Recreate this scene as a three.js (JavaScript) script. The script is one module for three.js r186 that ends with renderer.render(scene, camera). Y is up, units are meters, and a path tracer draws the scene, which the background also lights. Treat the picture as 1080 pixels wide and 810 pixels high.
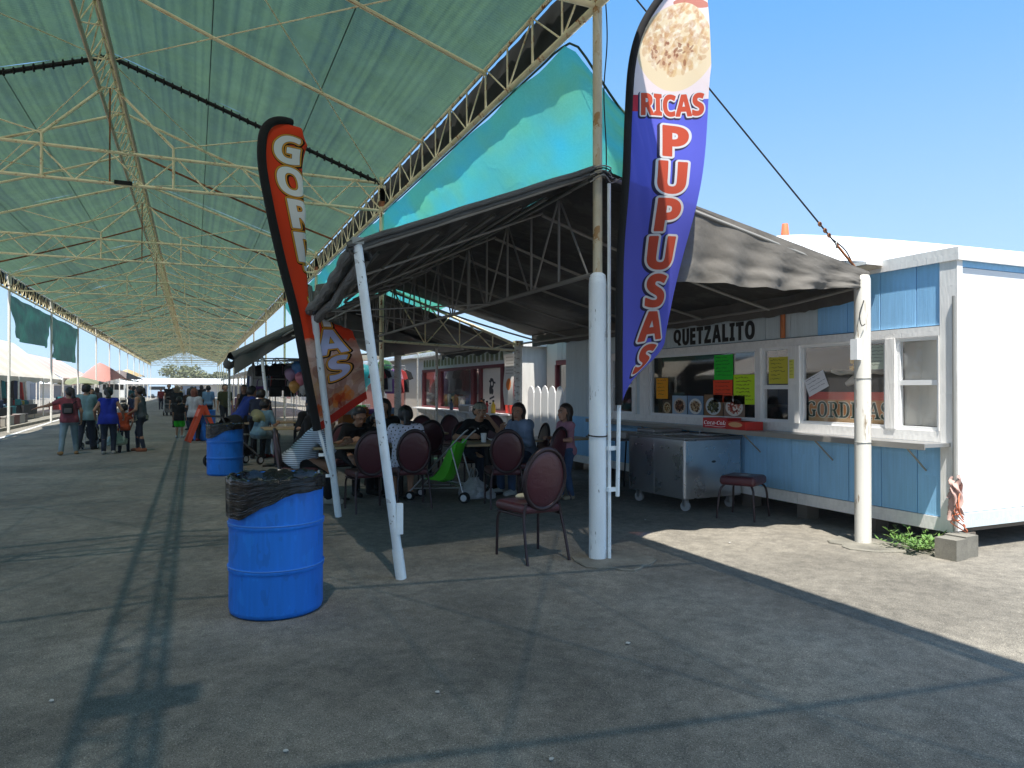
import * as THREE from 'three';
import { mergeGeometries, mergeVertices } from 'three/addons/utils/BufferGeometryUtils.js';
import { RoundedBoxGeometry } from 'three/addons/geometries/RoundedBoxGeometry.js';
import { FontLoader } from 'three/addons/loaders/FontLoader.js';
import { TextGeometry } from 'three/addons/geometries/TextGeometry.js';
import { ImprovedNoise } from 'three/addons/math/ImprovedNoise.js';

// ---------- camera, sky, sun, exposure ----------
const scene = new THREE.Scene();
const camera = new THREE.PerspectiveCamera(56.1, 1024 / 768, 0.05, 1500);
camera.position.set(0, 1.5, 0);
camera.rotation.order = 'YXZ';
camera.rotation.set(THREE.MathUtils.degToRad(0.377), THREE.MathUtils.degToRad(-23.8), 0);
const SUN = new THREE.Vector3(-0.15, 1, 0.41).normalize();
const sun = new THREE.DirectionalLight(new THREE.Color(1, 0.95, 0.86), 2.85);
sun.position.copy(SUN).multiplyScalar(60); sun.position.z -= 15;
sun.target.position.set(0, 0, -15);
sun.castShadow = true; sun.shadow.mapSize.set(4096, 4096); sun.shadow.radius = 1;
Object.assign(sun.shadow.camera, { left: -40, right: 40, top: 60, bottom: -60, near: 1, far: 150 });
scene.add(sun, sun.target);
{ // clear sky: pale at the horizon, deeper blue overhead, brighter round the sun
  const W = 512, H = 256, d = new Float32Array(W * H * 4), v = new THREE.Vector3();
  const hz = [0.21, 0.295, 0.37], mid = [0.052, 0.150, 0.315], ze = [0.048, 0.13, 0.265];
  for (let j = 0; j < H; j++) for (let i = 0; i < W; i++) {
    const el = ((j + 0.5) / H - 0.5) * Math.PI, az = ((i + 0.5) / W - 0.5) * 2 * Math.PI;
    v.set(Math.cos(el) * Math.cos(az), Math.sin(el), Math.cos(el) * Math.sin(az));
    const t = Math.max(0, v.y), k = (j * W + i) * 4, c = Math.max(0, v.dot(SUN));
    const a = Math.min(1, t / 0.5), s = a * a * (3 - 2 * a) * 0.35 + Math.pow(a, 0.75) * 0.65;
    const glow = 0.10 * Math.pow(c, 5) + 0.6 * Math.pow(c, 50);
    for (let q = 0; q < 3; q++) {
      let x = t < 0.5 ? hz[q] + (mid[q] - hz[q]) * s : mid[q] + (ze[q] - mid[q]) * Math.min(1, (t - 0.5) / 0.5);
      if (v.y < 0) x = [0.24, 0.22, 0.20][q];
      d[k + q] = x + glow;
    }
    d[k + 3] = 1;
  }
  const sky = new THREE.DataTexture(d, W, H, THREE.RGBAFormat, THREE.FloatType);
  sky.mapping = THREE.EquirectangularReflectionMapping; sky.magFilter = sky.minFilter = THREE.LinearFilter; sky.needsUpdate = true;
  scene.background = sky; scene.environment = sky;
}
const renderer = new THREE.WebGLRenderer({ antialias: true });
renderer.toneMapping = THREE.LinearToneMapping;
renderer.toneMappingExposure = 3.25;
renderer.shadowMap.enabled = true;
scene.fog = new THREE.FogExp2(0xeef0f2, 0.0010);

// ---------- helpers ----------
let seed = 12345;
const rnd = () => { seed |= 0; seed = seed + 0x6D2B79F5 | 0; let t = Math.imul(seed ^ seed >>> 15, 1 | seed); t = t + Math.imul(t ^ t >>> 7, 61 | t) ^ t; return ((t ^ t >>> 14) >>> 0) / 4294967296; };
const rr = (a, b) => a + (b - a) * rnd();
const pick = a => a[Math.floor(rnd() * a.length) % a.length];
const V = (x, y, z) => new THREE.Vector3(x, y, z);
const noise = new ImprovedNoise();
const fbm = (x, y, z, o = 4) => { let s = 0, a = 0.5; for (let i = 0; i < o; i++) { s += a * noise.noise(x, y, z); x *= 2.03; y *= 2.03; z *= 2.03; a *= 0.5; } return s; };
const used = {};
const numbered = n => { const k = used[n] = (used[n] ?? -1) + 1; return k ? `${n}_${String(k).padStart(3, '0')}` : n; };
const lin = (r, g, b) => new THREE.Color().setRGB(r, g, b);
const M = (c, rough = 0.8, metal = 0, extra = {}) => new THREE.MeshPhysicalMaterial({ color: Array.isArray(c) ? lin(...c) : new THREE.Color(c), roughness: rough, metalness: metal, side: THREE.DoubleSide, ...extra });
function mg(list) {
  list = (Array.isArray(list) ? list : [list]).flat(Infinity);
  if (list.length === 1) return list[0];
  const mixed = list.some(g => g.index) && list.some(g => !g.index);
  return mergeGeometries(list.map(g => {
    let h = mixed && g.index ? g.toNonIndexed() : g;
    for (const k of Object.keys(h.attributes)) if (!['position', 'normal', 'uv'].includes(k)) { h = h.clone(); h.deleteAttribute(k); }
    if (!h.attributes.uv) { h = h.clone(); h.setAttribute('uv', new THREE.BufferAttribute(new Float32Array(h.attributes.position.count * 2), 2)); }
    return h;
  }));
}
const shade = o => { o.castShadow = o.receiveShadow = true; return o; };
function part(parent, name, g, m, pos) {
  const o = shade(new THREE.Mesh(mg(g), m)); o.name = name; if (pos) o.position.set(...pos); parent.add(o); return o;
}
function thing(name, label, category, [x, y, z] = [0, 0, 0], turn = 0, group) {
  const o = new THREE.Group(); o.name = numbered(name); o.position.set(x, y, z); o.rotation.y = turn;
  o.userData = { label, category }; if (group) o.userData.group = group; scene.add(o); return o;
}
function solo(name, g, m, label, category, pos = [0, 0, 0], turn = 0, group) {
  const o = shade(new THREE.Mesh(mg(g), m)); o.name = numbered(name); o.position.set(...pos); o.rotation.y = turn;
  o.userData = { label, category }; if (group) o.userData.group = group; scene.add(o); return o;
}
function struct(name, g, m) { const o = shade(new THREE.Mesh(mg(g), m)); o.name = name; o.userData = { kind: 'structure' }; scene.add(o); return o; }
function dup(root, pos, turn, label, group) {
  const r = root.clone(); r.name = numbered(root.name.replace(/_\d{3}$/, '')); r.userData = { ...root.userData, label: label ?? root.userData.label };
  if (group) r.userData.group = group; r.position.set(...pos); r.rotation.set(0, turn, 0); scene.add(r); return r;
}
// geometry
const UPV = V(0, 1, 0);
function bar(a, b, r, seg = 6, r2 = r, open = true) {
  a = Array.isArray(a) ? V(...a) : a; b = Array.isArray(b) ? V(...b) : b;
  const L = a.distanceTo(b), g = new THREE.CylinderGeometry(r2, r, L, seg, 1, open);
  const uv = g.attributes.uv; for (let i = 0; i < uv.count; i++) uv.setXY(i, uv.getX(i) * r * 6.28, uv.getY(i) * L);
  g.applyQuaternion(new THREE.Quaternion().setFromUnitVectors(UPV, b.clone().sub(a).normalize()));
  g.translate((a.x + b.x) / 2, (a.y + b.y) / 2, (a.z + b.z) / 2); return g;
}
function box(w, h, d, x = 0, y = 0, z = 0, rx = 0, ry = 0, rz = 0) {
  const g = new THREE.BoxGeometry(w, h, d); boxUV(g); g.rotateX(rx); g.rotateY(ry); g.rotateZ(rz); g.translate(x, y, z); return g;
}
function boxUV(g) {
  const p = g.attributes.position, n = g.attributes.normal, uv = g.attributes.uv;
  for (let i = 0; i < p.count; i++) { const ax = Math.abs(n.getX(i)), ay = Math.abs(n.getY(i));
    if (ax > 0.7) uv.setXY(i, p.getZ(i), p.getY(i)); else if (ay > 0.7) uv.setXY(i, p.getX(i), p.getZ(i)); else uv.setXY(i, p.getX(i), p.getY(i)); }
}
function rbox(w, h, d, r, x = 0, y = 0, z = 0, s = 2) { const g = new RoundedBoxGeometry(w, h, d, s, r); g.translate(x, y, z); return g; }
const B = (x0, x1, y0, y1, z0, z1) => box(Math.abs(x1 - x0), Math.abs(y1 - y0), Math.abs(z1 - z0), (x0 + x1) / 2, (y0 + y1) / 2, (z0 + z1) / 2);
function tube(pts, r, seg = 24, rad = 6, closed = false) { return new THREE.TubeGeometry(new THREE.CatmullRomCurve3(pts.map(p => V(...p)), closed, 'centripetal'), seg, r, rad, closed); }
function lathe(pts, seg = 24) { return new THREE.LatheGeometry(pts.map(p => new THREE.Vector2(...p)), seg); }
function sheet(nu, nv, f, uvs = [1, 1]) { // f(u,v) -> [x,y,z]
  const pos = [], uv = [], idx = [];
  for (let j = 0; j <= nv; j++) for (let i = 0; i <= nu; i++) { pos.push(...f(i / nu, j / nv)); uv.push(i / nu * uvs[0], j / nv * uvs[1]); }
  for (let j = 0; j < nv; j++) for (let i = 0; i < nu; i++) { const a = j * (nu + 1) + i, b = a + 1, c = a + nu + 1, d = c + 1; idx.push(a, b, d, a, d, c); }
  const g = new THREE.BufferGeometry(); g.setAttribute('position', new THREE.Float32BufferAttribute(pos, 3)); g.setAttribute('uv', new THREE.Float32BufferAttribute(uv, 2)); g.setIndex(idx); g.computeVertexNormals(); return g;
}
const mv = (g, x, y, z, ry = 0, rx = 0, rz = 0, s = 1) => { g = g.clone(); if (s !== 1) Array.isArray(s) ? g.scale(...s) : g.scale(s, s, s); if (rz) g.rotateZ(rz); if (rx) g.rotateX(rx); if (ry) g.rotateY(ry); g.translate(x, y, z); return g; };
// textures
function canvas(w, h, draw) { const c = document.createElement('canvas'); c.width = w; c.height = h; draw(c.getContext('2d'), w, h); return c; }
function ctex(c, srgb = true, rep = true) { const t = new THREE.CanvasTexture(c); if (srgb) t.colorSpace = THREE.SRGBColorSpace; if (rep) t.wrapS = t.wrapT = THREE.RepeatWrapping; t.magFilter = THREE.LinearFilter; return t; }
function dtex(w, h, f, srgb = true) { // f(u,v)->[r,g,b] 0..255
  const d = new Uint8Array(w * h * 4);
  for (let j = 0; j < h; j++) for (let i = 0; i < w; i++) { const c = f(i / w, j / h, i, j), k = (j * w + i) * 4; d[k] = Math.max(0, Math.min(255, c[0])); d[k + 1] = Math.max(0, Math.min(255, c[1])); d[k + 2] = Math.max(0, Math.min(255, c[2])); d[k + 3] = c[3] ?? 255; }
  const t = new THREE.DataTexture(d, w, h); t.wrapS = t.wrapT = THREE.RepeatWrapping; t.magFilter = THREE.LinearFilter; t.minFilter = THREE.LinearMipmapLinearFilter; t.generateMipmaps = true; if (srgb) t.colorSpace = THREE.SRGBColorSpace; t.needsUpdate = true; return t;
}
// value noise that tiles, for texture fields
function tileNoise(n) { const a = new Float32Array(n * n).map(() => rnd()); return (u, v) => { const x = (u - Math.floor(u)) * n, y = (v - Math.floor(v)) * n, i = Math.floor(x), j = Math.floor(y); let fx = x - i, fy = y - j; fx = fx * fx * (3 - 2 * fx); fy = fy * fy * (3 - 2 * fy); const g = (p, q) => a[(q % n) * n + p % n]; return (g(i, j) * (1 - fx) + g(i + 1, j) * fx) * (1 - fy) + (g(i, j + 1) * (1 - fx) + g(i + 1, j + 1) * fx) * fy; }; }
const TN = [4, 8, 16, 32, 64, 128].map(tileNoise);
const tfbm = (u, v, from = 0, to = 5) => { let s = 0, a = 1, w = 0; for (let k = from; k <= to; k++) { s += a * TN[k](u, v); w += a; a *= 0.62; } return s / w; };
// ---------- materials ----------
const asphaltMap = dtex(1536, 1536, (u, v) => {
  const big = tfbm(u, v, 0, 3), fine = rnd(), mid = tfbm(u, v, 4, 5);
  let g = 88 + (big - 0.5) * 20 + (mid - 0.5) * 24 + (fine - 0.5) * 50;
  if (fine > 0.985) g += 45; if (fine < 0.02) g -= 26;
  const crack = Math.abs(tfbm(u + 0.3, v + 0.1, 1, 4) - 0.5); if (crack < 0.0016) g -= 10;
  return [g * 1.015, g, g * 0.975];
});
const asphaltBump = dtex(1024, 1024, (u, v) => { const g = 110 + (tfbm(u, v, 3, 5) - 0.5) * 120 + (rnd() - 0.5) * 110; return [g, g, g]; }, false);
const mAsphalt = M([1, 1, 1], 0.92, 0, { map: asphaltMap, bumpMap: asphaltBump, bumpScale: 0.006, vertexColors: true, side: THREE.FrontSide });
function paintTex(base, wear, amount, stretch = 3, spots = 0.5) {
  return dtex(256, 256, (u, v) => {
    const n = tfbm(u, v * 1, 1, 5), m = tfbm(u * 1 + 0.37, v + 0.61, 2, 5), j = (rnd() - 0.5) * 8; const w = (n > 1 - amount ? 1 : 0) * (m > spots ? 1 : 0.3);
    const d = (tfbm(u + 0.2, v + 0.7, 0, 3) - 0.5) * 26;
    return [0, 1, 2].map(k => (base[k] + d + j) * (1 - w) + (wear[k] + d) * w);
  });
}
const rep = (t, x, y) => { const c = t.clone(); c.repeat.set(x, y); c.needsUpdate = true; return c; };
const tCream = paintTex([238, 227, 190], [164, 98, 48], 0.38), tWhitePaint = paintTex([236, 240, 243], [205, 202, 196], 0.33, 3, 0.55), tRust = paintTex([150, 92, 50], [90, 52, 30], 0.5);
const tPoleWhite = paintTex([236, 244, 250], [130, 132, 134], 0.30, 3, 0.6);
const mCream = M(0xffffff, 0.6, 0.1, { map: rep(tCream, 1.2, 1.2) });
const mCreamRust = M(0xffffff, 0.7, 0.1, { map: rep(tRust, 1.1, 1.1) });
const mPipeGrey = M([0.30, 0.29, 0.27], 0.55, 0.3);
const mGreyPipe = M(0x9a9a96, 0.5, 0.5);
const mPoleWhite = M(0xffffff, 0.5, 0, { map: rep(tPoleWhite, 1.6, 1.6) });
const mPoleSleeve = M(0xffffff, 0.5, 0, { map: rep(tPoleWhite, 1, 5) });
const mPostWhite = M(0xffffff, 0.6, 0, { map: rep(paintTex([225, 222, 214], [150, 134, 114], 0.33, 3, 0.55), 1.2, 3.5) });
const mWhite = M(0xffffff, 0.6, 0, { map: rep(tWhitePaint, 0.8, 0.8) });
const mBlack = M(0x121212, 0.65), mBlackRubber = M(0x161616, 0.85), mSteel = M(0xb8bcc0, 0.35, 0.9), mChromeDark = M(0x55504e, 0.4, 0.8);
// shade cloth of the hall: knitted, lets a little light straight through its pores and glows green from the sun above
const tKnit = dtex(512, 512, (u, v, i, j) => { const w = (j % 8 < 2 ? -26 : 0) + (i % 16 < 1 ? -10 : 0) + (rnd() - 0.5) * 30 + (tfbm(u, v, 1, 4) - 0.5) * 50 + (TN[4](u * 0.25, v * 0.031) - 0.5) * 26; return [205 + w, 208 + w, 206 + w]; });
const tKnitA = dtex(256, 256, (u, v) => { const g = 242 + (rnd() - 0.5) * 12 + (tfbm(u, v, 1, 4) - 0.5) * 10; return [g, g, g]; }, false);
const tRoof = dtex(512, 512, (u, v, i, j) => { const s = (TN[5](u * 1.0, 0.31) - 0.5) * 46 + (TN[4](u, 0.77) - 0.5) * 40 + (TN[1](u, 0.5) - 0.5) * 30, x = (j % 6 < 2 ? -12 : 4) + (TN[3](u * 2, v) - 0.5) * 14, n = (rnd() - 0.5) * 34 + (tfbm(u, v, 0, 4) - 0.5) * 40; const w = s + x + n; return [196 + w, 200 + w * 0.95, 198 + w]; });
const roofCloth = (c, opacity, through) => M(c, 1, 0, { map: rep(tRoof, 0.21, 0.25), alphaMap: rep(tKnitA, 0.4, 0.4), transparent: true, opacity, transmission: through, thickness: 0, specularIntensity: 0.1 });
const cloth = (c, opacity, through) => M(c, 1, 0, { map: rep(tKnit, 0.6, 0.6), alphaMap: rep(tKnitA, 0.4, 0.4), transparent: true, opacity, transmission: through, thickness: 0, specularIntensity: 0.1 });
const mRoofCloth = roofCloth([0.102, 0.178, 0.066], 0.97, 0.40);
const mRoofClothB = roofCloth([0.094, 0.164, 0.060], 0.97, 0.40), mGreyCream = M(0xb5ad98, 0.6, 0.2);
const mGreenTarp = cloth([0.02, 0.20, 0.13], 0.99, 0.45);
const mDarkCloth = M([0.014, 0.017, 0.016], 0.95, 0, { map: rep(tKnit, 0.6, 0.6) });
const tCrease = dtex(512, 512, (u, v) => { const a = tfbm(u, v, 1, 5), b = Math.abs(tfbm(u + 0.4, v + 0.2, 0, 4) - 0.5) * 2; const g = 120 + (a - 0.5) * 150 - Math.max(0, 0.18 - b) * 260; return [g, g, g]; }, false);
const tTealTint = dtex(512, 512, (u, v) => { const a = tfbm(u, v, 0, 4), b = tfbm(u + 0.5, v + 0.3, 1, 3), j = (rnd() - 0.5) * 10; return [112 + (b - 0.5) * 60 + j, 222 + (a - 0.5) * 26 + j, 205 + (0.5 - b) * 90 + j]; });
const mTealTarp = M([0.75, 0.78, 0.8], 0.75, 0, { map: rep(tTealTint, 0.12, 0.3), transmission: 0.62, thickness: 0, bumpMap: rep(tCrease, 0.35, 0.35), bumpScale: 0.02, specularIntensity: 0.2 });
const tBlackTarp = dtex(512, 512, (u, v) => { const a = tfbm(u, v, 0, 4), b = tfbm(u + 0.3, v + 0.8, 2, 5); let g = 62 + (a - 0.5) * 34 + (b > 0.62 ? 16 : 0) + (rnd() - 0.5) * 8; return [g * 1.03, g, g * 0.96]; });
const mBlackTarp = M([0.95, 0.95, 0.95], 0.62, 0, { map: rep(tBlackTarp, 0.4, 0.4), bumpMap: rep(tCrease, 0.5, 0.5), bumpScale: 0.016 });
const mTarpRoll = M([0.17, 0.17, 0.165], 0.85, 0, { bumpMap: rep(tCrease, 2.5, 2.5), bumpScale: 0.03 });
const mGreyTarp = M([0.165, 0.152, 0.135], 0.75, 0, { map: rep(dtex(256, 256, (u, v) => { const g = 222 + (tfbm(u, v, 0, 3) - 0.5) * 46 + (tfbm(u + 0.4, v, 3, 5) - 0.5) * 26 + (rnd() - 0.5) * 12; return [g, g, g]; }), 0.5, 0.5), bumpMap: rep(tCrease, 0.35, 0.35), bumpScale: 0.012 });
// blue board walls
const tWood = dtex(256, 512, (u, v) => { const g = TN[5](u * 0.5, v * 0.06), h = TN[3](u, v * 0.25), s = tfbm(u, v, 0, 4); const k = (g - 0.5) * 10 + (h - 0.5) * 8 + (s - 0.5) * 14 + (rnd() - 0.5) * 8; return [243 + k, 243 + k, 243 + k]; });
const tWoodBump = dtex(256, 512, (u, v) => { const g = 128 + (TN[5](u * 0.6, v * 0.08) - 0.5) * 150 + (rnd() - 0.5) * 40; return [g, g, g]; }, false);
const blueBoard = k => M([0.32 * k, 0.65 * k, 1.0 * k], 0.72, 0, { map: tWood, bumpMap: rep(tWoodBump, 2, 1), bumpScale: 0.0016 });
const mBlueBoards = [blueBoard(0.98), blueBoard(1.0), blueBoard(0.965)];
const mPaleBoard = M([0.66, 0.76, 0.80], 0.7, 0, { map: tWood, bumpMap: rep(tWoodBump, 2, 1), bumpScale: 0.003 });
const mTrim = M([0.92, 0.91, 0.89], 0.6, 0, { map: rep(tWood, 1, 1), bumpMap: tWoodBump, bumpScale: 0.002 });
const mWhiteBoard = M([0.84, 0.85, 0.86], 0.6, 0, { bumpMap: tWoodBump, bumpScale: 0.0012 });
const mGlass = M(0xffffff, 0.03, 0, { transmission: 1, thickness: 0, ior: 1.5 });
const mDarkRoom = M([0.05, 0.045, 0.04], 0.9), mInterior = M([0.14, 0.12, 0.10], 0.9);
const mVinyl = M([0.085, 0.020, 0.028], 0.34, 0, { bumpMap: rep(tCrease, 1.5, 1.5), bumpScale: 0.004, clearcoat: 0.15, clearcoatRoughness: 0.4 });
const mChairMetal = M([0.055, 0.038, 0.042], 0.38, 0.6);
const mDrumBlue = M([0.010, 0.245, 0.98], 0.5, 0, { map: dtex(512, 512, (u, v) => { const a = tfbm(u, v, 0, 4), b = TN[5](u, v * 0.2), c = tfbm(u + 0.3, v + 0.6, 3, 5); let k = 222 + (a - 0.5) * 50 + (b - 0.5) * 12; const sc = c > 0.66 ? 24 : 0; if (c < 0.3) k -= 14; return [k + sc, k + sc * 0.6, k + sc * 0.3]; }), bumpMap: tCrease, bumpScale: 0.003 });
const mBagBlack = M([0.008, 0.008, 0.009], 0.2, 0, { bumpMap: rep(tCrease, 2, 2), bumpScale: 0.008 });
const mTableTop = M([0.42, 0.29, 0.17], 0.45, 0, { map: rep(tWood, 1, 0.4) });
const fabric = c => M(c, 0.95, 0, { map: rep(tKnit, 1, 1) });
const mConcrete = M([0.28, 0.265, 0.24], 0.95, 0, { map: dtex(256, 256, (u, v) => { const g = 205 + (tfbm(u, v, 0, 5) - 0.5) * 110 + (rnd() - 0.5) * 40; return [g, g, g * 0.97]; }), bumpMap: asphaltBump, bumpScale: 0.004 });
// ---------- ground ----------
{
  // one sheet out to the horizon: fine grid near by, long quads beyond
  const ticks = (lo, hi, n, far) => { const a = [-700, -300, -150, -90, -60]; const out = [...(lo <= -60 ? [-700, -300] : a.filter(x => x < lo))]; for (let i = 0; i <= n; i++) out.push(lo + (hi - lo) * i / n); out.push(...[60, 90, 150, 300, 700].filter(x => x > hi)); return out; };
  const xs = ticks(-16, 20, 180), zs = ticks(-60, 8, 280);
  const pos = [], uv = [], col = [], idx = [];
  for (const z of zs) for (const x of xs) {
    pos.push(x, 0, z); uv.push(x / 4.3 + z * 0.013, z / 4.3);
    const n = fbm(x * 0.35, 3.1, z * 0.35, 4), m = fbm(x * 1.7, 9.2, z * 1.7, 3);
    let k = 1.0 + n * 0.22 + m * 0.14;                                   // dark oily aisle with paler worn patches
    let r = 1.76 * k, g = 1.67 * k, b = 1.49 * k;
    const patch = THREE.MathUtils.smoothstep(fbm(x * 0.9 + 7, 1.3, z * 0.9, 4), 0.02, 0.22) * 0.16; r *= 1 + patch; g *= 1 + patch; b *= 1 + patch * 0.95;
    const oil = THREE.MathUtils.smoothstep(fbm(x * 0.55 + 3, 5.1, z * 0.4 + 2, 4), 0.08, 0.3) * 0.22; r *= 1 - oil; g *= 1 - oil; b *= 1 - oil;
    col.push(r, g, b);
  }
  const nx = xs.length;
  for (let j = 0; j < zs.length - 1; j++) for (let i = 0; i < nx - 1; i++) { const a = j * nx + i, b = a + 1, c = a + nx, d = c + 1; idx.push(a, c, b, b, c, d); }
  const g = new THREE.BufferGeometry(); g.setAttribute('position', new THREE.Float32BufferAttribute(pos, 3)); g.setAttribute('uv', new THREE.Float32BufferAttribute(uv, 2)); g.setAttribute('color', new THREE.Float32BufferAttribute(col, 3)); g.setIndex(idx); g.computeVertexNormals();
  struct('ground', g, mAsphalt);
  // pavement strip with a kerb and a painted line along the stalls on the far side
  const kerb = struct('kerb', B(-6.35, -6.15, -0.05, 0.11, -24, -110), mConcrete);
  const pave = struct('pavement', B(-9.2, -6.352, -0.05, 0.10, -24, -110), mConcrete);
  const line = solo('painted_line', sheet(2, 40, (u, v) => [-5.25 - v * 1.2 + u * 0.13 + 0.02 * noise.noise(v * 30, u, 1), 0.005, -22 - v * 28]), M([0.6, 0.6, 0.58], 0.9, 0, { map: tWhitePaint }), 'faded white line painted on the asphalt before the far stalls', 'road marking');
}
// poured concrete collar round the big pole and one beside the right post
function blob(r, seg, amp, h, sd) { const pts = []; for (let i = 0; i < seg; i++) { const a = i / seg * 6.283, q = r * (1 + amp * fbm(Math.cos(a) * 2 + sd, Math.sin(a) * 2, sd)); pts.push(new THREE.Vector2(Math.cos(a) * q, Math.sin(a) * q)); } const g = new THREE.ExtrudeGeometry(new THREE.Shape(pts), { depth: h, bevelEnabled: true, bevelThickness: 0.006, bevelSize: 0.015, bevelSegments: 1 }); g.rotateX(-Math.PI / 2); return g; }
solo('concrete_footing', mv(blob(0.34, 30, 0.4, 0.012, 4), 0, 0, 0, 0.6), mConcrete, 'rough concrete footing round the big white pole', 'footing', [3.36, 0, -5.42]);
solo('concrete_footing', blob(0.36, 26, 0.5, 0.01, 9), mConcrete, 'rough concrete footing at the white post by the blue stand', 'footing', [6.0, 0, -4.98]);
{ // litter
  const paper = M([0.5, 0.49, 0.47], 0.9);
  const spots = [[-0.62, -4.05, 'white paper scrap lying beside the truss shadow'], [1.32, -2.6, 'small white scrap on the dark asphalt nearest the camera'], [2.33, -3.6, 'tiny white scrap on the asphalt before the concrete footing'], [4.75, -5.55, 'white scrap in the sunlit patch before the blue stand'], [-2.9, -17.6, 'white scrap behind the woman in the pink shirt'], [-0.4, -16.8, 'white scrap on the aisle before the second blue barrel'], [1.1, -3.4, 'pale crumb of litter in front of the nearest barrel'], [4.7, -6.9, 'round white lid at the edge of the canopy shadow'], [0.35, -3.1, 'pale shred of paper in the near foreground']];
  for (const [x, z, l] of spots) { const s = rr(0.009, 0.016) * (x < -2 || z < -10 ? 1.8 : 1); const pts = []; for (let i = 0; i < 6; i++) { const a = i + rr(-0.3, 0.3); pts.push(new THREE.Vector2(Math.cos(a) * s * rr(0.7, 1.4), Math.sin(a) * s * rr(0.5, 1))); } const g = new THREE.ExtrudeGeometry(new THREE.Shape(pts), { depth: 0.004, bevelEnabled: false }); g.rotateX(-Math.PI / 2 + rr(-0.12, 0.12)); solo('paper_scrap', g, paper, l, 'litter', [x, 0.009, z], rr(0, 6)); }
  const specks = []; for (let i = 0; i < 150; i++) { const x = rr(-5, 4), z = rr(-2.2, -16), s = rr(0.003, 0.007); specks.push(mv(new THREE.DodecahedronGeometry(s, 0), x, s * 0.4, z, rr(0, 6), 0, 0, [1, 0.5, 1])); }
  const o = solo('grit', specks, M([0.26, 0.25, 0.23], 0.95), 'fine pale grit and crumbs scattered over the asphalt', 'grit'); o.userData.kind = 'stuff';
}
// ---------- the long shade hall ----------
const XR = 3.25, XL = -5.8, XC = -1.28, EB = 4.88, ET = 5.40, RB = 6.45, RT = 7.02, Z0 = 18.5, BAY = 8, NB = 17;
const frameZ = i => Z0 - BAY * i;           // 18.5, 10.5, 2.5, -5.5, -13.5 ...
const hall = thing('shade_hall', 'long market hall roofed with green shade cloth on cream steel trusses', 'shade structure');
const roofY = x => x > XC ? RT + (ET - RT) * (x - XC) / (XR - XC) : RT + (ET - RT) * (XC - x) / (XC - XL);
const mRoofSeam = M([0.03, 0.065, 0.045], 0.95);
for (let i = 0; i <= NB; i++) {
  const z = frameZ(i), near = i >= 2 && i <= 6;
  // posts
  for (const [x, n] of [[XR, 0], [XL, 1]]) if (!(x === XR && i === 3)) part(hall, 'post', [bar([x, 0, z], [x, ET + 0.12, z], 0.045, 10), box(0.12, 0.3, 0.12, x, ET - 0.2, z)], x < 0 ? mPostWhite : mCream);
  // cross truss between the eaves
  const tr = new THREE.Group(); tr.name = 'cross_truss'; hall.add(tr);
  const seg = 8, bars = [];
  const add = (n, a, b, r, m = mCream) => near ? part(tr, n, bar(a, b, r, 6), m) : bars.push(bar(a, b, r, 5));
  add('chord', [XL, ET, z], [XR, ET, z], 0.028); add('chord', [XL, EB, z], [XR, EB, z], 0.028, near && i % 2 ? mCream : mCream);
  const n = 9, dx = (XR - XL) / n;
  for (let k = 0; k < n; k++) { const x = XL + k * dx; add('diagonal', [x, EB, z], [x + dx / 2, ET, z], 0.016); add('diagonal', [x + dx / 2, ET, z], [x + dx, EB, z], 0.016); }
  // V struts up to the ridge
  for (const s of [-1, 1]) { add('strut', [XC + s * 0.95, EB, z], [XC + s * 0.95, ET + 0.18, z], 0.025); add('strut', [XC + s * 0.95, ET + 0.18, z], [XC + s * 0.08, RB, z], 0.025); add('strut', [XC + s * 0.95, ET + 0.18, z], [XC + s * 2.7, roofY(XC + s * 2.7) - 0.06, z], 0.012); }
  add('strut', [XC, EB, z], [XC, RB, z], 0.014, mCreamRust);
  if (!near) part(tr, 'lattice', bars, mCream);
  // rafters: the frame rafter is laced in black, two plain ones between frames
  for (const s of [-1, 1]) {
    const e = s > 0 ? XR : XL;
    const black = i === 4 || i === 3; const g = [bar([XC, RT - 0.05, z], [e, ET - 0.02, z], black ? 0.035 : 0.03, 6)];
    const lacing = []; for (let k = 0; k < 34; k++) { const t = k / 34, x = XC + (e - XC) * t; lacing.push(mv(new THREE.TorusGeometry(0.05 + 0.012 * rnd(), 0.012, 4, 8), x, RT - 0.05 + (ET - RT + 0.03) * t, z, Math.PI / 2, 0, 0)); }
    part(hall, black ? 'laced_rafter' : 'rafter', black ? [g, lacing] : g, black ? mBlackRubber : mCream);
    if (i < NB) for (const f of [1 / 3, 2 / 3]) { const zz = z - BAY * f; const P = []; for (let k = 0; k <= 8; k++) { const t = k / 8; P.push([XC + (e - XC) * t, RT - 0.05 + (ET - RT) * t - 0.05 * Math.sin(t * 3.14), zz]); } part(hall, 'rafter', tube(P, 0.026, 10, 6), (i + (f > 0.5 ? 1 : 0) + (s > 0 ? 1 : 0)) % 3 ? mCream : mCreamRust); }
    // wind braces in the plane of the roof
    if (i < NB) part(hall, 'brace', [bar([XC, RT - 0.12, z], [e, ET - 0.06, z - BAY], 0.01, 5), bar([XC, RT - 0.12, z - BAY], [e, ET - 0.06, z], 0.01, 5)], mCream);
  }
}
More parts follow.
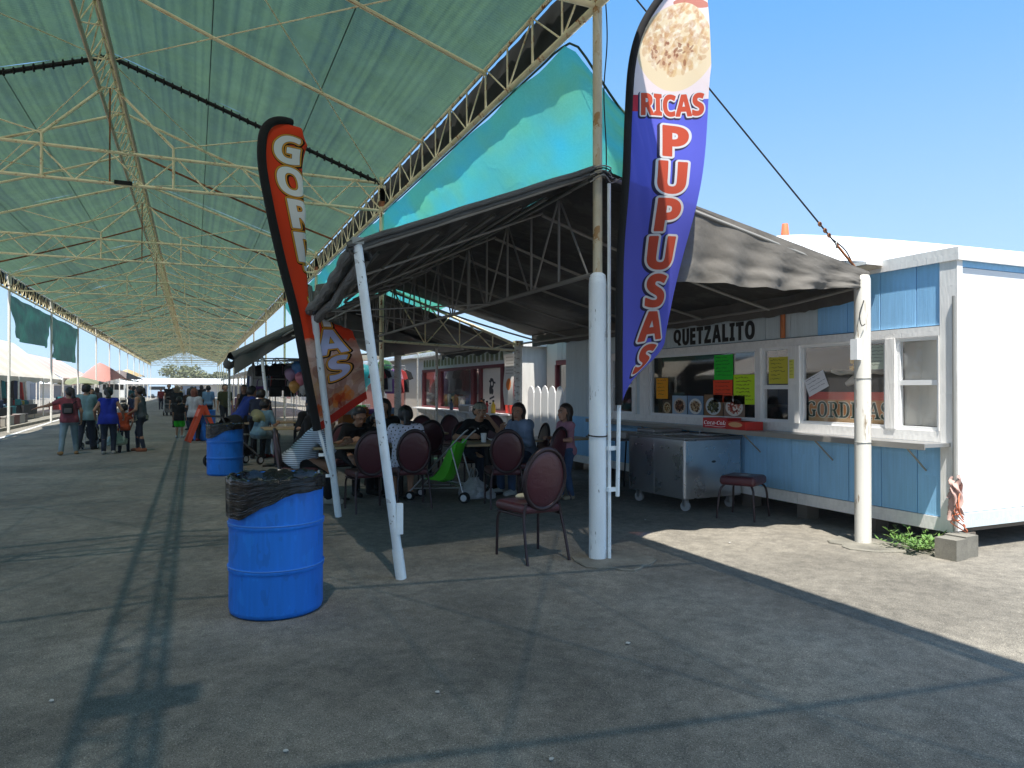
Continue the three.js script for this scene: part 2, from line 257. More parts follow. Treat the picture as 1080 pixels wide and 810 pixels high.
for (let i = 0; i < NB; i++) { // longitudinal members per bay
  const z = frameZ(i), z2 = z - BAY, near = i >= 2 && i <= 5;
  const lat = (name, chords, webs) => {
    const t = new THREE.Group(); t.name = name; hall.add(t);
    if (near) { chords.forEach(c => part(t, 'chord', c, name === 'ridge_truss' ? mGreyCream : mCream)); webs.forEach(w => part(t, 'web', w, mCream)); } else part(t, 'lattice', [chords, webs], mCream);
  };
  // ridge: two lower chords and one upper, zigzag on both faces
  { const ch = [bar([XC, RT - 0.1, z], [XC, RT - 0.1, z2], 0.03)], wb = [];
    for (const s of [-1, 1]) { ch.push(bar([XC + s * 0.16, RB, z], [XC + s * 0.16, RB, z2], 0.032)); for (let k = 0; k < 14; k++) { const a = z - BAY * k / 14, b = z - BAY * (k + 0.5) / 14, c = z - BAY * (k + 1) / 14; wb.push(mg([bar([XC + s * 0.16, RB, a], [XC, RT - 0.1, b], 0.012, 5), bar([XC, RT - 0.1, b], [XC + s * 0.16, RB, c], 0.012, 5)])); } }
    for (let k = 0; k < 7; k++) wb.push(bar([XC - 0.16, RB, z - BAY * k / 7], [XC + 0.16, RB, z - BAY * k / 7], 0.012, 5));
    lat('ridge_truss', ch, wb); }
  for (const e of [XR, XL]) {
    const ch = [bar([e, ET, z], [e, ET, z2], 0.024), bar([e, EB, z], [e, EB, z2], 0.036)], wb = [];
    for (let k = 0; k < 6; k++) { const a = z - BAY * k / 6, h = BAY / 12; wb.push(bar([e, ET, a], [e, EB, a], 0.015, 5)); wb.push(bar([e, ET, a], [e, EB, a - h], 0.010, 5)); wb.push(bar([e, ET, a - h * 2], [e, EB, a - h], 0.010, 5)); wb.push(bar([e, ET, a - h], [e, EB, a - h], 0.012, 5)); }
    lat('eave_truss', ch, wb);
    // dark valance cloth laced behind the eave truss, scalloped along its lower hem
    const o = e > 0 ? 0.09 : -0.09;
    part(hall, 'valance', sheet(96, 4, (u, v) => { const zz = z + (z2 - z) * u, k = Math.abs(Math.sin(u * Math.PI * 12)); return [e + o + 0.02 * noise.noise(u * 40, v * 2, i), ET + 0.03 - v * (0.41 - 0.07 * k * 0 + 0.06 * (1 - k)), zz]; }, [8, 0.5]), mDarkCloth);
    // roof cloth panel, sagging a little between rafters
    part(hall, 'roof_cloth', sheet(12, 48, (u, v) => { const x = XC + (e + o * 0.6 - XC) * u, zz = z + (z2 - z) * v; const sag = 0.05 * Math.pow(Math.sin(v * Math.PI * 3), 2) * Math.sin(u * 3.14) + 0.015 * noise.noise(u * 6, v * 30, i + e); return [x, RT + (ET + 0.04 - RT) * u + 0.03 - sag, zz]; }, [4.8, 8]), i % 2 ? mRoofCloth : mRoofClothB);
    part(hall, 'seam', [0.33, 0.66].map(q => sheet(1, 8, (u, v) => { const t = q + (u - 0.5) * 0.003; return [XC + (e - XC) * t, RT + (ET + 0.04 - RT) * t - 0.045, z + (z2 - z) * v]; })), mRoofSeam);
  }
}
// fixture on the ridge just behind the view, whose shadow shows on the asphalt
part(hall, 'junction_box', [box(0.5, 0.22, 0.18, XC + 0.1, RB - 0.12, -1.3)], mGreyPipe);
// black plate where the third frame meets the ridge
part(hall, 'gusset', box(0.26, 0.06, 0.14, XC + 0.2, EB + 0.02, -13.5), mBlackRubber);
for (const z of [-13.5, -21.5, -29.5]) part(hall, 'gusset', box(0.1, 0.34, 0.12, XR, ET - 0.28, z), mCreamRust);
// big pole of the hall by the canopy: slim above, sleeved below
const pole = thing('hall_pole', 'tall white steel pole with a thick sleeve standing beside the maroon chair', 'pole', [XR, 0, -5.5]);
part(pole, 'upper_pipe', bar([0, 2.5, 0], [0, ET + 0.1, 0], 0.042, 14), M(0xffffff, 0.5, 0, { map: rep(paintTex([205, 194, 168], [168, 130, 84], 0.4), 1, 1) }));
part(pole, 'sleeve', lathe([[0.0, 0], [0.078, 0], [0.078, 2.42], [0.07, 2.5], [0.045, 2.52]], 24), mPoleSleeve);
part(pole, 'conduit', bar([0.075, 0.02, 0.07], [0.075, 3.3, 0.07], 0.016, 8), mPoleWhite);
part(pole, 'cable', tube([[0.05, 5.2, 0.02], [0.07, 4.6, 0.05], [0.03, 4.1, 0.06], [0.06, 3.6, 0.05], [0.05, 3.3, 0.06]], 0.006, 30, 5), mBlack);
for (const y of [1.09, 3.38]) part(pole, 'wire_tie', mv(new THREE.TorusGeometry(0.083 * (y > 3 ? 0.8 : 1), 0.006, 6, 24), 0, y, 0, 0, Math.PI / 2 + 0.08), mBlack);
// green shade cloth hung along the far eave
{
  const t = thing('hanging_shade_cloth', 'dark green shade cloth on the left side, its nearest panel added out of view', 'tarp');
  for (const [a, b, lo] of [[-21.6, -27.0, 2.7], [-29.8, -37.5, 3.3], [-37.45, -45.6, 2.9]]) part(t, 'cloth_panel', sheet(30, 14, (u, v) => [XL - 0.05 + 0.12 * Math.sin(u * 9 + v * 2) * v + 0.1 * noise.noise(u * 5, v * 3, a), 4.75 - v * (4.75 - lo) - 0.05 * Math.sin(u * 3.14) * v, a + (b - a) * u + (a > -30 ? -0.5 * v * (1 - u) : 0)], [7, 1.6]), mGreenTarp);  // first panel is out of view, added to darken the stand window reflections
  for (const z of [-30, -34, -37.5, -41.5, -45.4]) part(t, 'tie', bar([XL, EB, z], [XL - 0.04, 4.74, z], 0.008, 5), mBlack);
}
// teal tarp pitched outward from the right eave
{
  const t = thing('teal_tarp', 'bright teal tarpaulin stretched from the hall eave down to the black canopy', 'tarp');
  const za = -5.52, zb = -30, rise = z => THREE.MathUtils.smoothstep(-z, 5.4, 6.15);
  part(t, 'cloth', sheet(160, 16, (u, v) => {
    const z = za + (zb - za) * u, cut = rise(z), top = EB - 0.03 - (1 - cut) * 0.95 - 0.05 * Math.abs(Math.sin(u * 42)) * (1 - v), xb = XR + 0.03 + (1 - cut) * 0.3 + 0.05 + 1.2 * THREE.MathUtils.smoothstep(-z, 5.5, 6.7), bot = z > -13.4 ? 3.53 - 0.315 * (xb - 3.25) : 3.1;
    const x = XR + 0.03 + (1 - cut) * 0.3 + v * (0.05 + 1.2 * THREE.MathUtils.smoothstep(-z, 5.5, 6.7)) + 0.05 * Math.sin(u * 60 + v * 3) * v * (1 - v) * 2 + 0.05 * noise.noise(u * 24, v * 3, 2);
    return [x, top + (bot - top) * v + 0.03 * noise.noise(u * 30, v * 4, 5), z];
  }, [25, 1.8]), mTealTarp);
  part(t, 'hem', tube(Array.from({ length: 40 }, (_, k) => { const z = za + (zb - za) * Math.pow(k / 39, 1.5), cut = rise(z); return [XR + 0.04 + (1 - cut) * 0.3, EB - 0.03 - (1 - cut) * 0.95, z]; }), 0.012, 160, 5), mRoofSeam);
}
// ---------- black tarp canopy over the dining tables ----------
const CR = 3.25, CH = 3.43;
const cEaveL = z => z > -8.7 ? 1.17 + 0.03 * (-5.5 - z) : 1.27 + 0.75 * THREE.MathUtils.smoothstep(-z, 8.7, 9.3);
const cEaveLh = z => 2.62 - 0.06 * (-5.5 - z) * (z > -8.7 ? 1 : 0) + (z <= -8.7 ? 0.1 : 0);
const frontZ = x => x > CR ? -5.5 + (x - CR) / 2.7 * 0.47 : -5.5 - (CR - x) * 0.05;
const eX = z => 5.98 + 0.32 * THREE.MathUtils.smoothstep(-z, 5.1, 6.3);
const cnp = thing('dining_canopy', 'black tarpaulin gable canopy on pipe trusses over the dining tables', 'canopy');
{
  // right slope
  part(cnp, 'roof_tarp', sheet(24, 60, (u, v) => { const xf = CR + (5.98 - CR) * u, z = frontZ(xf) + (-13.35 - frontZ(xf)) * v, x = CR + (eX(z) - CR) * u; const s = 0.10 * Math.sin(u * 3.14) * Math.pow(Math.sin(v * Math.PI * 4), 2) + 0.025 * fbm(u * 8, v * 20, 1); return [x, CH + (2.56 - CH) * u - s + 0.02, z]; }, [2.9, 8]), mBlackTarp);
  // left slope
  part(cnp, 'roof_tarp', sheet(24, 60, (u, v) => { const z = -5.55 + (-13.35 + 5.55) * v, e = cEaveL(z), x = CR + (e - CR) * u; const s = 0.09 * Math.sin(u * 3.14) * Math.pow(Math.sin(v * Math.PI * 6), 2) + 0.03 * fbm(u * 8, v * 20, 4); return [x, CH + (cEaveLh(z) - CH) * u - s + 0.02, z]; }, [2.3, 8]), mBlackTarp);
  // gable drape at the right of the front
  part(cnp, 'gable_drape', sheet(70, 22, (u, v) => { const x = CR + 0.45 + (5.99 - CR - 0.45) * u, top = CH + (2.62 - CH) * (x - CR) / 2.7 + 0.03, hem = 2.42 + 0.05 * Math.sin(u * 7) * (1 - u) + 0.03 * fbm(u * 9, 0, 3) + 0.05 * u; return [x + 0.02 * fbm(u * 9, v * 5, 8), top + (hem - top) * v, frontZ(x) - 0.02 + 0.05 * u + v * (1 - u * 0.6) * 0.05 + 0.06 * v * fbm(u * 7, v * 4, 2) + 0.035 * v * Math.sin(u * 34 + v * 3)]; }, [2.7, 0.9]), mGreyTarp);
  // ragged valance along the right eave
  part(cnp, 'eave_valance', sheet(90, 6, (u, v) => { const z = -5.03 + (-13.3 + 5.03) * u; return [eX(z) + 0.02 * Math.sin(u * 40) * v + 0.03 * fbm(u * 30, v, 1), 2.63 - v * (0.27 + 0.07 * fbm(u * 22, 0, 6)), z]; }, [8, 0.2]), mGreyTarp);
  // rolled up tarp along the left gable edge and the left eave
  const roll = []; for (let k = 0; k <= 22; k++) { const t = k / 22, x = CR - 0.05 + (1.12 - CR) * t; roll.push([x, CH + (2.60 - CH) * t + 0.0 + 0.02 * fbm(k * 0.35, 1, 7), frontZ(x) + 0.05]); }
  part(cnp, 'tarp_roll', [tube(roll, 0.022, 90, 8), tube(roll.map(([x, y, z], i) => [x, y - 0.04 - 0.008 * fbm(i * 0.7, 2, 1), z - 0.02]), 0.016, 90, 7)], mTarpRoll);
  const roll2 = []; for (let k = 0; k <= 16; k++) { const t = k / 16, z = -5.55 - 3.2 * t; roll2.push([cEaveL(z) - 0.05, cEaveLh(z) - 0.02 - 0.07 * Math.sin(t * 3.14), z]); }
  part(cnp, 'tarp_roll', [tube(roll2.map(([x, y, z], i) => [x + 0.012 * Math.sin(i * 2.3), y + 0.012 * Math.sin(i * 3.1), z]), 0.055, 60, 8), tube(roll2.map(([x, y, z], i) => [x + 0.09, y - 0.07 - 0.02 * Math.sin(i), z]), 0.05, 60, 7), sheet(40, 5, (u, v) => { const z = -5.6 - 3.15 * u; return [cEaveL(z) - 0.07 + 0.16 * v + 0.03 * fbm(u * 12, v * 2, 3), cEaveLh(z) - 0.03 - v * 0.16 * (0.6 + 0.4 * Math.sin(u * 6)), z]; })], mTarpRoll);
  part(cnp, 'tarp_tail', sheet(10, 10, (u, v) => [1.3 + 0.1 * u + 0.04 * Math.sin(v * 7), 2.42 - v * (0.24 + 0.1 * Math.sin(u * 3)), -8.55 - 0.25 * u + 0.05 * Math.sin(u * 8 + v * 4)]), mBlackTarp);
  // battens under the left slope
  for (let k = 0; k < 8; k++) { const t = 0.1 + k * 0.118, z1 = -5.6, z2 = -13.3; const P = []; for (let q = 0; q <= 10; q++) { const z = z1 + (z2 - z1) * q / 10, e = cEaveL(z); P.push([CR + (e - CR) * t, CH + (cEaveLh(z) - CH) * t - 0.1, z]); } part(cnp, 'batten', tube(P, 0.016, 30, 5), mPipeGrey); }
  // ridge truss
  const rt = new THREE.Group(); rt.name = 'ridge_truss'; cnp.add(rt);
  part(rt, 'chord', bar([CR - 0.08, CH - 0.1, -5.5], [CR - 0.05, CH - 0.1, -13.5], 0.02, 8), mPipeGrey);
  part(rt, 'chord', bar([CR - 0.06, 2.5, -5.5], [CR - 0.05, 2.5, -13.5], 0.022, 8), mPipeGrey);
  for (let k = 1; k <= 12; k++) { const z = -5.5 - k * 0.62; part(rt, 'upright', bar([CR - 0.06, 2.5, z], [CR - 0.06, CH - 0.1, z], k === 5 ? 0.024 : 0.013, 6), mPipeGrey); if (k % 2) { part(rt, 'diagonal', bar([CR - 0.06, CH - 0.1, z], [CR - 0.06, 2.5, z - 0.56], 0.010, 6), mPipeGrey); part(rt, 'diagonal', bar([CR - 0.06, CH - 0.1, z], [CR - 0.06, 2.5, z + 0.56], 0.010, 6), mPipeGrey); } }
  // rafters of the right slope and of the left one
  for (let k = 0; k < 6; k++) { const z = -6.6 - k * 1.25; const P = []; for (let q = 0; q <= 8; q++) { const t = q / 8; P.push([CR + 3.0 * t, CH - 0.16 + (2.5 - CH + 0.1) * t - 0.05 * Math.sin(t * 3.14), z]); } part(cnp, 'rafter', tube(P, 0.017, 14, 6), mPipeGrey); part(cnp, 'rafter', bar([CR, CH - 0.14, z], [cEaveL(z), cEaveLh(z) - 0.1, z], 0.015, 6), mPipeGrey); if (k % 2) part(cnp, 'tie_rod', bar([CR, 2.5, z], [cEaveL(z) + 0.1, cEaveLh(z) - 0.15, z], 0.010, 6), mPipeGrey); }
  // end frame at the far side: triangle truss on the right
  const ef = new THREE.Group(); ef.name = 'end_truss'; cnp.add(ef);
  const ez = -13.45, px = 6.07;
  part(ef, 'chord', bar([CR, 2.4, ez], [px, 2.28, ez], 0.024, 8), mCream); part(ef, 'chord', bar([CR, CH + 0.02, ez], [px, 2.38, ez], 0.03, 8), mCream);
  part(ef, 'chord', bar([CR, 2.4, ez], [1.6, 2.45, ez], 0.02, 8), mPipeGrey);
  for (const [a, b] of [[0.08, 0.30], [0.34, 0.55], [0.62, 0.80]]) { const top = t => [CR + (px - CR) * t, CH + (2.38 - CH) * t, ez], bot = t => [CR + (px - CR) * t, 2.4 - 0.12 * t, ez]; part(ef, 'diagonal', bar(top(a), bot(b), 0.014, 6), mCream); part(ef, 'upright', bar(top(b), bot(b), 0.014, 6), mCream); part(ef, 'diagonal', bar(bot(b), top(Math.min(0.95, b + 0.18)), 0.012, 6), mCream); }
  // eave pipes and the front tie
  part(cnp, 'eave_pipe', tube([[5.94, 2.5, -5.03], [6.1, 2.48, -5.7], [6.26, 2.46, -6.5], [6.26, 2.44, -9], [6.1, 2.42, -13.45]], 0.02, 40, 8), mPipeGrey);
  part(cnp, 'eave_pipe', bar([1.22, 2.5, -5.6], [1.3, 2.36, -8.7], 0.018, 8), mPipeGrey);
  part(cnp, 'edge_pipe', bar([CR, CH - 0.03, -5.53], [1.14, 2.57, -5.62], 0.018, 8), mPipeGrey);
  part(cnp, 'edge_pipe', bar([CR, CH - 0.03, -5.5], [5.94, 2.58, -5.03], 0.018, 8), mPipeGrey);
  // lashings on the pole head
  for (let k = 0; k < 5; k++) part(cnp, 'lashing', tube([[CR - 0.1, 3.30 + k * 0.03, -5.46], [CR, 3.36 + k * 0.02, -5.4], [CR + 0.12, 3.32 + k * 0.03, -5.46], [CR + 0.2 - 0.05 * k, 3.36, -5.44]], 0.007, 12, 4), k % 2 ? mBlack : mPipeGrey);
  const W = []; for (let k = 0; k < 26; k++) { const z = rr(-8.8, -13), x = rr(2.0, 3.1); W.push(bar([x, 3.1, z], [x + rr(-0.05, 0.05), rr(2.35, 2.7), z], 0.004, 4)); }
  const ws = part(cnp, 'dangling_strings', W, mPipeGrey); ws.userData.kind = 'stuff';
}
// posts of the canopy
const postR = thing('canopy_post', 'thick round white post at the canopy corner before the blue stand', 'post', [5.94, 0, -5.03]);
part(postR, 'shaft', lathe([[0, 0], [0.075, 0], [0.075, 2.56], [0.06, 2.6], [0, 2.6]], 24), mPostWhite);
part(postR, 'bracket', B(-0.13, -0.07, 1.78, 1.98, -0.03, 0.05), mWhite);
part(postR, 'band', [mv(new THREE.TorusGeometry(0.077, 0.004, 6, 24), 0, 1.6, 0, 0, Math.PI / 2), mv(new THREE.TorusGeometry(0.077, 0.004, 6, 24), 0, 0.98, 0, 0, Math.PI / 2)], mGreyPipe);
part(postR, 'hanging_wire', tube([[-0.05, 2.35, 0.06], [-0.12, 2.2, 0.07], [-0.1, 2.1, 0.08], [-0.06, 2.12, 0.08]], 0.005, 14, 5), mBlack);
const postB = thing('canopy_post', 'white post at the far corner of the canopy before the picket fence', 'post', [6.07, 0, -13.45]);
part(postB, 'shaft', bar([0, 0, 0], [0, 2.4, 0], 0.085, 14), mPostWhite); part(postB, 'head', box(0.16, 0.12, 0.16, 0, 2.42, 0), mCream);
const postC = thing('canopy_post', 'thin white post left of the red-framed stall', 'post', [5.15, 0, -19.5]);
part(postC, 'shaft', bar([0, 0, 0], [0, 2.45, 0], 0.1, 12), mPostWhite); part(postC, 'head', box(0.3, 0.08, 0.3, 0, 2.46, 0), mPipeGrey);
// leaning props
function prop(label, base, top, r) {
  const t = thing('leaning_prop', label, 'prop pole', [base[0], 0, base[1]]);
  const d = [top[0] - base[0], top[1], top[2] - base[1]];
  part(t, 'pipe', bar([0, 0, 0], d, r, 14, r, false), mPoleWhite);
  return [t, d];
}
const [prop1, pd1] = prop('white pipe leaning under the left canopy corner, nearest the camera', [1.50, -5.57], [1.15, 2.64, -5.58], 0.037);
{ const q = [pd1[0] * 0.2, pd1[1] * 0.2, pd1[2] * 0.2]; part(prop1, 'foot_sleeve', bar([0, 0.0, 0], [pd1[0] * 0.09, pd1[1] * 0.09, 0], 0.043, 14), mPoleWhite); part(prop1, 'clamp', box(0.05, 0.24, 0.045, q[0] + 0.05, q[1] - 0.05, q[2] + 0.02), mPoleWhite); part(prop1, 'hook', box(0.09, 0.05, 0.09, pd1[0], pd1[1], pd1[2]), mGreyPipe); }
const [prop2, pd2] = prop('white pipe leaning beside the orange flag with a flag bracket', [1.55, -8.55], [1.25, 2.45, -8.5], 0.04);
{ for (const t of [0.2, 0.3]) part(prop2, 'bracket', box(0.14, 0.035, 0.03, pd2[0] * t - 0.07, pd2[1] * t, 0.02), mPoleWhite); }
prop('white pipe propping the second dark canopy farther back', [1.62, -16.9], [1.35, 2.5, -17.0], 0.035);
// guy cable from the hall eave to the right post
{
  const t = thing('guy_cable', 'dark steel guy cable with clamps running down to the corner post', 'cable');
  const a = V(XR + 0.05, 5.62, -5.75), b = V(5.92, 2.60, -5.02), d = b.clone().sub(a);
  const at = k => a.clone().addScaledVector(d, k).toArray();
  part(t, 'strand', bar(at(0), at(0.9), 0.008, 6), mBlack); part(t, 'strand', [bar(at(0.9), at(1), 0.012, 6)], mCreamRust);
  for (const k of [0.84, 0.86, 0.875]) part(t, 'clamp', mv(new THREE.TorusGeometry(0.018, 0.008, 5, 10), ...at(k)), mCreamRust);
  part(t, 'shackle', mv(new THREE.TorusGeometry(0.03, 0.007, 6, 16), ...at(0.905), 0.5), mGreyPipe);
  part(t, 'loose_end', tube([at(0.885), at(0.93).map((v, i) => v + (i === 1 ? 0.03 : 0.01)), at(0.97)], 0.007, 10, 5), mBlack);
}
// ---------- blue food stand ----------
const font = await new FontLoader().loadAsync('fonts/droid/droid_sans_bold.typeface.json');
const serif = await new FontLoader().loadAsync('fonts/droid/droid_serif_bold.typeface.json');
const SX = 6.4, SZ0 = -12.0, SZ1 = -4.4, SB = 0.30;
const stand = thing('food_stand', 'pale blue board food stand with serving windows and a white end wall', 'food stand');
{
  // lower boards, upper boards
  let k = 0; const boards = (z0, z1, y0, y1, w, name, pale) => { const n = Math.round((z1 - z0) / w), d = (z1 - z0) / n; for (let i = 0; i < n; i++) { const m = pale && pale(z0 + (i + 0.5) * d) ? mPaleBoard : mBlueBoards[(k * 7 + i * 5 + (i >> 2)) % 3]; const o = part(stand, name, rbox(0.03, y1 - y0, d - 0.007, 0.004, SX + 0.015, (y0 + y1) / 2, z0 + (i + 0.5) * d), m); o.geometry.attributes.uv && planarUV(o.geometry, i * 0.37 + k); } k++; };
  boards(SZ0, SZ1, SB, 1.0, 0.405, 'board');
  boards(SZ0, -10.45, 1.0, 2.72, 0.405, 'board', () => true);
  boards(-10.45, SZ1, 2.10, 2.70, 0.405, 'board', z => z < -6.0);
  // backing sheet recessed behind the joints
  part(stand, 'backing', [B(SX + 0.035, SX + 0.05, SB, 1.0, SZ0, SZ1), B(SX + 0.035, SX + 0.05, 2.1, 2.7, SZ0, SZ1), B(SX + 0.035, SX + 0.05, 1.0, 2.7, SZ0, -10.45)], mBlueBoards[2]);
  // skirting with dark gap and joists under the floor
  for (let i = 0; i < 4; i++) part(stand, 'skirting', B(SX - 0.012, SX + 0.02, 0.17, SB - 0.004, SZ0 + i * 1.9 + 0.004, SZ0 + (i + 1) * 1.9 - 0.004), mTrim);
  for (let i = 0; i < 9; i++) part(stand, 'pier', B(SX + 0.06, SX + 0.24, 0, 0.17, SZ0 + 0.1 + i * 0.92, SZ0 + 0.25 + i * 0.92), mInterior);
  // floor, ceiling, back and inner walls
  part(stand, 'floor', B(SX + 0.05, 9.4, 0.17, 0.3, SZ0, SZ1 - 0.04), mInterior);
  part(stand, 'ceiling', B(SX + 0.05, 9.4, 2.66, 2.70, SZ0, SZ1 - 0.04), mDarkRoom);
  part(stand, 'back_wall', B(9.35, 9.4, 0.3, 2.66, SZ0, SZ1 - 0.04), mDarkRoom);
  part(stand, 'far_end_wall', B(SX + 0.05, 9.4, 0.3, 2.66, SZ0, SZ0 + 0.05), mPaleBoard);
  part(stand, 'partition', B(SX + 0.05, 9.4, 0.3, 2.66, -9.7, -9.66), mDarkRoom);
  // white end wall of boards
  for (let i = 0; i < 3; i++) part(stand, 'end_board', B(SX + 0.06 + i * 1.19, SX + 0.055 + (i + 1) * 1.19 - 0.006, 0.36, 2.62, SZ1 - 0.04, SZ1 - 0.005), mWhiteBoard);
  part(stand, 'end_skirting', B(SX + 0.06, 9.99, 0.22, 0.352, SZ1 - 0.05, SZ1 + 0.015), mPaleBoard);
  part(stand, 'end_fascia', B(SX + 0.06, 9.99, 2.625, 2.70, SZ1 - 0.04, SZ1), mBlueBoards[0]);
  part(stand, 'corner_trim', [B(SX - 0.015, SX + 0.055, 0.2, 2.70, SZ1 - 0.04, SZ1 + 0.02), B(SX - 0.02, SX - 0.0155, 0.2, 2.7, SZ1 - 0.15, SZ1 + 0.02)], mTrim);
  part(stand, 'conduit', bar([SX - 0.04, 0.2, SZ1 + 0.0], [SX - 0.04, 2.35, SZ1], 0.014, 8), mGreyPipe);
  // roof
  const roof = part(stand, 'roof', B(SX - 0.012, 10.05, 2.703, 2.78, SZ0 - 0.1, SZ1 + 0.02), mWhite);
  part(roof, 'fascia', B(SX - 0.032, SX - 0.014, 2.68, 2.80, SZ0 - 0.1, SZ1 + 0.042), mTrim); part(roof, 'fascia', B(SX - 0.012, 10.05, 2.68, 2.80, SZ1 + 0.022, SZ1 + 0.042), mTrim);
  const ov = part(stand, 'overhang', sheet(4, 30, (u, v) => [SX - 0.04 - u * 0.2, 2.72 + 0.02 * u, -5.15 + (-11.9 + 5.15) * v]), M([0.62, 0.52, 0.38], 0.8, 0, { map: rep(tWood, 1, 1) }));
  part(ov, 'overhang_board', [B(SX - 0.26, SX - 0.035, 2.745, 2.775, -11.9, -5.15)], mTrim);
  part(stand, 'vent_pipe', bar([SX - 0.035, 2.1, -6.5], [SX - 0.035, 2.9, -6.5], 0.03, 10), M([0.42, 0.13, 0.04], 0.8));
  // window openings: [z0,z1,y0,y1]
  const trimY0 = 1.03, trimY1 = 2.09;
  part(stand, 'window_header', B(SX - 0.02, SX + 0.05, 2.0, trimY1, -10.45, SZ1 - 0.155), mTrim);
  part(stand, 'window_apron', B(SX - 0.02, SX + 0.05, 1.0, 1.10, -10.45, SZ1 - 0.155), mTrim);
  const posts = [[-10.45, -10.36], [-9.72, -9.62], [-9.5, -9.26], [-6.97, -6.88], [-6.42, -6.26], [-5.13, -5.02], [-4.56, -4.555]];
  for (const [a, b] of posts) part(stand, 'mullion', B(SX - 0.03, SX + 0.055, 1.102, 1.998, a, b), mTrim);
  part(stand, 'infill', B(SX, SX + 0.04, 1.102, 1.998, -9.62, -9.5), mPaleBoard);
  function win(label, z0, z1, y0, y1, split) {
    const w = new THREE.Group(); w.name = 'window'; stand.add(w);
    part(w, 'frame', [B(SX + 0.0, SX + 0.05, y0, y0 + 0.035, z0, z1), B(SX + 0.0, SX + 0.05, y1 - 0.035, y1, z0, z1), B(SX + 0.0, SX + 0.05, y0 + 0.035, y1 - 0.035, z0, z0 + 0.035), B(SX + 0.0, SX + 0.05, y0 + 0.035, y1 - 0.035, z1 - 0.035, z1)], mWhiteBoard);
    if (split) { part(w, 'sash_bar', B(SX + 0.002, SX + 0.05, split - 0.025, split + 0.025, z0 + 0.035, z1 - 0.035), mWhiteBoard); part(w, 'pane', B(SX + 0.022, SX + 0.026, y0 + 0.035, split - 0.025, z0 + 0.035, z1 - 0.035), mGlass); part(w, 'pane', B(SX + 0.022, SX + 0.026, split + 0.025, y1 - 0.035, z0 + 0.035, z1 - 0.035), mGlass); } else part(w, 'pane', B(SX + 0.022, SX + 0.026, y0 + 0.035, y1 - 0.035, z0 + 0.035, z1 - 0.035), mGlass);
    return w;
  }
  win('', -9.26, -6.97, 1.10, 2.0); win('', -6.88, -6.42, 1.10, 2.0, 1.52); win('', -6.26, -5.13, 1.10, 2.0); win('', -5.02, -4.56, 1.10, 2.0, 1.56); win('', -10.36, -9.72, 1.10, 2.0, 1.55);
  // pale blinds behind the double-hung window
  part(stand, 'blind', B(SX + 0.07, SX + 0.08, 1.14, 1.97, -4.99, -4.58), M([0.55, 0.53, 0.48], 0.9));
  // serving counter
  const ct = part(stand, 'counter', [B(SX - 0.36, SX - 0.02, 0.965, 0.998, -10.6, SZ1 - 0.05)], M([0.42, 0.42, 0.42], 0.35, 0.7));
  part(ct, 'counter_edge', B(SX - 0.372, SX - 0.361, 0.945, 1.0, -10.6, SZ1 - 0.05), mPipeGrey);
  for (let i = 0; i < 6; i++) part(ct, 'counter_bracket', bar([SX - 0.3, 0.965, -10.2 + i * 1.1], [SX - 0.01, 0.72, -10.2 + i * 1.1], 0.009, 6), mPipeGrey);
  // gas cylinder shelf things inside: shelves, hood
  part(stand, 'inner_shelf', [B(8.6, 9.3, 1.75, 1.78, -9.5, -4.6), B(8.7, 9.3, 1.2, 1.23, -9.5, -4.6)], mInterior);
  part(stand, 'hood', B(8.2, 9.3, 1.95, 2.6, -6.2, -5.2), M([0.2, 0.2, 0.2], 0.4, 0.8));
  // painted name over the windows: letters cut from board
  const word = (txt, z0, z1, y, h) => { const gs = []; let x = 0; const adv = []; for (const ch of txt) { if (ch === ' ') { x += 0.7; continue; } const g = new TextGeometry(ch, { font, size: 1, depth: 0.03, curveSegments: 3, bevelEnabled: true, bevelSize: 0.035, bevelThickness: 0.01, bevelSegments: 1 }); g.computeBoundingBox(); const b = g.boundingBox; g.translate(-b.min.x, 0, 0); const wd = b.max.x - b.min.x, hh = Math.min(1, b.max.y); adv.push([g, x, wd, b]); x += Math.max(wd, 0.3) * 1 + 0.16; } const sx = (z1 - z0) / (x - 0.16); for (const [g, px] of adv) { const gg = g.clone(); gg.computeBoundingBox(); const bb = gg.boundingBox; gg.translate(0, -bb.min.y, 0); gg.scale(sx, h / (bb.max.y - bb.min.y), 0.2); gg.translate(px * sx, 0, 0); gg.rotateY(-Math.PI / 2); part(stand, 'letter', gg, mBlack, [SX - 0.001, y, z0]); } };
  word('EL', -9.52, -8.95, 2.12, 0.235);
  word('QUETZALITO', -8.66, -7.0, 2.12, 0.235);
}
function planarUV(g, off) { const p = g.attributes.position, uv = g.attributes.uv; for (let i = 0; i < p.count; i++) uv.setXY(i, p.getZ(i) * 1.2 + off, p.getY(i) * 0.5 + off * 0.7); }
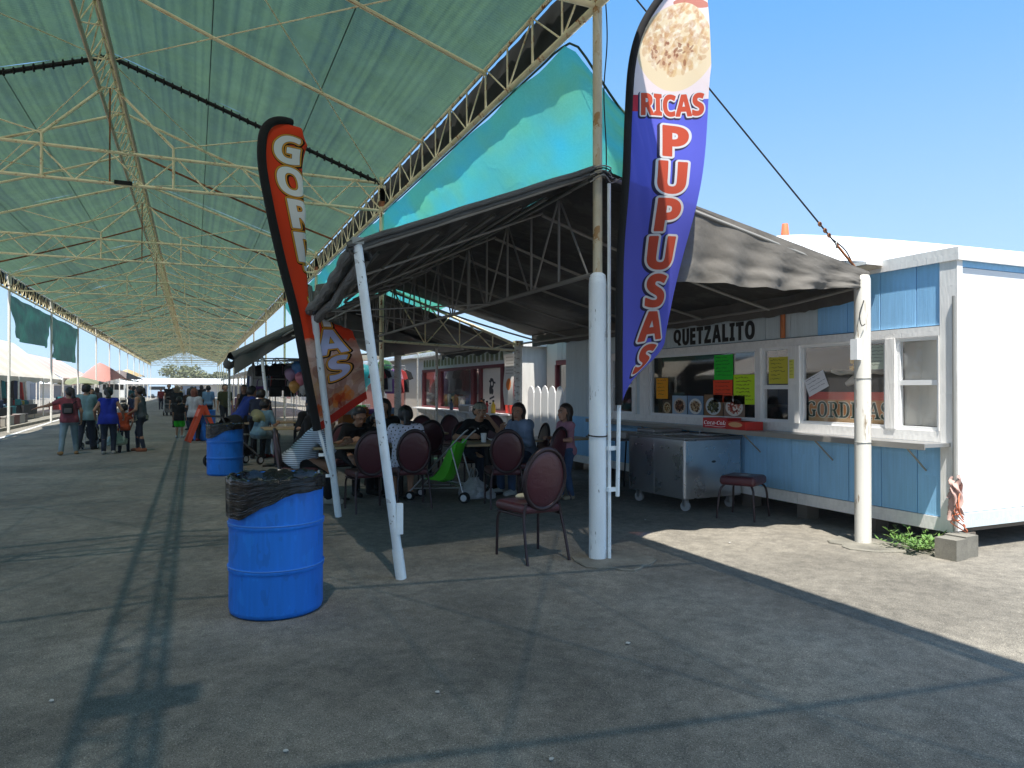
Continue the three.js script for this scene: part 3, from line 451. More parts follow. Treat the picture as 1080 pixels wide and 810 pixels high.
// notices taped in the windows: flat prints
const scribble = (bg, ink, lines, sd) => ctex(canvas(128, 160, (c, w, h) => { c.fillStyle = bg; c.fillRect(0, 0, w, h); c.strokeStyle = ink; c.lineWidth = 2.2; let q = sd; const r = () => { q = (q * 16807) % 2147483647; return q / 2147483647; }; for (let k = 0; k < lines; k++) { const y = 16 + k * (h - 24) / lines; let x = 10 + r() * 8; c.beginPath(); c.moveTo(x, y); const end = w - 12 - r() * 40; while (x < end) { x += 3 + r() * 4; c.lineTo(x, y + (r() - 0.5) * 9); if (r() < 0.16) { x += 5; c.moveTo(x, y); } } c.stroke(); } }), true, false);
const plate = (bg, rim, foods, sd) => ctex(canvas(160, 160, (c, w, h) => { c.fillStyle = bg; c.fillRect(0, 0, w, h); c.fillStyle = rim; c.beginPath(); c.ellipse(80, 82, 66, 62, 0, 0, 7); c.fill(); let q = sd; const r = () => { q = (q * 16807) % 2147483647; return q / 2147483647; }; for (let i = 0; i < 150; i++) { const a = r() * 6.28, d = Math.sqrt(r()) * 46; c.fillStyle = foods[Math.floor(r() * foods.length)]; c.beginPath(); c.ellipse(80 + Math.cos(a) * d, 82 + Math.sin(a) * d * 0.9, 4 + r() * 9, 3 + r() * 5, r() * 3, 0, 7); c.fill(); } }), true, false);
function poster(name, label, cat, z0, z1, y0, y1, tex, x = SX - 0.008, turn = 0) {
  const w = z1 - z0, h = y1 - y0; const g = box(w, h, 0.003); const uv = g.attributes.uv, p = g.attributes.position, n = g.attributes.normal; for (let i = 0; i < p.count; i++) uv.setXY(i, p.getX(i) / w + 0.5, p.getY(i) / h + 0.5);
  const o = solo(name, g, M(0xffffff, 0.8, 0, { map: tex }), label, cat, [x, (y0 + y1) / 2, (z0 + z1) / 2], -Math.PI / 2); o.rotation.set(0, -Math.PI / 2, turn, 'YXZ'); return o;
}
const GX = SX + 0.016;
poster('notice', 'green handwritten notice taped in the wide serving window', 'notice', -7.79, -7.42, 1.62, 1.95, scribble('#22c832', '#0c3a14', 6, 5), GX);
poster('notice', 'orange-red handwritten notice below the green one', 'notice', -7.81, -7.43, 1.32, 1.615, scribble('#f04a1c', '#5a1408', 5, 9), GX);
poster('notice', 'yellow-green handwritten notice right of the orange-red one', 'notice', -7.41, -7.02, 1.30, 1.68, scribble('#c8f01e', '#2c380c', 7, 21), GX);
poster('notice', 'amber notice at the left end of the wide serving window', 'notice', -9.12, -8.83, 1.35, 1.66, scribble('#f0a010', '#4a3008', 5, 33), GX);
poster('notice', 'yellow notice behind the narrow service window', 'notice', -6.78, -6.47, 1.56, 1.88, scribble('#d2c840', '#30300c', 6, 41), GX);
poster('notice', 'white handwritten card tilted in the right serving window', 'notice', -6.2, -5.9, 1.46, 1.66, scribble('#e4e4ea', '#3a3a58', 4, 57), GX, 0.42);
poster('notice', 'pale menu sheet at the right edge of the serving window', 'notice', -5.34, -5.17, 1.7, 1.95, scribble('#b9c2b4', '#333333', 6, 61), GX);
poster('notice', 'yellow strip of paper on the trim beside the service window', 'notice', -6.4, -6.33, 1.62, 1.84, scribble('#d8d860', '#40400c', 5, 67), SX - 0.034);
poster('food_photo', 'photo of a plate of browned meat, leftmost of the row in the window', 'food photo', -8.96, -8.74, 1.115, 1.33, plate('#5b4a3a', '#b8a684', ['#6b4a22', '#8d6d33', '#d8c9a0', '#3d2a16', '#c77f2d'], 3), GX);
poster('food_photo', 'photo of a dark stew on a pale blue sheet in the window row', 'food photo', -8.72, -8.38, 1.115, 1.40, plate('#9fb4c8', '#c9b7a6', ['#4a2d1c', '#6e4630', '#8a5a3a', '#2d1a10'], 7), GX);
poster('food_photo', 'photo of a round white plate of food on blue in the window row', 'food photo', -8.36, -8.02, 1.115, 1.40, plate('#7d97b4', '#d7d9d8', ['#8b6a4a', '#b79a73', '#5d4129', '#c6b18b'], 11), GX);
poster('food_photo', 'photo of a white bowl of greens on a brown table in the window row', 'food photo', -8.0, -7.62, 1.115, 1.42, plate('#8a6a4c', '#ccd3d6', ['#3c3d24', '#5c5a33', '#2b2a18', '#77704a'], 17), GX);
poster('food_photo', 'photo of a red and white dish, rightmost of the row in the window', 'food photo', -7.6, -7.2, 1.115, 1.41, plate('#8d7566', '#e2ddd6', ['#b0473a', '#e8ddcf', '#c98a6d', '#f0ece2', '#8f3a2e'], 23), GX);
{ // GORDITAS board leaning inside the right window
  const t = thing('gorditas_sign', 'wooden GORDITAS sign board leaning inside the right serving window', 'sign', [SX + 0.07, 1.105, -5.69]);
  const tx = ctex(canvas(512, 192, (c, w, h) => { c.fillStyle = '#c98a58'; c.fillRect(0, 0, w, h); c.fillStyle = '#d4523e'; c.fillRect(0, 0, w, 46); c.fillStyle = '#d8b080'; c.fillRect(0, 150, w, 42); c.font = 'bold 128px serif'; c.textAlign = 'center'; c.save(); c.translate(w / 2, 150); c.scale(0.80, 1); c.lineWidth = 9; c.strokeStyle = '#e8e2cc'; c.strokeText('GORDITAS', 0, 0); c.fillStyle = '#33493e'; c.fillText('GORDITAS', 0, 0); c.restore(); c.fillStyle = 'rgba(220,210,180,.35)'; for (let i = 0; i < 60; i++) c.fillRect((i * 97) % w, (i * 53) % h, 3 + i % 9, 2); }), true, false);
  const g = box(1.02, 0.36, 0.02, 0, 0.18, 0); const uv = g.attributes.uv, p = g.attributes.position; for (let i = 0; i < p.count; i++) uv.setXY(i, p.getX(i) / 1.02 + 0.5, p.getY(i) / 0.36);
  part(t, 'board', g, M(0xffffff, 0.7, 0, { map: tx })); t.rotation.set(0, -Math.PI / 2, 0);
}
{ // cow skull with yellow flowers hanging in the window
  const t = thing('cow_skull', 'bleached horned skull decked with yellow flowers inside the right window', 'decoration', [SX + 0.16, 1.62, -5.58]);
  const bone = M([0.62, 0.58, 0.5], 0.8);
  part(t, 'skull', [mv(new THREE.SphereGeometry(0.07, 14, 10), 0, 0.02, 0, 0, 0, 0, [0.8, 0.8, 1.2]), bar([0, 0.01, -0.02], [-0.02, -0.07, -0.16], 0.055, 10, 0.03, false)], bone);
  for (const s of [-1, 1]) part(t, 'horn', tube([[0, 0.05, s * 0.05], [0, 0.06, s * 0.16], [0, 0.05, s * 0.28], [-0.02, 0.08, s * 0.36]], 0.022, 12, 7), bone);
  const fl = []; for (let i = 0; i < 46; i++) fl.push(mv(new THREE.IcosahedronGeometry(rr(0.014, 0.028), 0), rr(-0.05, 0.03), 0.09 + rr(0, 0.13), rr(-0.12, 0.13), rr(0, 6)));
  part(t, 'flowers', fl, M([0.72, 0.45, 0.05], 0.7)).userData.kind = 'stuff';
}
{ // carton of soft drink cans and a snack box on the counter
  const t = thing('drink_carton', 'red soft drink carton with white script on the counter', 'carton', [SX - 0.2, 0.998, -7.38], 0.05);
  const tx = ctex(canvas(256, 96, (c, w, h) => { c.fillStyle = '#c4101c'; c.fillRect(0, 0, w, h); c.fillStyle = '#fff'; c.font = 'italic bold 50px serif'; c.textAlign = 'center'; c.fillText('Coca-Cola', w / 2, 62); c.strokeStyle = '#fff'; c.lineWidth = 4; c.beginPath(); c.moveTo(20, 80); c.bezierCurveTo(90, 60, 150, 96, 236, 74); c.stroke(); }), true, false);
  const g = box(0.4, 0.13, 0.26, 0, 0.065, 0); const uv = g.attributes.uv, p = g.attributes.position, n = g.attributes.normal; for (let i = 0; i < p.count; i++) if (Math.abs(n.getZ(i)) > 0.5) uv.setXY(i, p.getX(i) * -Math.sign(n.getZ(i)) * -1 / 0.4 + 0.5, p.getY(i) / 0.13); else uv.setXY(i, 0.02, 0.05);
  part(t, 'box', g, M(0xffffff, 0.45, 0, { map: tx })); t.rotation.y = -Math.PI / 2 + 0.15;
  const s = thing('snack_box', 'red cardboard tray with a tan food picture beside the drink carton', 'carton', [SX - 0.22, 0.998, -6.95], -Math.PI / 2 - 0.08);
  const tx2 = ctex(canvas(128, 64, (c, w, h) => { c.fillStyle = '#c62414'; c.fillRect(0, 0, w, h); c.fillStyle = '#d9a878'; c.beginPath(); c.ellipse(64, 24, 46, 20, 0, 0, 7); c.fill(); }), true, false);
  const g2 = box(0.38, 0.10, 0.26, 0, 0.05, 0); const u2 = g2.attributes.uv, p2 = g2.attributes.position, n2 = g2.attributes.normal; for (let i = 0; i < p2.count; i++) if (Math.abs(n2.getZ(i)) > 0.5) u2.setXY(i, p2.getX(i) / 0.38 + 0.5, p2.getY(i) / 0.1); else u2.setXY(i, 0.02, 0.05);
  part(s, 'box', g2, M(0xffffff, 0.6, 0, { map: tx2 }));
}
{ // cinder block, rags, weed at the corner
  const t = thing('cinder_block', 'grey cinder block at the foot of the stand corner', 'block', [6.22, 0, -4.3], 0.1);
  const sh = new THREE.Shape([[-0.2, 0], [0.2, 0], [0.2, 0.19], [-0.2, 0.19]].map(p => new THREE.Vector2(...p)));
  part(t, 'block', [box(0.19, 0.19, 0.19, 0.1, 0.095, 0), box(0.17, 0.18, 0.19, -0.1, 0.092, 0.02)], mConcrete);
  const rg = solo('rag_bundle', [[0.7, 0.34, 0.05, 0.3], [0.66, 0.26, 0.06, 1.9], [0.62, 0.3, 0.045, 3.4], [0.56, 0.2, 0.06, 5.0], [0.68, 0.16, 0.07, 4.2]].map(([y, L, w, a]) => sheet(6, 18, (u, v) => { const q = a + (u - 0.5) * 1.5 + 0.5 * Math.sin(v * 5 + a), r = 0.022 + 0.03 * v + 0.02 * Math.sin(u * 6 + v * 8 + a) + 0.02 * Math.exp(-Math.pow((v - 0.15) * 7, 2)); return [Math.cos(q) * r, y - v * L + 0.02 * Math.sin(u * 4 + a), Math.sin(q) * r]; })), M([0.55, 0.36, 0.32], 0.95), 'faded reddish rags tied round the conduit at the stand corner', 'rags', [SX - 0.045, 0, SZ1 + 0.015]);
  const w = solo('rope_scraps', [0, 1, 2, 3, 4].map(k => tube([[0, 0.55 - k * 0.06, 0.03], [-0.06, 0.5 - k * 0.05, 0.06 - 0.02 * k], [-0.05 + 0.03 * k, 0.4 - k * 0.05, 0.06], [0.02, 0.34 - k * 0.02, 0.05]], 0.006, 12, 4)), M([0.65, 0.2, 0.1], 0.9), 'loops of orange cord hanging over the rags at the corner', 'cord', [SX - 0.07, 0, SZ1 + 0.04]);
  const pl = thing('weed', 'low green weed growing beside the cinder block', 'plant', [6.15, 0, -4.62]);
  const lf = new THREE.BufferGeometry(); lf.setAttribute('position', new THREE.Float32BufferAttribute([0, 0, 0, 0.012, 0, 0.025, 0, 0.004, 0.06, -0.012, 0, 0.025], 3)); lf.setIndex([0, 1, 2, 0, 2, 3]); lf.setAttribute('uv', new THREE.Float32BufferAttribute([0, 0, 1, 0, 1, 1, 0, 1], 2)); lf.computeVertexNormals();
  const leaves = [], stems = []; for (let i = 0; i < 26; i++) { const a = rr(0, 6.28), L = rr(0.12, 0.34), tip = [Math.cos(a) * L, rr(0.06, 0.2), Math.sin(a) * L * 1.1]; stems.push(bar([0, 0, 0], tip, 0.003, 4)); for (let k = 0; k < 13; k++) { const t = rr(0.25, 1); leaves.push(mv(lf, tip[0] * t, tip[1] * t, tip[2] * t, rr(0, 6.28), rr(-0.8, 0.3), 0, rr(0.6, 1.2))); } }
  part(pl, 'stems', stems, M([0.12, 0.2, 0.04], 0.8)); part(pl, 'leaves', leaves, M([0.14, 0.30, 0.05], 0.7, 0, { transmission: 0.3, thickness: 0 })).userData.kind = 'stuff';
}
{ // white tent roof, orange cone and vents beyond the stand
  const t = thing('white_tent', 'white peaked tent roof rising behind the blue stand', 'tent', [13.4, 0, -13.6]);
  part(t, 'roof', sheet(48, 16, (u, v) => { const a = u * 6.283, r = v * 6.4, q = 1 + 0.05 * Math.cos(a * 8) * v; return [Math.cos(a) * r * q, 5.3 - 1.7 * Math.pow(v, 1.15) + 0.06 * Math.sin(a * 8) * v, Math.sin(a) * r * q]; }), mWhite);
  for (const [x, z] of [[3.5, 2.5], [-3.5, 2.5], [3.5, -2.5], [-3.5, -2.5]]) part(t, 'post', bar([x, 0, z], [x, 3.5, z], 0.06, 8), mWhite);
  const cn = solo('traffic_cone', lathe([[0, 0.3], [0.07, 0.29], [0.1, 0]], 14), M([0.75, 0.16, 0.06], 0.6), 'orange cone cap on top of the white tent roof', 'cone', [13.4, 5.3, -13.6]);
  const v = thing('roof_vent', 'round grey roof vent with a white cap on the stand roof', 'vent', [11.2, 3.42, -9.3]);
  part(v, 'drum', lathe([[0, 0], [0.45, 0], [0.55, 0.34], [0.45, 0.4], [0, 0.42]], 24), M([0.5, 0.52, 0.54], 0.5, 0.3)); part(v, 'cap', bar([0, 0.4, 0], [0, 0.62, 0], 0.09, 10, 0.07, false), mWhite);
  const st = thing('neighbour_stand', 'plain white stand behind the blue one', 'stand', [12.4, 0, -8.9]);
  part(st, 'wall', B(-2.2, 2.4, 0, 3.3, -2.2, 1.5), mWhiteBoard); part(st, 'roof', B(-2.3, 2.55, 3.303, 3.4, -2.3, 1.6), mWhite);
}
// ---------- feather flags ----------
function outline(pts, t) { // polyline lookup by height parameter
  const k = t * (pts.length - 1), i = Math.min(pts.length - 2, Math.floor(k)), f = k - i; return pts[i].map((v, q) => v + (pts[i + 1][q] - v) * f);
}
const smooth = (pts) => { const c = new THREE.CatmullRomCurve3(pts.map(p => V(...p)), false, 'centripetal'); c.arcLengthDivisions = 600; return t => c.getPointAt(Math.min(1, Math.max(0, t))); };
// orange GORDITAS flag on the second leaning prop
{
  const t = thing('feather_flag', 'orange feather flag lettered GORDITAS on the leaning prop', 'flag', [0, 0, 0]);
  const W = 320, H = 1664;
  const tx = ctex(canvas(W, H, (c) => {
    c.fillStyle = '#df4424'; c.fillRect(0, 0, W, H);
    const r = (() => { let q = 77; return () => { q = (q * 16807) % 2147483647; return q / 2147483647; }; })();
    c.fillStyle = '#a98878'; c.fillRect(0, H * 0.76, W, H * 0.24);
    const pal = ['#c9a79c', '#b98f7e', '#a8786a', '#d8bdb2', '#8d6154', '#c79a72'];           // printed food picture on the lower part
    for (let i = 0; i < 420; i++) { const y = H * 0.74 + r() * H * 0.22; c.globalAlpha = 0.5; c.fillStyle = pal[Math.floor(r() * 6)]; c.beginPath(); c.ellipse(r() * W, y, 20 + r() * 50, 14 + r() * 34, r() * 3, 0, 7); c.fill(); }
    for (let i = 0; i < 26; i++) { c.globalAlpha = 0.5; c.fillStyle = ['#b8421e', '#d97a34', '#8c2a16'][Math.floor(r() * 3)]; c.beginPath(); c.ellipse(r() * W * 0.7, H * 0.93 + r() * 60, 10 + r() * 26, 8 + r() * 18, r() * 3, 0, 7); c.fill(); }
    c.globalAlpha = 1; c.fillStyle = '#b03024'; c.fillRect(0, H - 40, W, 40);
    c.textAlign = 'center'; c.lineJoin = 'round';
    'GORDITAS'.split('').forEach((ch, i) => { const y = 285 + i * 168; c.save(); c.translate(W * [0.42, 0.45, 0.48, 0.5, 0.5, 0.5, 0.5, 0.55][i], y); c.scale(i > 5 ? 1.4 : 1.34, 1.02); c.font = 'bold 196px sans-serif'; c.lineWidth = 34; c.strokeStyle = '#2a1a12'; c.strokeText(ch, 3, 3); c.lineWidth = 24; c.strokeStyle = '#d99a3a'; c.strokeText(ch, 0, 0); c.lineWidth = 10; c.strokeStyle = '#3a2418'; c.strokeText(ch, 0, 0); c.fillStyle = i > 5 ? '#b9bbe0' : '#e6e6ea'; c.strokeStyle = c.fillStyle; c.lineWidth = 7; c.strokeText(ch, 0, 0); c.fillText(ch, 0, 0); c.restore(); });
  }), true, false);
  const mast = smooth([[1.33, 1.02, -8.5], [1.2, 1.7, -8.5], [1.08, 2.35, -8.5], [0.93, 2.95, -8.5], [0.8, 3.55, -8.5], [0.72, 4.05, -8.52], [0.73, 4.32, -8.55], [0.80, 4.48, -8.6], [0.93, 4.56, -8.66], [1.06, 4.58, -8.74]]);
  const zv = v => v;                                         // v: 0 foot, 1 tip
  const K = [[0, 1.05], [0.30, 1.05], [0.37, 0.24], [0.5, 0.36], [0.6, 0.46], [0.7, 0.58], [0.8, 0.68], [0.9, 0.72], [1, 0.9]]; const seen = v => { for (let i = 1; i < K.length; i++) if (v <= K[i][0]) return THREE.MathUtils.lerp(K[i - 1][1], K[i][1], THREE.MathUtils.smoothstep(v, K[i - 1][0], K[i][0])); return 0.9; };
  const f = (u, v) => { const p = mast(v * 0.98); const q = seen(v), wdt = v > 0.9 ? Math.max(0.04, 0.6 * (1 - (v - 0.9) * 8.2)) : 0.6;
    let x = p.x + 0.01, z = p.z; const n = 24, du = u * wdt / n; for (let k = 0; k < n; k++) { const s = k / n * u; const a = 0.12 + 1.65 * THREE.MathUtils.smoothstep(s, q - 0.06, q + 0.1) + 0.16 * Math.sin(v * 16 + s * 3) * (v < 0.3 ? 1.6 : 1); x += Math.cos(a) * du; z -= Math.sin(a) * du; }
    const lift = u * 0.36 * THREE.MathUtils.smoothstep(0.34 - v, 0, 0.3); return [x, p.y + lift - 0.02 * u * (v > 0.4 ? 1 : 0), z]; };
  part(t, 'cloth', sheet(26, 110, f), M(0xffffff, 0.85, 0, { map: tx, transmission: 0.25, thickness: 0, specularIntensity: 0.2 }));
  const P = []; for (let k = 0; k <= 40; k++) { const p = mast(k / 40); P.push([p.x - 0.03, p.y + (k > 34 ? 0.03 : 0), p.z]); }
  part(t, 'sleeve', tube(P, 0.05, 100, 8), fabric([0.012, 0.012, 0.014]));
  part(t, 'staff', bar([1.46, 0.5, -8.5], [1.31, 1.05, -8.5], 0.018, 10), mPoleWhite);
}
// blue PUPUSAS flag on the big pole
{
  const t = thing('feather_flag', 'blue feather flag lettered RICAS PUPUSAS on the big pole', 'flag', [0, 0, 0]);
  const W = 400, H = 1800;
  const tx = ctex(canvas(W, H, (c) => {
    c.fillStyle = '#666ad6'; c.fillRect(0, 0, W, H);
    const r = (() => { let q = 4177; return () => { q = (q * 16807) % 2147483647; return q / 2147483647; }; })();
    c.fillStyle = '#efdcdc'; c.fillRect(0, 0, W, 650);
    c.fillStyle = '#c98a86'; c.fillRect(0, 0, W, 110);
    c.fillStyle = '#f6ecea'; c.beginPath(); c.ellipse(230, 165, 190, 90, 0, 0, 7); c.fill();
    c.fillStyle = '#cf8676'; c.beginPath(); c.ellipse(260, 240, 150, 30, 0, 0, 7); c.fill();
    c.fillStyle = '#f0d8b4'; c.beginPath(); c.ellipse(205, 430, 215, 190, 0.1, 0, 7); c.fill();
    for (let i = 0; i < 420; i++) { const a = r() * 6.28, d = Math.sqrt(r()); c.globalAlpha = 0.28; c.fillStyle = ['#fbf3e2', '#e9c692', '#d8a76a', '#b77a4e', '#fff8ee', '#c98f6e'][Math.floor(r() * 6)]; c.beginPath(); c.ellipse(205 + Math.cos(a) * d * 190, 400 + Math.sin(a) * d * 150, 6 + r() * 22, 5 + r() * 12, r() * 3, 0, 7); c.fill(); }
    c.globalAlpha = 0.55; for (let i = 0; i < 30; i++) { c.fillStyle = '#8e5a44'; c.beginPath(); c.ellipse(80 + r() * 230, 430 + r() * 90, 4 + r() * 12, 3 + r() * 7, r() * 3, 0, 7); c.fill(); }
    c.globalAlpha = 1; c.fillStyle = '#c23a4a'; c.fillRect(0, 650, 90, 62);
    c.textAlign = 'center'; c.lineJoin = 'round';
    const put = (s, x, y, size, sx, sy, rot = 0) => { c.save(); c.translate(x, y); c.rotate(rot); c.scale(sx, sy); c.font = `bold ${size}px sans-serif`; c.lineWidth = size * 0.2; c.strokeStyle = '#3a3550'; c.strokeText(s, -5, 5); c.lineWidth = size * 0.15; c.strokeStyle = '#e2dede'; c.strokeText(s, 0, 0); c.fillStyle = c.strokeStyle = '#cf563f'; c.lineWidth = size * 0.05; c.strokeText(s, 0, 0); c.fillText(s, 0, 0); c.restore(); };
    put('RICAS', 214, 716, 112, 1.08, 1.0, -0.05);
    'PUPUSAS'.split('').forEach((ch, i) => put(ch, 236, 872 + i * 139, 160, 1.78, 1.0, -0.02));
  }), true, false);
  const mast = smooth([[3.38, 1.36, -5.36], [3.37, 2.0, -5.34], [3.36, 2.7, -5.3], [3.365, 3.3, -5.22], [3.39, 3.85, -5.22], [3.43, 4.3, -5.22], [3.51, 4.58, -5.22], [3.66, 4.84, -5.21], [3.86, 5.08, -5.2], [4.08, 5.24, -5.19], [4.18, 5.28, -5.18]]);
  const f = (u, v) => { const p = mast(v * 0.985); const sm = THREE.MathUtils.smoothstep; let wdt = THREE.MathUtils.lerp(0.44, 0.70, sm(v, 0.02, 0.6)) * (0.12 + 0.88 * sm(v, -0.02, 0.12)); wdt = Math.min(wdt, Math.max(0.03, 4.13 - p.x));
    const curl = 0.7 * sm(0.42 - v, 0, 0.34); let x = p.x + 0.02, z = p.z; const n = 22, du = u * wdt / n; for (let k = 0; k < n; k++) { const s = k / n * u; const a = -0.30 + curl * sm(s, 0.25, 0.9) + 0.26 * Math.sin(s * 6 + v * 9); x += Math.cos(a) * du; z -= Math.sin(a) * du; }
    return [x, p.y + u * (v < 0.2 ? (0.2 - v) * 0.8 : 0) - u * 0.06 * sm(v, 0.75, 1), z]; };
  part(t, 'cloth', sheet(26, 120, f), M(0xffffff, 0.85, 0, { map: tx, transmission: 0.42, thickness: 0, specularIntensity: 0.2 }));
  const P = []; for (let k = 0; k <= 40; k++) { const p = mast(k / 40); P.push([p.x, p.y, p.z]); }
  part(t, 'sleeve', tube(P, 0.034, 100, 8), fabric([0.016, 0.016, 0.02]));
  part(t, 'staff', bar([3.39, 0.56, -5.40], [3.383, 1.45, -5.36], 0.018, 10), mPoleWhite);
  for (const y of [0.62, 0.98]) part(t, 'bracket', box(0.1, 0.035, 0.04, 3.35, y, -5.42), mPoleWhite);
}
// ---------- barrels ----------
function drumGeo() { return lathe([[0, 0.02], [0.27, 0.0], [0.292, 0.015], [0.298, 0.04], [0.298, 0.28], [0.304, 0.285], [0.306, 0.30], [0.304, 0.315], [0.298, 0.32], [0.298, 0.56], [0.304, 0.565], [0.306, 0.58], [0.304, 0.595], [0.298, 0.60], [0.298, 0.84], [0.302, 0.85], [0.302, 0.875], [0.285, 0.88], [0.28, 0.86], [0.28, 0.3]], 48); }
const gDrum = drumGeo();
const gRing = [0.30, 0.58].map(y => mv(new THREE.TorusGeometry(0.3045, 0.0045, 6, 48), 0, y + 0.012, 0, 0, Math.PI / 2));
function bagGeo(sd, drop) { return sheet(80, 14, (u, v) => { const a = u * 6.2832, cs = Math.cos(a), sn = Math.sin(a); const n = fbm(cs * 3.2 + sd, sn * 3.2 + v * 1.3, v * 0.5, 4); const low = 0.09 + 0.02 * n + drop * Math.pow(Math.max(0, Math.cos(a - 3.3)), 2);
  const h = v < 0.25 ? [0.262, 0.86 - (0.25 - v) * 1.2] : v < 0.4 ? [0.27 + (v - 0.25) * 0.3, 0.888 + 0.008 * Math.sin(a * 17)] : [0.312 + 0.003 * Math.sin(a * 23) + 0.006 * n, 0.89 - (v - 0.4) / 0.6 * low];
  const q = h[0] + (v > 0.3 ? 0.003 * Math.sin(a * 31 + v * 3) + 0.006 * n : 0); return [cs * q, h[1] + 0.007 * Math.sin(a * 9 + sd) * (v < 0.4 ? 1 : 0.2), sn * q]; }); }
function barrel(label, pos, turn, sd, drop = 0.2, bag = true, s = 1) {
  const t = thing('trash_barrel', label, 'barrel', pos, turn, 'blue plastic barrels along the aisle');
  part(t, 'drum', gDrum, mDrumBlue); part(t, 'rib', gRing[0], mDrumRib); part(t, 'rib', gRing[1], mDrumRib);
  if (bag) part(t, 'liner_bag', bagGeo(sd, drop), mBagBlack);
  t.scale.setScalar(s); return t;
}
const mDrumRib = M([0.05, 0.22, 0.66], 0.5);
barrel('big blue plastic barrel with a black liner, nearest the camera', [0.52, 0, -5.17], 0.6, 3, 0.17, true, 1.03);
barrel('blue plastic barrel with a black liner behind the nearest one', [0.50, 0, -13.6], 0.6, 8, 0.16);
barrel('small looking blue barrel beside the orange barricade far down the aisle', [0.28, 0, -22.9], 0, 5, 0.1, false);
// ---------- banquet chairs ----------
function makeChair(label) {
  const t = thing('banquet_chair', label, 'chair', [0, 0, 0], 0, 'maroon oval-back chairs');
  // front is +z; origin on the floor under the seat
  const seat = new RoundedBoxGeometry(0.46, 0.085, 0.46, 5, 0.04); { const p = seat.attributes.position; for (let i = 0; i < p.count; i++) { const x = p.getX(i), z = p.getZ(i), k = z < 0 ? 1 - 0.16 * (-z / 0.23) : 1; p.setX(i, x * k); if (p.getY(i) > 0) p.setY(i, p.getY(i) + 0.012 * Math.cos(x * 6) * Math.cos(z * 6)); } seat.computeVertexNormals(); }
  part(t, 'seat', mv(seat, 0, 0.455, 0.02), mVinyl);
  part(t, 'seat_frame', [bar([-0.19, 0.40, -0.2], [-0.21, 0.40, 0.22], 0.013, 8), bar([0.19, 0.40, -0.2], [0.21, 0.40, 0.22], 0.013, 8), bar([-0.21, 0.4, 0.2], [0.21, 0.4, 0.2], 0.013, 8)], mChairMetal);
  const oval = new THREE.SphereGeometry(1, 28, 16); oval.scale(0.195, 0.255, 0.032);
  const tilt = g => mv(g, 0, 0.715, -0.235, 0, -0.14);
  part(t, 'backrest', tilt(oval), mVinyl);
  const ring = new THREE.TorusGeometry(0.205, 0.019, 8, 40); ring.scale(1, 1.29, 1.2);
  part(t, 'back_frame', tilt(ring), mChairMetal);
  for (const s of [-1, 1]) { part(t, 'leg', tube([[s * 0.17, 0.50, -0.20], [s * 0.19, 0.40, -0.20], [s * 0.205, 0.25, -0.235], [s * 0.215, 0, -0.30]], 0.013, 16, 8), mChairMetal); part(t, 'leg', tube([[s * 0.2, 0.41, 0.17], [s * 0.215, 0.36, 0.205], [s * 0.22, 0.2, 0.215], [s * 0.222, 0, 0.22]], 0.013, 16, 8), mChairMetal); }
  return t;
}
const chair0 = makeChair('maroon oval-back chair standing alone beside the big white pole'); chair0.position.set(2.76, 0, -5.85); chair0.rotation.y = Math.PI + 0.12;
const chairAt = (x, z, turn, label) => dup(chair0, [x, 0, z], turn, label);
const PI = Math.PI;
chairAt(1.97, -8.92, PI + 0.05, 'maroon oval-back chair behind the nearest leaning pipe, its back to us');
chairAt(2.53, -8.98, PI - 0.06, 'maroon oval-back chair with the polka-dot woman sitting on it');
chairAt(3.64, -8.5, PI - 0.25, 'maroon oval-back chair pushed to the table of the man in a cap');
chairAt(4.33, -8.75, PI + 0.55, 'maroon oval-back chair held by the girl in pink');
chairAt(3.05, -11.3, PI + 0.2, 'dark oval-back chair at the middle table, left of its pair');
chairAt(3.55, -11.5, PI - 0.1, 'dark oval-back chair at the middle table, right of its pair');
chairAt(3.3, -12.9, 0.1, 'dark oval-back chair on the far side of the middle table');
chairAt(3.95, -13.0, -0.1, 'dark oval-back chair before the red-framed counter, left one');
chairAt(4.6, -13.1, 0.15, 'dark oval-back chair before the red-framed counter, middle one');
chairAt(5.15, -12.6, -0.5, 'dark oval-back chair before the red-framed counter, right one');
chairAt(1.22, -9.72, PI / 2, 'dark chair under the seated person in the striped shirt');
chairAt(2.05, -10.55, 0, 'dark chair of the person in the black hoodie');
chairAt(2.6, -10.85, -0.15, 'dark chair of the black-haired adult at the near table');
chairAt(3.86, -10.28, 0.1, 'dark chair under the man in a cap');
chairAt(4.5, -9.6, -PI / 2 - 0.1, 'dark chair under the long-haired woman in a pale shirt');
solo('crumpled_napkin', mv(new THREE.IcosahedronGeometry(0.05, 1), 0, 0.02, 0, 0, 0, 0, [1.5, 0.5, 1]), M([0.75, 0.66, 0.45], 0.9), 'crumpled yellowish napkin on the seat of the lone maroon chair', 'napkin', [2.72, 0.51, -5.94], 0.4);
{ // backless stool made from a chair base
  const t = thing('stool', 'backless maroon stool beside the steel cart', 'stool', [5.87, 0, -6.62], 0.5);
  part(t, 'seat', mv(new RoundedBoxGeometry(0.44, 0.11, 0.42, 4, 0.045), 0, 0.44, 0), mVinyl);
  for (const sx of [-1, 1]) for (const sz of [-1, 1]) part(t, 'leg', tube([[sx * 0.16, 0.4, sz * 0.15], [sx * 0.21, 0.34, sz * 0.19], [sx * 0.235, 0.2, sz * 0.205], [sx * 0.25, 0, sz * 0.22]], 0.013, 14, 8), mChairMetal);
  part(t, 'patch', box(0.12, 0.004, 0.09, -0.02, 0.498, 0.03), M([0.5, 0.5, 0.5], 0.8));
}
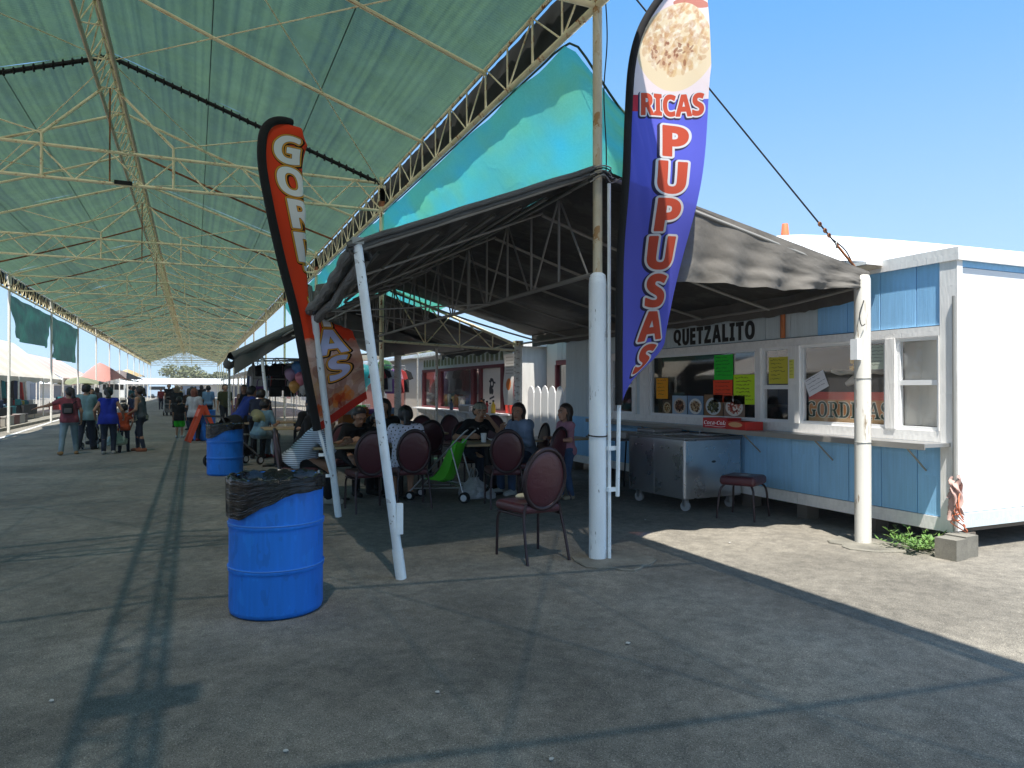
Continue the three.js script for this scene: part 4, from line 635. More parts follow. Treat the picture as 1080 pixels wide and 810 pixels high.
// ---------- tables ----------
function table(label, x, z, w, d, turn = 0, m = mTableTop) {
  const t = thing('dining_table', label, 'table', [x, 0, z], turn);
  part(t, 'table_top', rbox(w, 0.035, d, 0.008, 0, 0.733, 0), m); part(t, 'edge_band', [B(-w / 2 - 0.004, w / 2 + 0.004, 0.722, 0.744, -d / 2 - 0.006, -d / 2 - 0.001), B(-w / 2 - 0.004, w / 2 + 0.004, 0.722, 0.744, d / 2 + 0.001, d / 2 + 0.006)], mTableEdge);
  for (const s of w > 1.1 ? [-1, 1] : [0]) { part(t, 'column', bar([s * w * 0.32, 0.03, 0], [s * w * 0.32, 0.72, 0], 0.035, 12), mBlack); part(t, 'foot', [rbox(0.5, 0.03, 0.06, 0.01, s * w * 0.32, 0.018, 0), rbox(0.06, 0.03, 0.5, 0.01, s * w * 0.32, 0.020, 0)], mBlack); }
  return t;
}
const mTableEdge = M([0.5, 0.38, 0.2], 0.5);
table('long wooden table with the striped-shirt diner at its end', 2.15, -9.78, 1.5, 0.72);
table('square wooden table where the man in a cap sits', 3.78, -9.45, 0.8, 0.72, -0.05);
table('wooden table in the middle with empty dark chairs', 3.4, -12.15, 1.2, 0.75);
table('grey table behind the big white pole', 5.0, -9.9, 1.1, 0.7, 0.1, M([0.35, 0.34, 0.33], 0.5));
table('wooden table farther back by the second canopy prop', 1.9, -14.6, 1.4, 0.72);
table('wooden bench table of the person with the straw hat', 1.7, -17.2, 1.4, 0.72, 0.2);
{ // things on the tables
  const cup = thing('foam_cup', 'white foam cup before the man in a cap', 'cup', [3.72, 0.751, -9.42]); part(cup, 'cup', lathe([[0, 0.002], [0.032, 0], [0.042, 0.12], [0.044, 0.125], [0.04, 0.12], [0.03, 0.01]], 18), mWhite);
  solo('food_tray', [sheet(12, 8, (u, v) => [(u - 0.5) * 0.24, 0.012 + 0.03 * Math.pow(Math.abs(u - 0.5) * 2, 4) + 0.03 * Math.pow(Math.abs(v - 0.5) * 2, 4), (v - 0.5) * 0.18])], mWhite, 'white paper tray of food before the long-haired woman', 'tray', [3.9, 0.751, -9.35], 0.3);
  solo('food_tray', [sheet(12, 8, (u, v) => [(u - 0.5) * 0.26, 0.012 + 0.03 * Math.pow(Math.abs(u - 0.5) * 2, 4) + 0.03 * Math.pow(Math.abs(v - 0.5) * 2, 4), (v - 0.5) * 0.18])], mWhite, 'white paper tray before the child in a beanie', 'tray', [2.3, 0.751, -9.7], 0.1);
  const c2 = thing('foam_cup', 'pale cup at the right end of the near long table', 'cup', [2.62, 0.751, -9.62]); part(c2, 'cup', lathe([[0, 0.002], [0.03, 0], [0.04, 0.11], [0.036, 0.11], [0.028, 0.01]], 16), mWhite);
}
// ---------- steel cart ----------
{
  const t = thing('steel_cart', 'dented stainless steel cart on casters in front of the blue stand', 'cart', [5.85, 0, -7.72], 0.06);
  const tin = M([0.62, 0.64, 0.67], 0.36, 0.95, { bumpMap: rep(tCrease, 0.5, 0.5), bumpScale: 0.007, roughnessMap: dtex(128, 128, (u, v) => { const g = 200 + (tfbm(u, v, 0, 4) - 0.5) * 120; return [g, g, g]; }, false) });
  const W = 0.92, L = 1.12;
  part(t, 'body', rbox(W, 0.72, L, 0.012, 0, 0.515, 0), tin);
  part(t, 'side_panel', box(0.006, 0.68, 0.5, -W / 2 - 0.003, 0.51, -0.27), tin); part(t, 'side_panel', box(0.006, 0.68, 0.55, -W / 2 - 0.003, 0.51, 0.265), tin);
  part(t, 'end_panel', box(W - 0.04, 0.69, 0.006, 0, 0.515, L / 2 + 0.003), tin);
  part(t, 'rim', [rbox(W + 0.03, 0.03, L + 0.03, 0.006, 0, 0.89, 0)], M([0.25, 0.25, 0.26], 0.4, 0.8));
  part(t, 'lid', rbox(W * 0.45, 0.02, L * 0.5, 0.006, -0.18, 0.915, -0.2), tin); part(t, 'lid', rbox(W * 0.4, 0.02, L * 0.4, 0.006, 0.2, 0.915, 0.2), tin);
  part(t, 'lid_handle', tube([[0.1, 0.925, 0.2], [0.1, 0.96, 0.2], [0.3, 0.96, 0.2], [0.3, 0.925, 0.2]], 0.006, 16, 6), mSteel);
  part(t, 'badge', mv(new THREE.SphereGeometry(0.03, 12, 8), 0.0, 0.6, L / 2 + 0.006, 0, 0, 0, [1.2, 0.5, 0.2]), mChromeDark);
  for (const sx of [-1, 1]) for (const sz of [-1, 1]) { const c = part(t, 'caster', mv(new THREE.CylinderGeometry(0.06, 0.06, 0.035, 18), sx * (W / 2 - 0.1), 0.06, sz * (L / 2 - 0.1), 0.4, 0, PI / 2), M([0.35, 0.35, 0.36], 0.6)); part(c, 'fork', [box(0.06, 0.1, 0.05, sx * (W / 2 - 0.1), 0.11, sz * (L / 2 - 0.1))], mSteel); }
  solo('tray', rbox(0.5, 0.05, 0.34, 0.015, 0, 0.025, 0), M([0.3, 0.3, 0.32], 0.4, 0.7), 'dark metal tray on the steel cart', 'tray', [5.68, 0.925, -8.0], 0.1);
  const f = thing('folding_table', 'low dark folding table with odds and ends left of the steel cart', 'table', [5.75, 0, -9.05]); part(f, 'table_top', rbox(0.7, 0.03, 0.9, 0.008, 0, 0.78, 0), M([0.12, 0.12, 0.13], 0.5)); for (const sx of [-1, 1]) for (const sz of [-1, 1]) part(f, 'leg', bar([sx * 0.3, 0, sz * 0.4], [sx * 0.28, 0.77, sz * 0.3], 0.012, 8), mBlack);
  solo('box_tray', [rbox(0.3, 0.09, 0.35, 0.01, 0, 0.045, 0)], M([0.45, 0.42, 0.4], 0.7), 'pale plastic box on the dark folding table', 'box', [5.65, 0.796, -8.85], 0.3);
}
// ---------- strollers ----------
function wheel(t, x, y, z, r) { const w = part(t, 'wheel', mv(new THREE.TorusGeometry(r * 0.78, r * 0.24, 8, 20), x, y, z, PI / 2), mBlackRubber); part(w, 'hub', mv(new THREE.CylinderGeometry(r * 0.62, r * 0.62, r * 0.35, 16), x, y, z, 0, 0, PI / 2), M([0.62, 0.65, 0.7], 0.5)); }
function umbrellaStroller(label, pos, turn, seatC) {
  const t = thing('umbrella_stroller', label, 'stroller', pos, turn);
  for (const s of [-1, 1]) {
    part(t, 'handle_tube', tube([[s * 0.2, 0.96, -0.42], [s * 0.19, 0.92, -0.36], [s * 0.18, 0.12, 0.42]], 0.011, 24, 8), mSteel);
    part(t, 'rear_leg', bar([s * 0.18, 0.72, -0.17], [s * 0.2, 0.08, -0.36], 0.011, 8), mSteel); part(t, 'side_rail', bar([s * 0.2, 0.2, -0.33], [s * 0.18, 0.16, 0.38], 0.008, 8), mSteel);
    part(t, 'grip', tube([[s * 0.2, 0.98, -0.44], [s * 0.2, 1.0, -0.5], [s * 0.2, 0.96, -0.55]], 0.016, 10, 8), mBlack);
    wheel(t, s * 0.2 - 0.025, 0.07, -0.37, 0.07); wheel(t, s * 0.2 + 0.025, 0.07, -0.37, 0.07); wheel(t, s * 0.18 - 0.02, 0.06, 0.42, 0.06); wheel(t, s * 0.18 + 0.02, 0.06, 0.42, 0.06);
  }
  part(t, 'cross_bar', [bar([-0.2, 0.2, -0.33], [0.18, 0.3, 0.22], 0.008, 6), bar([0.2, 0.2, -0.33], [-0.18, 0.3, 0.22], 0.008, 6)], mSteel);
  const prof = [[0.80, -0.26], [0.62, -0.20], [0.42, -0.14], [0.30, -0.08], [0.27, 0.02], [0.31, 0.14], [0.34, 0.20]];
  part(t, 'sling_seat', sheet(10, 24, (u, v) => { const [y, z] = outline(prof, v), b = 0.05 * (1 - Math.pow((u - 0.5) * 2, 2)); return [(u - 0.5) * 0.35, y - b * 0.6, z - b * 0.5]; }), seatC);
  for (const s of [-1, 1]) part(t, 'sling_side', sheet(6, 8, (u, v) => { const [y, z] = outline(prof, v * 0.7); return [s * 0.178, y + u * 0.02, z + u * (0.06 + 0.14 * v)]; }), seatC);
  return t;
}
umbrellaStroller('bright green umbrella stroller parked among the tables', [3.1, 0, -9.3], PI + 0.85, M([0.10, 0.62, 0.03], 0.6));
function babyStroller(label, pos, turn, c1, s = 1) {
  const t = thing('baby_stroller', label, 'stroller', pos, turn); const f = M([0.3, 0.3, 0.31], 0.4, 0.7);
  for (const q of [-1, 1]) { part(t, 'frame', tube([[q * 0.25, 1.0, -0.5], [q * 0.25, 0.85, -0.4], [q * 0.24, 0.45, 0.05], [q * 0.22, 0.14, 0.45]], 0.015, 24, 7), f); part(t, 'frame', bar([q * 0.24, 0.55, -0.05], [q * 0.26, 0.13, -0.38], 0.014, 7), f); wheel(t, q * 0.27, 0.13, -0.38, 0.13); wheel(t, q * 0.22, 0.09, 0.45, 0.09); }
  part(t, 'handle', bar([-0.25, 1.0, -0.5], [0.25, 1.0, -0.5], 0.02, 8), mBlack);
  part(t, 'seat', sheet(10, 20, (u, v) => { const [y, z] = outline([[0.92, -0.25], [0.7, -0.2], [0.45, -0.12], [0.38, 0.02], [0.4, 0.2], [0.25, 0.34]], v); const b = 0.07 * (1 - Math.pow((u - 0.5) * 2, 2)); return [(u - 0.5) * 0.42, y - b, z - b]; }), c1);
  part(t, 'hood', sheet(12, 12, (u, v) => { const a = u * PI, b = v * 1.5; return [Math.cos(a) * 0.24, 0.72 + Math.sin(a) * 0.3 * Math.cos(b * 0.8 - 0.6), -0.22 + Math.sin(b) * 0.34 * (0.3 + 0.7 * Math.sin(a))]; }), c1);
  part(t, 'basket', rbox(0.4, 0.14, 0.42, 0.03, 0, 0.24, -0.1), mBlack); part(t, 'tray', rbox(0.42, 0.03, 0.12, 0.012, 0, 0.62, 0.14), f);
  t.scale.setScalar(s); return t;
}
babyStroller('black baby stroller behind the second blue barrel', [0.72, 0, -15.0], 2.2, fabric([0.015, 0.015, 0.017]), 0.98);
babyStroller('grey baby stroller pushed toward us by the far man in black', [-1.28, 0, -44.4], 0, fabric([0.12, 0.12, 0.12]), 1.05);
babyStroller('dark stroller beside the man in the pale teal shirt', [-2.32, 0, -20.9], PI * 0.93, fabric([0.02, 0.02, 0.022]), 0.62);
// plastic shopping bags
function shoppingBag(label, pos, c, s, turn = 0) {
  const t = thing('plastic_bag', label, 'bag', pos, turn);
  part(t, 'bag', sheet(36, 16, (u, v) => { const a = u * 6.2832, n = fbm(Math.cos(a) * 1.6, Math.sin(a) * 1.6, v * 3 + pos[0], 4); const r = (0.06 + 0.12 * THREE.MathUtils.smoothstep(v, 0.05, 0.45)) * (v > 0.85 ? Math.max(0.02, 1 - (v - 0.85) * 6) : 1) * (1 + 0.75 * n + 0.08 * Math.sin(a * 3 + v * 4)); return [Math.cos(a) * r * 1.1, (1 - v) * -0.0 + (v < 0.86 ? 0.30 * (1 - v / 0.86) + 0.02 * n : 0.004), Math.sin(a) * r * 0.75]; }), c);
  for (const q of [-1, 1]) part(t, 'handle', tube([[q * 0.05, 0.3, 0], [q * 0.06, 0.37, 0.02], [q * 0.03, 0.43, 0], [q * 0.01, 0.38, -0.02], [q * 0.02, 0.3, -0.02]], 0.008, 16, 5), c);
  t.scale.setScalar(s); return t;
}
const mBagWhite = M([0.62, 0.66, 0.72], 0.35, 0, { transmission: 0.35, thickness: 0, bumpMap: rep(tCrease, 2, 2), bumpScale: 0.02 });
shoppingBag('white plastic shopping bag on the floor by the green stroller', [3.5, 0, -9.25], mBagWhite, 0.95);
shoppingBag('small white plastic bag on the floor right of the larger one', [3.72, 0, -9.15], mBagWhite, 0.45, 1);
{ // orange folding barricade
  const t = thing('folding_barricade', 'orange A-shaped folding barricade beside the far blue barrel', 'barricade', [0.22, 0, -22.2], 0.15); const o = M([0.72, 0.10, 0.04], 0.5);
  for (const q of [-1, 1]) for (const z of [-0.26, 0.26]) part(t, 'leg', box(0.1, 1.08, 0.03, q * 0.2, 0.52, z, 0, 0, q * 0.36), o);
  for (const q of [-1, 1]) part(t, 'panel', box(0.02, 0.22, 0.5, q * 0.12, 0.82, 0, 0, 0, q * 0.36), o);
}
// ---------- people ----------
function nets(B8, k, lo, hi, cell, post) { // smooth union of tapered capsules meshed with surface nets
  const nx = Math.ceil((hi[0] - lo[0]) / cell) + 1, ny = Math.ceil((hi[1] - lo[1]) / cell) + 1, nz = Math.ceil((hi[2] - lo[2]) / cell) + 1, F = new Float32Array(nx * ny * nz), n = B8.length;
  let p = 0;
  for (let c = 0; c < nz; c++) for (let b = 0; b < ny; b++) for (let a = 0; a < nx; a++) {
    const x = lo[0] + a * cell, y = lo[1] + b * cell, z = lo[2] + c * cell; let d = 1e3;
    for (let i = 0; i < n; i++) { const q = B8[i], ex = q[3] - q[0], ey = q[4] - q[1], ez = q[5] - q[2], px = x - q[0], py = y - q[1], pz = z - q[2]; const L = ex * ex + ey * ey + ez * ez; let h = L > 1e-9 ? (px * ex + py * ey + pz * ez) / L : 0; h = h < 0 ? 0 : h > 1 ? 1 : h; const dx = px - ex * h, dy = py - ey * h, dz = pz - ez * h, e = Math.sqrt(dx * dx + dy * dy + dz * dz) - (q[6] + (q[7] - q[6]) * h);
      const w = k - Math.abs(d - e); d = Math.min(d, e); if (w > 0) d -= w * w / (4 * k); }
    F[p++] = post ? post(d, x, y, z) : d;
  }
  const id = new Int32Array(F.length).fill(-1), pos = [], idx = [], sy = nx, sz = nx * ny;
  for (let c = 0; c < nz - 1; c++) for (let b = 0; b < ny - 1; b++) for (let a = 0; a < nx - 1; a++) {
    const o = a + b * sy + c * sz; let m = 0, cx = 0, cy = 0, cz = 0;
    const f = [F[o], F[o + 1], F[o + sy], F[o + sy + 1], F[o + sz], F[o + sz + 1], F[o + sz + sy], F[o + sz + sy + 1]]; let neg = 0; for (let i = 0; i < 8; i++) if (f[i] < 0) neg++;
    if (!neg || neg === 8) continue;
    for (let i = 0; i < 8; i++) for (let ax = 0; ax < 3; ax++) { const j = i | (1 << ax); if (j === i || (f[i] < 0) === (f[j] < 0)) continue; const t = f[i] / (f[i] - f[j]); cx += (i & 1) + (ax === 0 ? t : 0); cy += ((i >> 1) & 1) + (ax === 1 ? t : 0); cz += ((i >> 2) & 1) + (ax === 2 ? t : 0); m++; }
    id[o] = pos.length / 3; pos.push(lo[0] + (a + cx / m) * cell, lo[1] + (b + cy / m) * cell, lo[2] + (c + cz / m) * cell);
  }
  const quad = (a, b, c, d, flip) => { if (a < 0 || b < 0 || c < 0 || d < 0) return; flip ? idx.push(a, c, b, a, d, c) : idx.push(a, b, c, a, c, d); };
  for (let c = 1; c < nz - 1; c++) for (let b = 1; b < ny - 1; b++) for (let a = 1; a < nx - 1; a++) { const o = a + b * sy + c * sz, s = F[o] < 0;
    if (s !== F[o + 1] < 0) quad(id[o - sy - sz], id[o - sz], id[o], id[o - sy], !s);
    if (s !== F[o + sy] < 0) quad(id[o - 1 - sz], id[o - 1], id[o], id[o - sz], !s);
    if (s !== F[o + sz] < 0) quad(id[o - 1 - sy], id[o - sy], id[o], id[o - 1], !s); }
  const g = new THREE.BufferGeometry(); g.setAttribute('position', new THREE.Float32BufferAttribute(pos, 3)); g.setIndex(idx); g.computeVertexNormals(); g.setAttribute('uv', new THREE.Float32BufferAttribute(pos.length ? Array.from({ length: pos.length / 3 * 2 }, (_, i) => i % 2 ? pos[(i - 1) / 2 * 3 + 1] : pos[i / 2 * 3] + pos[i / 2 * 3 + 2] * 0.7) : [], 2)); return g;
}
const bounds = (L, pad) => { const lo = [9, 9, 9], hi = [-9, -9, -9]; for (const q of L) for (let a = 0; a < 3; a++) { lo[a] = Math.min(lo[a], q[a] - q[6], q[a + 3] - q[7]); hi[a] = Math.max(hi[a], q[a] + q[6], q[a + 3] + q[7]); } return [lo.map(v => v - pad), hi.map(v => v + pad)]; };
const cap = (a, b, r, s = r) => [a.x, a.y, a.z, b.x, b.y, b.z, r, s];
function ik(a, t, l1, l2, hint) { const d = t.clone().sub(a); const L = Math.min(d.length(), (l1 + l2) * 0.998), u = d.normalize(), x = (l1 * l1 - l2 * l2 + L * L) / (2 * L), y = Math.sqrt(Math.max(0, l1 * l1 - x * x)); const h = hint.clone().addScaledVector(u, -hint.dot(u)).normalize(); return [a.clone().addScaledVector(u, x).addScaledVector(h, y), a.clone().addScaledVector(u, L)]; }
const mSkins = {};
const skinMat = M(0xffffff, 0.6, 0, { vertexColors: true });
const clothMats = {};
const clothMat = c => clothMats[c] ??= fabric(new THREE.Color(c).toArray());
function person(o) {
  const S = o.h / 1.7, kid = o.h < 1.3, HS = kid ? 1.28 : 1.05, g = o.girth ?? 1, far = o.far ?? 0, cell = far > 1 ? 0.034 : far ? 0.026 : 0.018;
  const t = thing('person', o.label, 'person', [o.at[0], o.y ?? 0, o.at[1]], o.turn ?? 0); t.scale.setScalar(S);
  const sit = o.sit, P = V(0, sit ? (o.seat ?? 0.47) / S + 0.10 : (o.hip ?? 0.93), 0), lean = o.lean ?? (sit ? 0.12 : 0.03), U = V(o.side ?? 0, Math.cos(lean), Math.sin(lean)).normalize(), Fw = V(0, -Math.sin(lean), Math.cos(lean)), tw = o.twist ?? 0, R = V(Math.cos(tw), 0, -Math.sin(tw));
  const at = (x, u, f) => P.clone().addScaledVector(R, x).addScaledVector(U, u).addScaledVector(Fw, f);
  const N = at(0, 0.50, -0.01), Hc = N.clone().addScaledVector(U.clone().lerp(V(0, 1, 0), 0.5), 0.135 * HS).addScaledVector(Fw, 0.035 + (o.nod ?? 0) * 0.08);
  const sh = [-1, 1].map(s => at(s * 0.17 * (o.shoulders ?? 1), 0.445, 0)), hip = [-1, 1].map(s => P.clone().add(V(s * 0.09, -0.02, 0)));
  const feet = (o.feet ?? (sit ? [[-0.12, 0, 0.40], [0.12, 0, 0.40]] : [[-0.1, 0, 0.03], [0.1, 0, -0.03]])).map(f => V(f[0], f[1] + 0.075, f[2]));
  const hands = (o.hands ?? (sit ? [[-0.2, 0.80, 0.38], [0.2, 0.80, 0.38]] : [[-0.27, 0.84, 0.06], [0.27, 0.84, 0.06]])).map(h => V(...h));
  const legs = hip.map((h, i) => ik(h, feet[i], 0.43, 0.42, o.knee ?? V((i ? 1 : -1) * 0.1, sit ? 0.6 : 0, 1)));
  const arms = sh.map((s, i) => ik(s, hands[i], 0.29, 0.26, o.elbow?.[i] ? V(...o.elbow[i]) : V((i ? 1 : -1) * 0.5, -0.6, -0.7)));
  const torso = [], legB = [], armB = [], skin = [];
  for (const s of [-1, 1]) {
    torso.push(cap(at(s * 0.07, -0.03, -0.01), at(s * 0.055, 0.14, 0), 0.112 * g, 0.098 * g), cap(at(s * 0.055, 0.14, 0), at(s * 0.08, 0.35, 0), 0.098 * g, 0.098), cap(at(s * 0.075, -0.04, -0.05), at(s * 0.075, -0.05, -0.05), 0.098 * g), cap(at(s * 0.05, 0.43, 0), N, 0.055, 0.05));
    if (o.bust) torso.push(cap(at(s * 0.075, 0.30, 0.07), at(s * 0.075, 0.30, 0.07), 0.062));
  }
  torso.push(cap(sh[0], sh[1], 0.062)); if (g > 1.1) torso.push(cap(at(0, 0.08, 0.06), at(0, 0.16, 0.06), 0.1 * g));
  const th = 0.5 + 0.5 * g;
  legs.forEach(([k, a], i) => { legB.push(cap(hip[i], k, 0.088 * th, 0.058), cap(k, a, 0.058, 0.038), cap(k.clone().lerp(a, 0.3).add(V(0, 0, -0.015)), k.clone().lerp(a, 0.3), 0.052)); });
  const footB = legs.map(([k, a], i) => { const d = o.toes?.[i] ? V(...o.toes[i]) : V((i ? 1 : -1) * 0.03, 0, 0.16); return [cap(a.clone().add(V(0, -0.035, -0.03)), a.clone().add(d).setY(a.y - 0.045), 0.038, 0.03), cap(a, a.clone().add(V(0, -0.03, 0)), 0.04)]; });
  arms.forEach(([e, w], i) => armB.push(cap(sh[i], e, 0.05 * (0.7 + 0.3 * g), 0.039), cap(e, w, 0.038, 0.026)));
  const neck = cap(N.clone().addScaledVector(U, -0.03), Hc.clone().add(V(0, -0.06, -0.01)), 0.052, 0.05);
  const tone = o.skin ?? [0.36, 0.19, 0.115];
  const all = [...torso, ...legB, ...footB.flat(), ...armB, neck];
  const geos = []; const B1 = bounds(all, 0.03); geos.push(nets(all, 0.035, B1[0], B1[1], cell));
  // head in its own finer grid
  const hy = o.headYaw ?? 0, hp = o.headPitch ?? 0, Q = new THREE.Quaternion().setFromEuler(new THREE.Euler(hp + lean * 0.4, hy, 0, 'YXZ')); const hl = (x, y, z) => V(x, y, z).multiplyScalar(HS).applyQuaternion(Q).add(Hc);
  const HB = [cap(hl(0, 0.035, -0.015), hl(0, 0.035, -0.025), 0.088 * HS), cap(hl(0, 0.01, 0.02), hl(0, -0.035, 0.03), 0.07 * HS, 0.056 * HS), cap(hl(-0.02, -0.082, 0.052), hl(0.02, -0.082, 0.052), 0.026 * HS), cap(hl(0, 0.012, 0.088), hl(0, -0.028, 0.104), 0.010 * HS, 0.015 * HS), cap(hl(-0.016, -0.03, 0.09), hl(0.016, -0.03, 0.09), 0.009 * HS), cap(hl(-0.02, -0.058, 0.083), hl(0.02, -0.058, 0.083), 0.010 * HS), cap(hl(0, 0.032, 0.078), hl(0, 0.034, 0.079), 0.02 * HS), neck, ...[-1, 1].flatMap(s => [cap(hl(s * 0.08, 0.012, -0.01), hl(s * 0.078, -0.022, -0.002), 0.018 * HS, 0.012 * HS), cap(hl(s * 0.034, 0.03, 0.068), hl(s * 0.05, 0.028, 0.06), 0.02 * HS)])];
  const HB1 = bounds(HB, 0.02); geos.push(nets(HB, 0.022, HB1[0], HB1[1], far > 1 ? 0.014 : far ? 0.011 : 0.008));
  // hands: palm, four fingers and a thumb
  arms.forEach(([e, w], i) => {
    const d = w.clone().sub(e).normalize(); let n = V((i ? -1 : 1), -0.25, 0.15); if (o.palm?.[i]) n = V(...o.palm[i]); n.addScaledVector(d, -n.dot(d)).normalize(); const sd = new THREE.Vector3().crossVectors(d, n).multiplyScalar(i ? 1 : -1); const curl = o.curl?.[i] ?? 0.5;
    const pt = (a, b, c) => w.clone().addScaledVector(d, a).addScaledVector(sd, b).addScaledVector(n, c), L = [cap(pt(-0.03, 0, 0), pt(0.03, 0, 0), 0.026, 0.022)];
    [-0.027, -0.009, 0.009, 0.027].forEach((b, k) => { const l = [0.068, 0.08, 0.074, 0.058][k]; L.push(cap(pt(0.02, b * 0.7, 0), pt(0.082, b, 0.002), 0.017, 0.0115)); const c1 = curl * 0.9, p1 = pt(0.082, b, 0.002), p2 = p1.clone().addScaledVector(d, Math.cos(c1) * l * 0.5).addScaledVector(n, Math.sin(c1) * l * 0.5), c2 = curl * 2.1; L.push(cap(p1, p2, 0.010, 0.009)); L.push(cap(p2, p2.clone().addScaledVector(d, Math.cos(c2) * l * 0.5).addScaledVector(n, Math.sin(c2) * l * 0.5), 0.009, 0.007)); });
    const t1 = pt(0.045, -0.048, 0.018), t2 = pt(0.08, -0.052, 0.03 + 0.01 * curl); L.push(cap(pt(0.012, -0.022, 0.006), t1, 0.016, 0.012), cap(t1, t2, 0.011, 0.009));
    const b = bounds(L, 0.014); geos.push(nets(L, 0.006, b[0], b[1], far > 1 ? 0.01 : far ? 0.008 : 0.0055));
  });
  const body = mergeGeometries(geos), bp = body.attributes.position, col = new Float32Array(bp.count * 3), iq = Q.clone().invert(), v = V();
  for (let i = 0; i < bp.count; i++) { v.set(bp.getX(i), bp.getY(i), bp.getZ(i)); const f = v.clone().sub(Hc).applyQuaternion(iq).divideScalar(HS); let c = tone;
    if (f.z > 0.05 && Math.abs(f.y) < 0.15) { const ax = Math.abs(f.x); if (ax > 0.02 && ax < 0.048 && f.y > 0.004 && f.y < 0.019) c = ax > 0.028 && ax < 0.041 ? [0.02, 0.012, 0.01] : [0.5, 0.45, 0.42]; else if (ax > 0.015 && ax < 0.055 && f.y > 0.03 && f.y < 0.041) c = [0.03, 0.02, 0.016]; else if (ax < 0.027 && f.y < -0.05 && f.y > -0.068) c = [tone[0] * 0.85, tone[1] * 0.5, tone[2] * 0.5]; }
    col[i * 3] = c[0]; col[i * 3 + 1] = c[1]; col[i * 3 + 2] = c[2]; }
  body.setAttribute('color', new THREE.BufferAttribute(col, 3));
  part(t, 'body', body, skinMat);
  const grow = (L, d) => L.map(q => [...q.slice(0, 6), q[6] + d, q[7] + d]);
  const wr = (d, x, y, z) => d + 0.006 * noise.noise(x * 13, y * 9, z * 13);
  if (o.shirt) { const s = o.shirt, fr = s.sleeve ?? 0.6, L = grow(torso, s.loose ?? 0.014); arms.forEach(([e, w], i) => { if (fr > 0) { L.push(cap(sh[i], sh[i].clone().lerp(e, Math.min(1, fr * 2)), 0.066 * (0.7 + 0.3 * g), 0.056)); if (fr > 0.5) L.push(cap(e, e.clone().lerp(w, Math.min(0.97, (fr - 0.5) * 2)), 0.054, 0.043)); } });
    const hem = s.hem ?? -0.10, nk = N.clone().addScaledVector(U, -0.005); if (hem < -0.13 || s.skirt) for (const q of [-1, 1]) L.push(cap(at(q * 0.07, 0, 0), at(q * 0.09, hem - 0.05, 0), 0.13 * g, 0.15 * g)); const b = bounds(L, 0.03); const sl = s.tank ? 0.115 : 9;
    part(t, s.name ?? 'shirt', nets(L, 0.04, b[0], b[1], cell, (d, x, y, z) => { const u = (x - P.x) * U.x + (y - P.y) * U.y + (z - P.z) * U.z; d = wr(d, x, y, z); const below = hem - u; let near = d; const inTorso = Math.abs((x - P.x) * R.x + (z - P.z) * R.z) < 0.24; if (inTorso && u < 0.3) near = Math.max(d, below); const dn = (x - nk.x) * (x - nk.x) + (z - nk.z) * (z - nk.z); if (dn < 0.0064 && u > 0.44) near = Math.max(near, u - 0.50); if (s.tank && u > 0.36) near = Math.max(near, Math.abs((x - P.x) * R.x + (z - P.z) * R.z) - sl); return near; }), s.mat ?? clothMat(s.c)); }
  if (o.pants) { const s = o.pants, len = s.len ?? 1, L = grow(torso.filter((q, i) => i % 1 === 0).slice(0, 0), 0); for (const q of [-1, 1]) L.push(cap(at(q * 0.07, -0.03, -0.01), at(q * 0.055, 0.1, 0), 0.12 * g, 0.108 * g), cap(at(q * 0.075, -0.04, -0.05), at(q * 0.075, -0.05, -0.05), 0.105 * g));
    legs.forEach(([k, a], i) => { const f = s.loose ?? 0.013; L.push(cap(hip[i], len >= 0.5 ? k : hip[i].clone().lerp(k, len * 2), 0.09 * th + f, 0.06 + f + (len < 0.5 ? 0.035 : 0))); if (len > 0.5) L.push(cap(k, k.clone().lerp(a, Math.min(0.99, (len - 0.5) * 2)), 0.06 + f, 0.04 + f * 1.3)); });
    const b = bounds(L, 0.03); part(t, s.name ?? 'trousers', nets(L, 0.03, b[0], b[1], cell, (d, x, y, z) => { const u = (x - P.x) * U.x + (y - P.y) * U.y + (z - P.z) * U.z; return Math.max(wr(d, x, y, z), u - 0.1); }), s.mat ?? clothMat(s.c)); }
  if (o.shoes) footB.forEach(L => { const G = grow(L.slice(0, 1), 0.01).concat(grow(L.slice(1), 0.006)); const b = bounds(G, 0.02); const f0 = b[0][1]; part(t, 'shoe', nets(G, 0.03, b[0], b[1], 0.014, (d, x, y, z) => Math.max(d, (G[0][1] - 0.046) - y)), clothMat(o.shoes)); });
  if (o.hair) { const h = o.hair, L = [cap(hl(0, 0.05, -0.025), hl(0, 0.04, -0.035), 0.098 * HS), cap(hl(-0.03, 0.0, -0.05), hl(0.03, 0.0, -0.05), 0.07 * HS)];
    if (h.len) { const back = V(0, -1, 0).multiplyScalar(h.len), fl = h.side ? [[-0.05, -0.02, -0.01], [0.05, -0.02, -0.01]] : []; L.push(cap(hl(-0.03, 0, -0.055), hl(-0.035, 0, -0.085).add(back), 0.06, 0.04), cap(hl(0.03, 0, -0.055), hl(0.035, 0, -0.085).add(back), 0.06, 0.04)); for (const s of [-1, 1]) L.push(cap(hl(s * 0.075, 0.02, -0.02), hl(s * 0.085, -0.1, -0.01).add(V(0, -h.len * 0.4, 0)), 0.03, 0.025)); }
    if (h.pony) { L.push(cap(hl(0, 0.05, -0.12), hl(0, 0.05, -0.125), 0.045), cap(hl(0, 0.05, -0.13), hl(0, -0.12, -0.16), 0.04, 0.045), cap(hl(0, -0.12, -0.16), hl(0, -0.12, -0.15).add(V(0, -h.pony, 0)), 0.045, 0.02)); }
    if (h.bun) L.push(cap(hl(0, 0.12, -0.06), hl(0, 0.12, -0.065), 0.05));
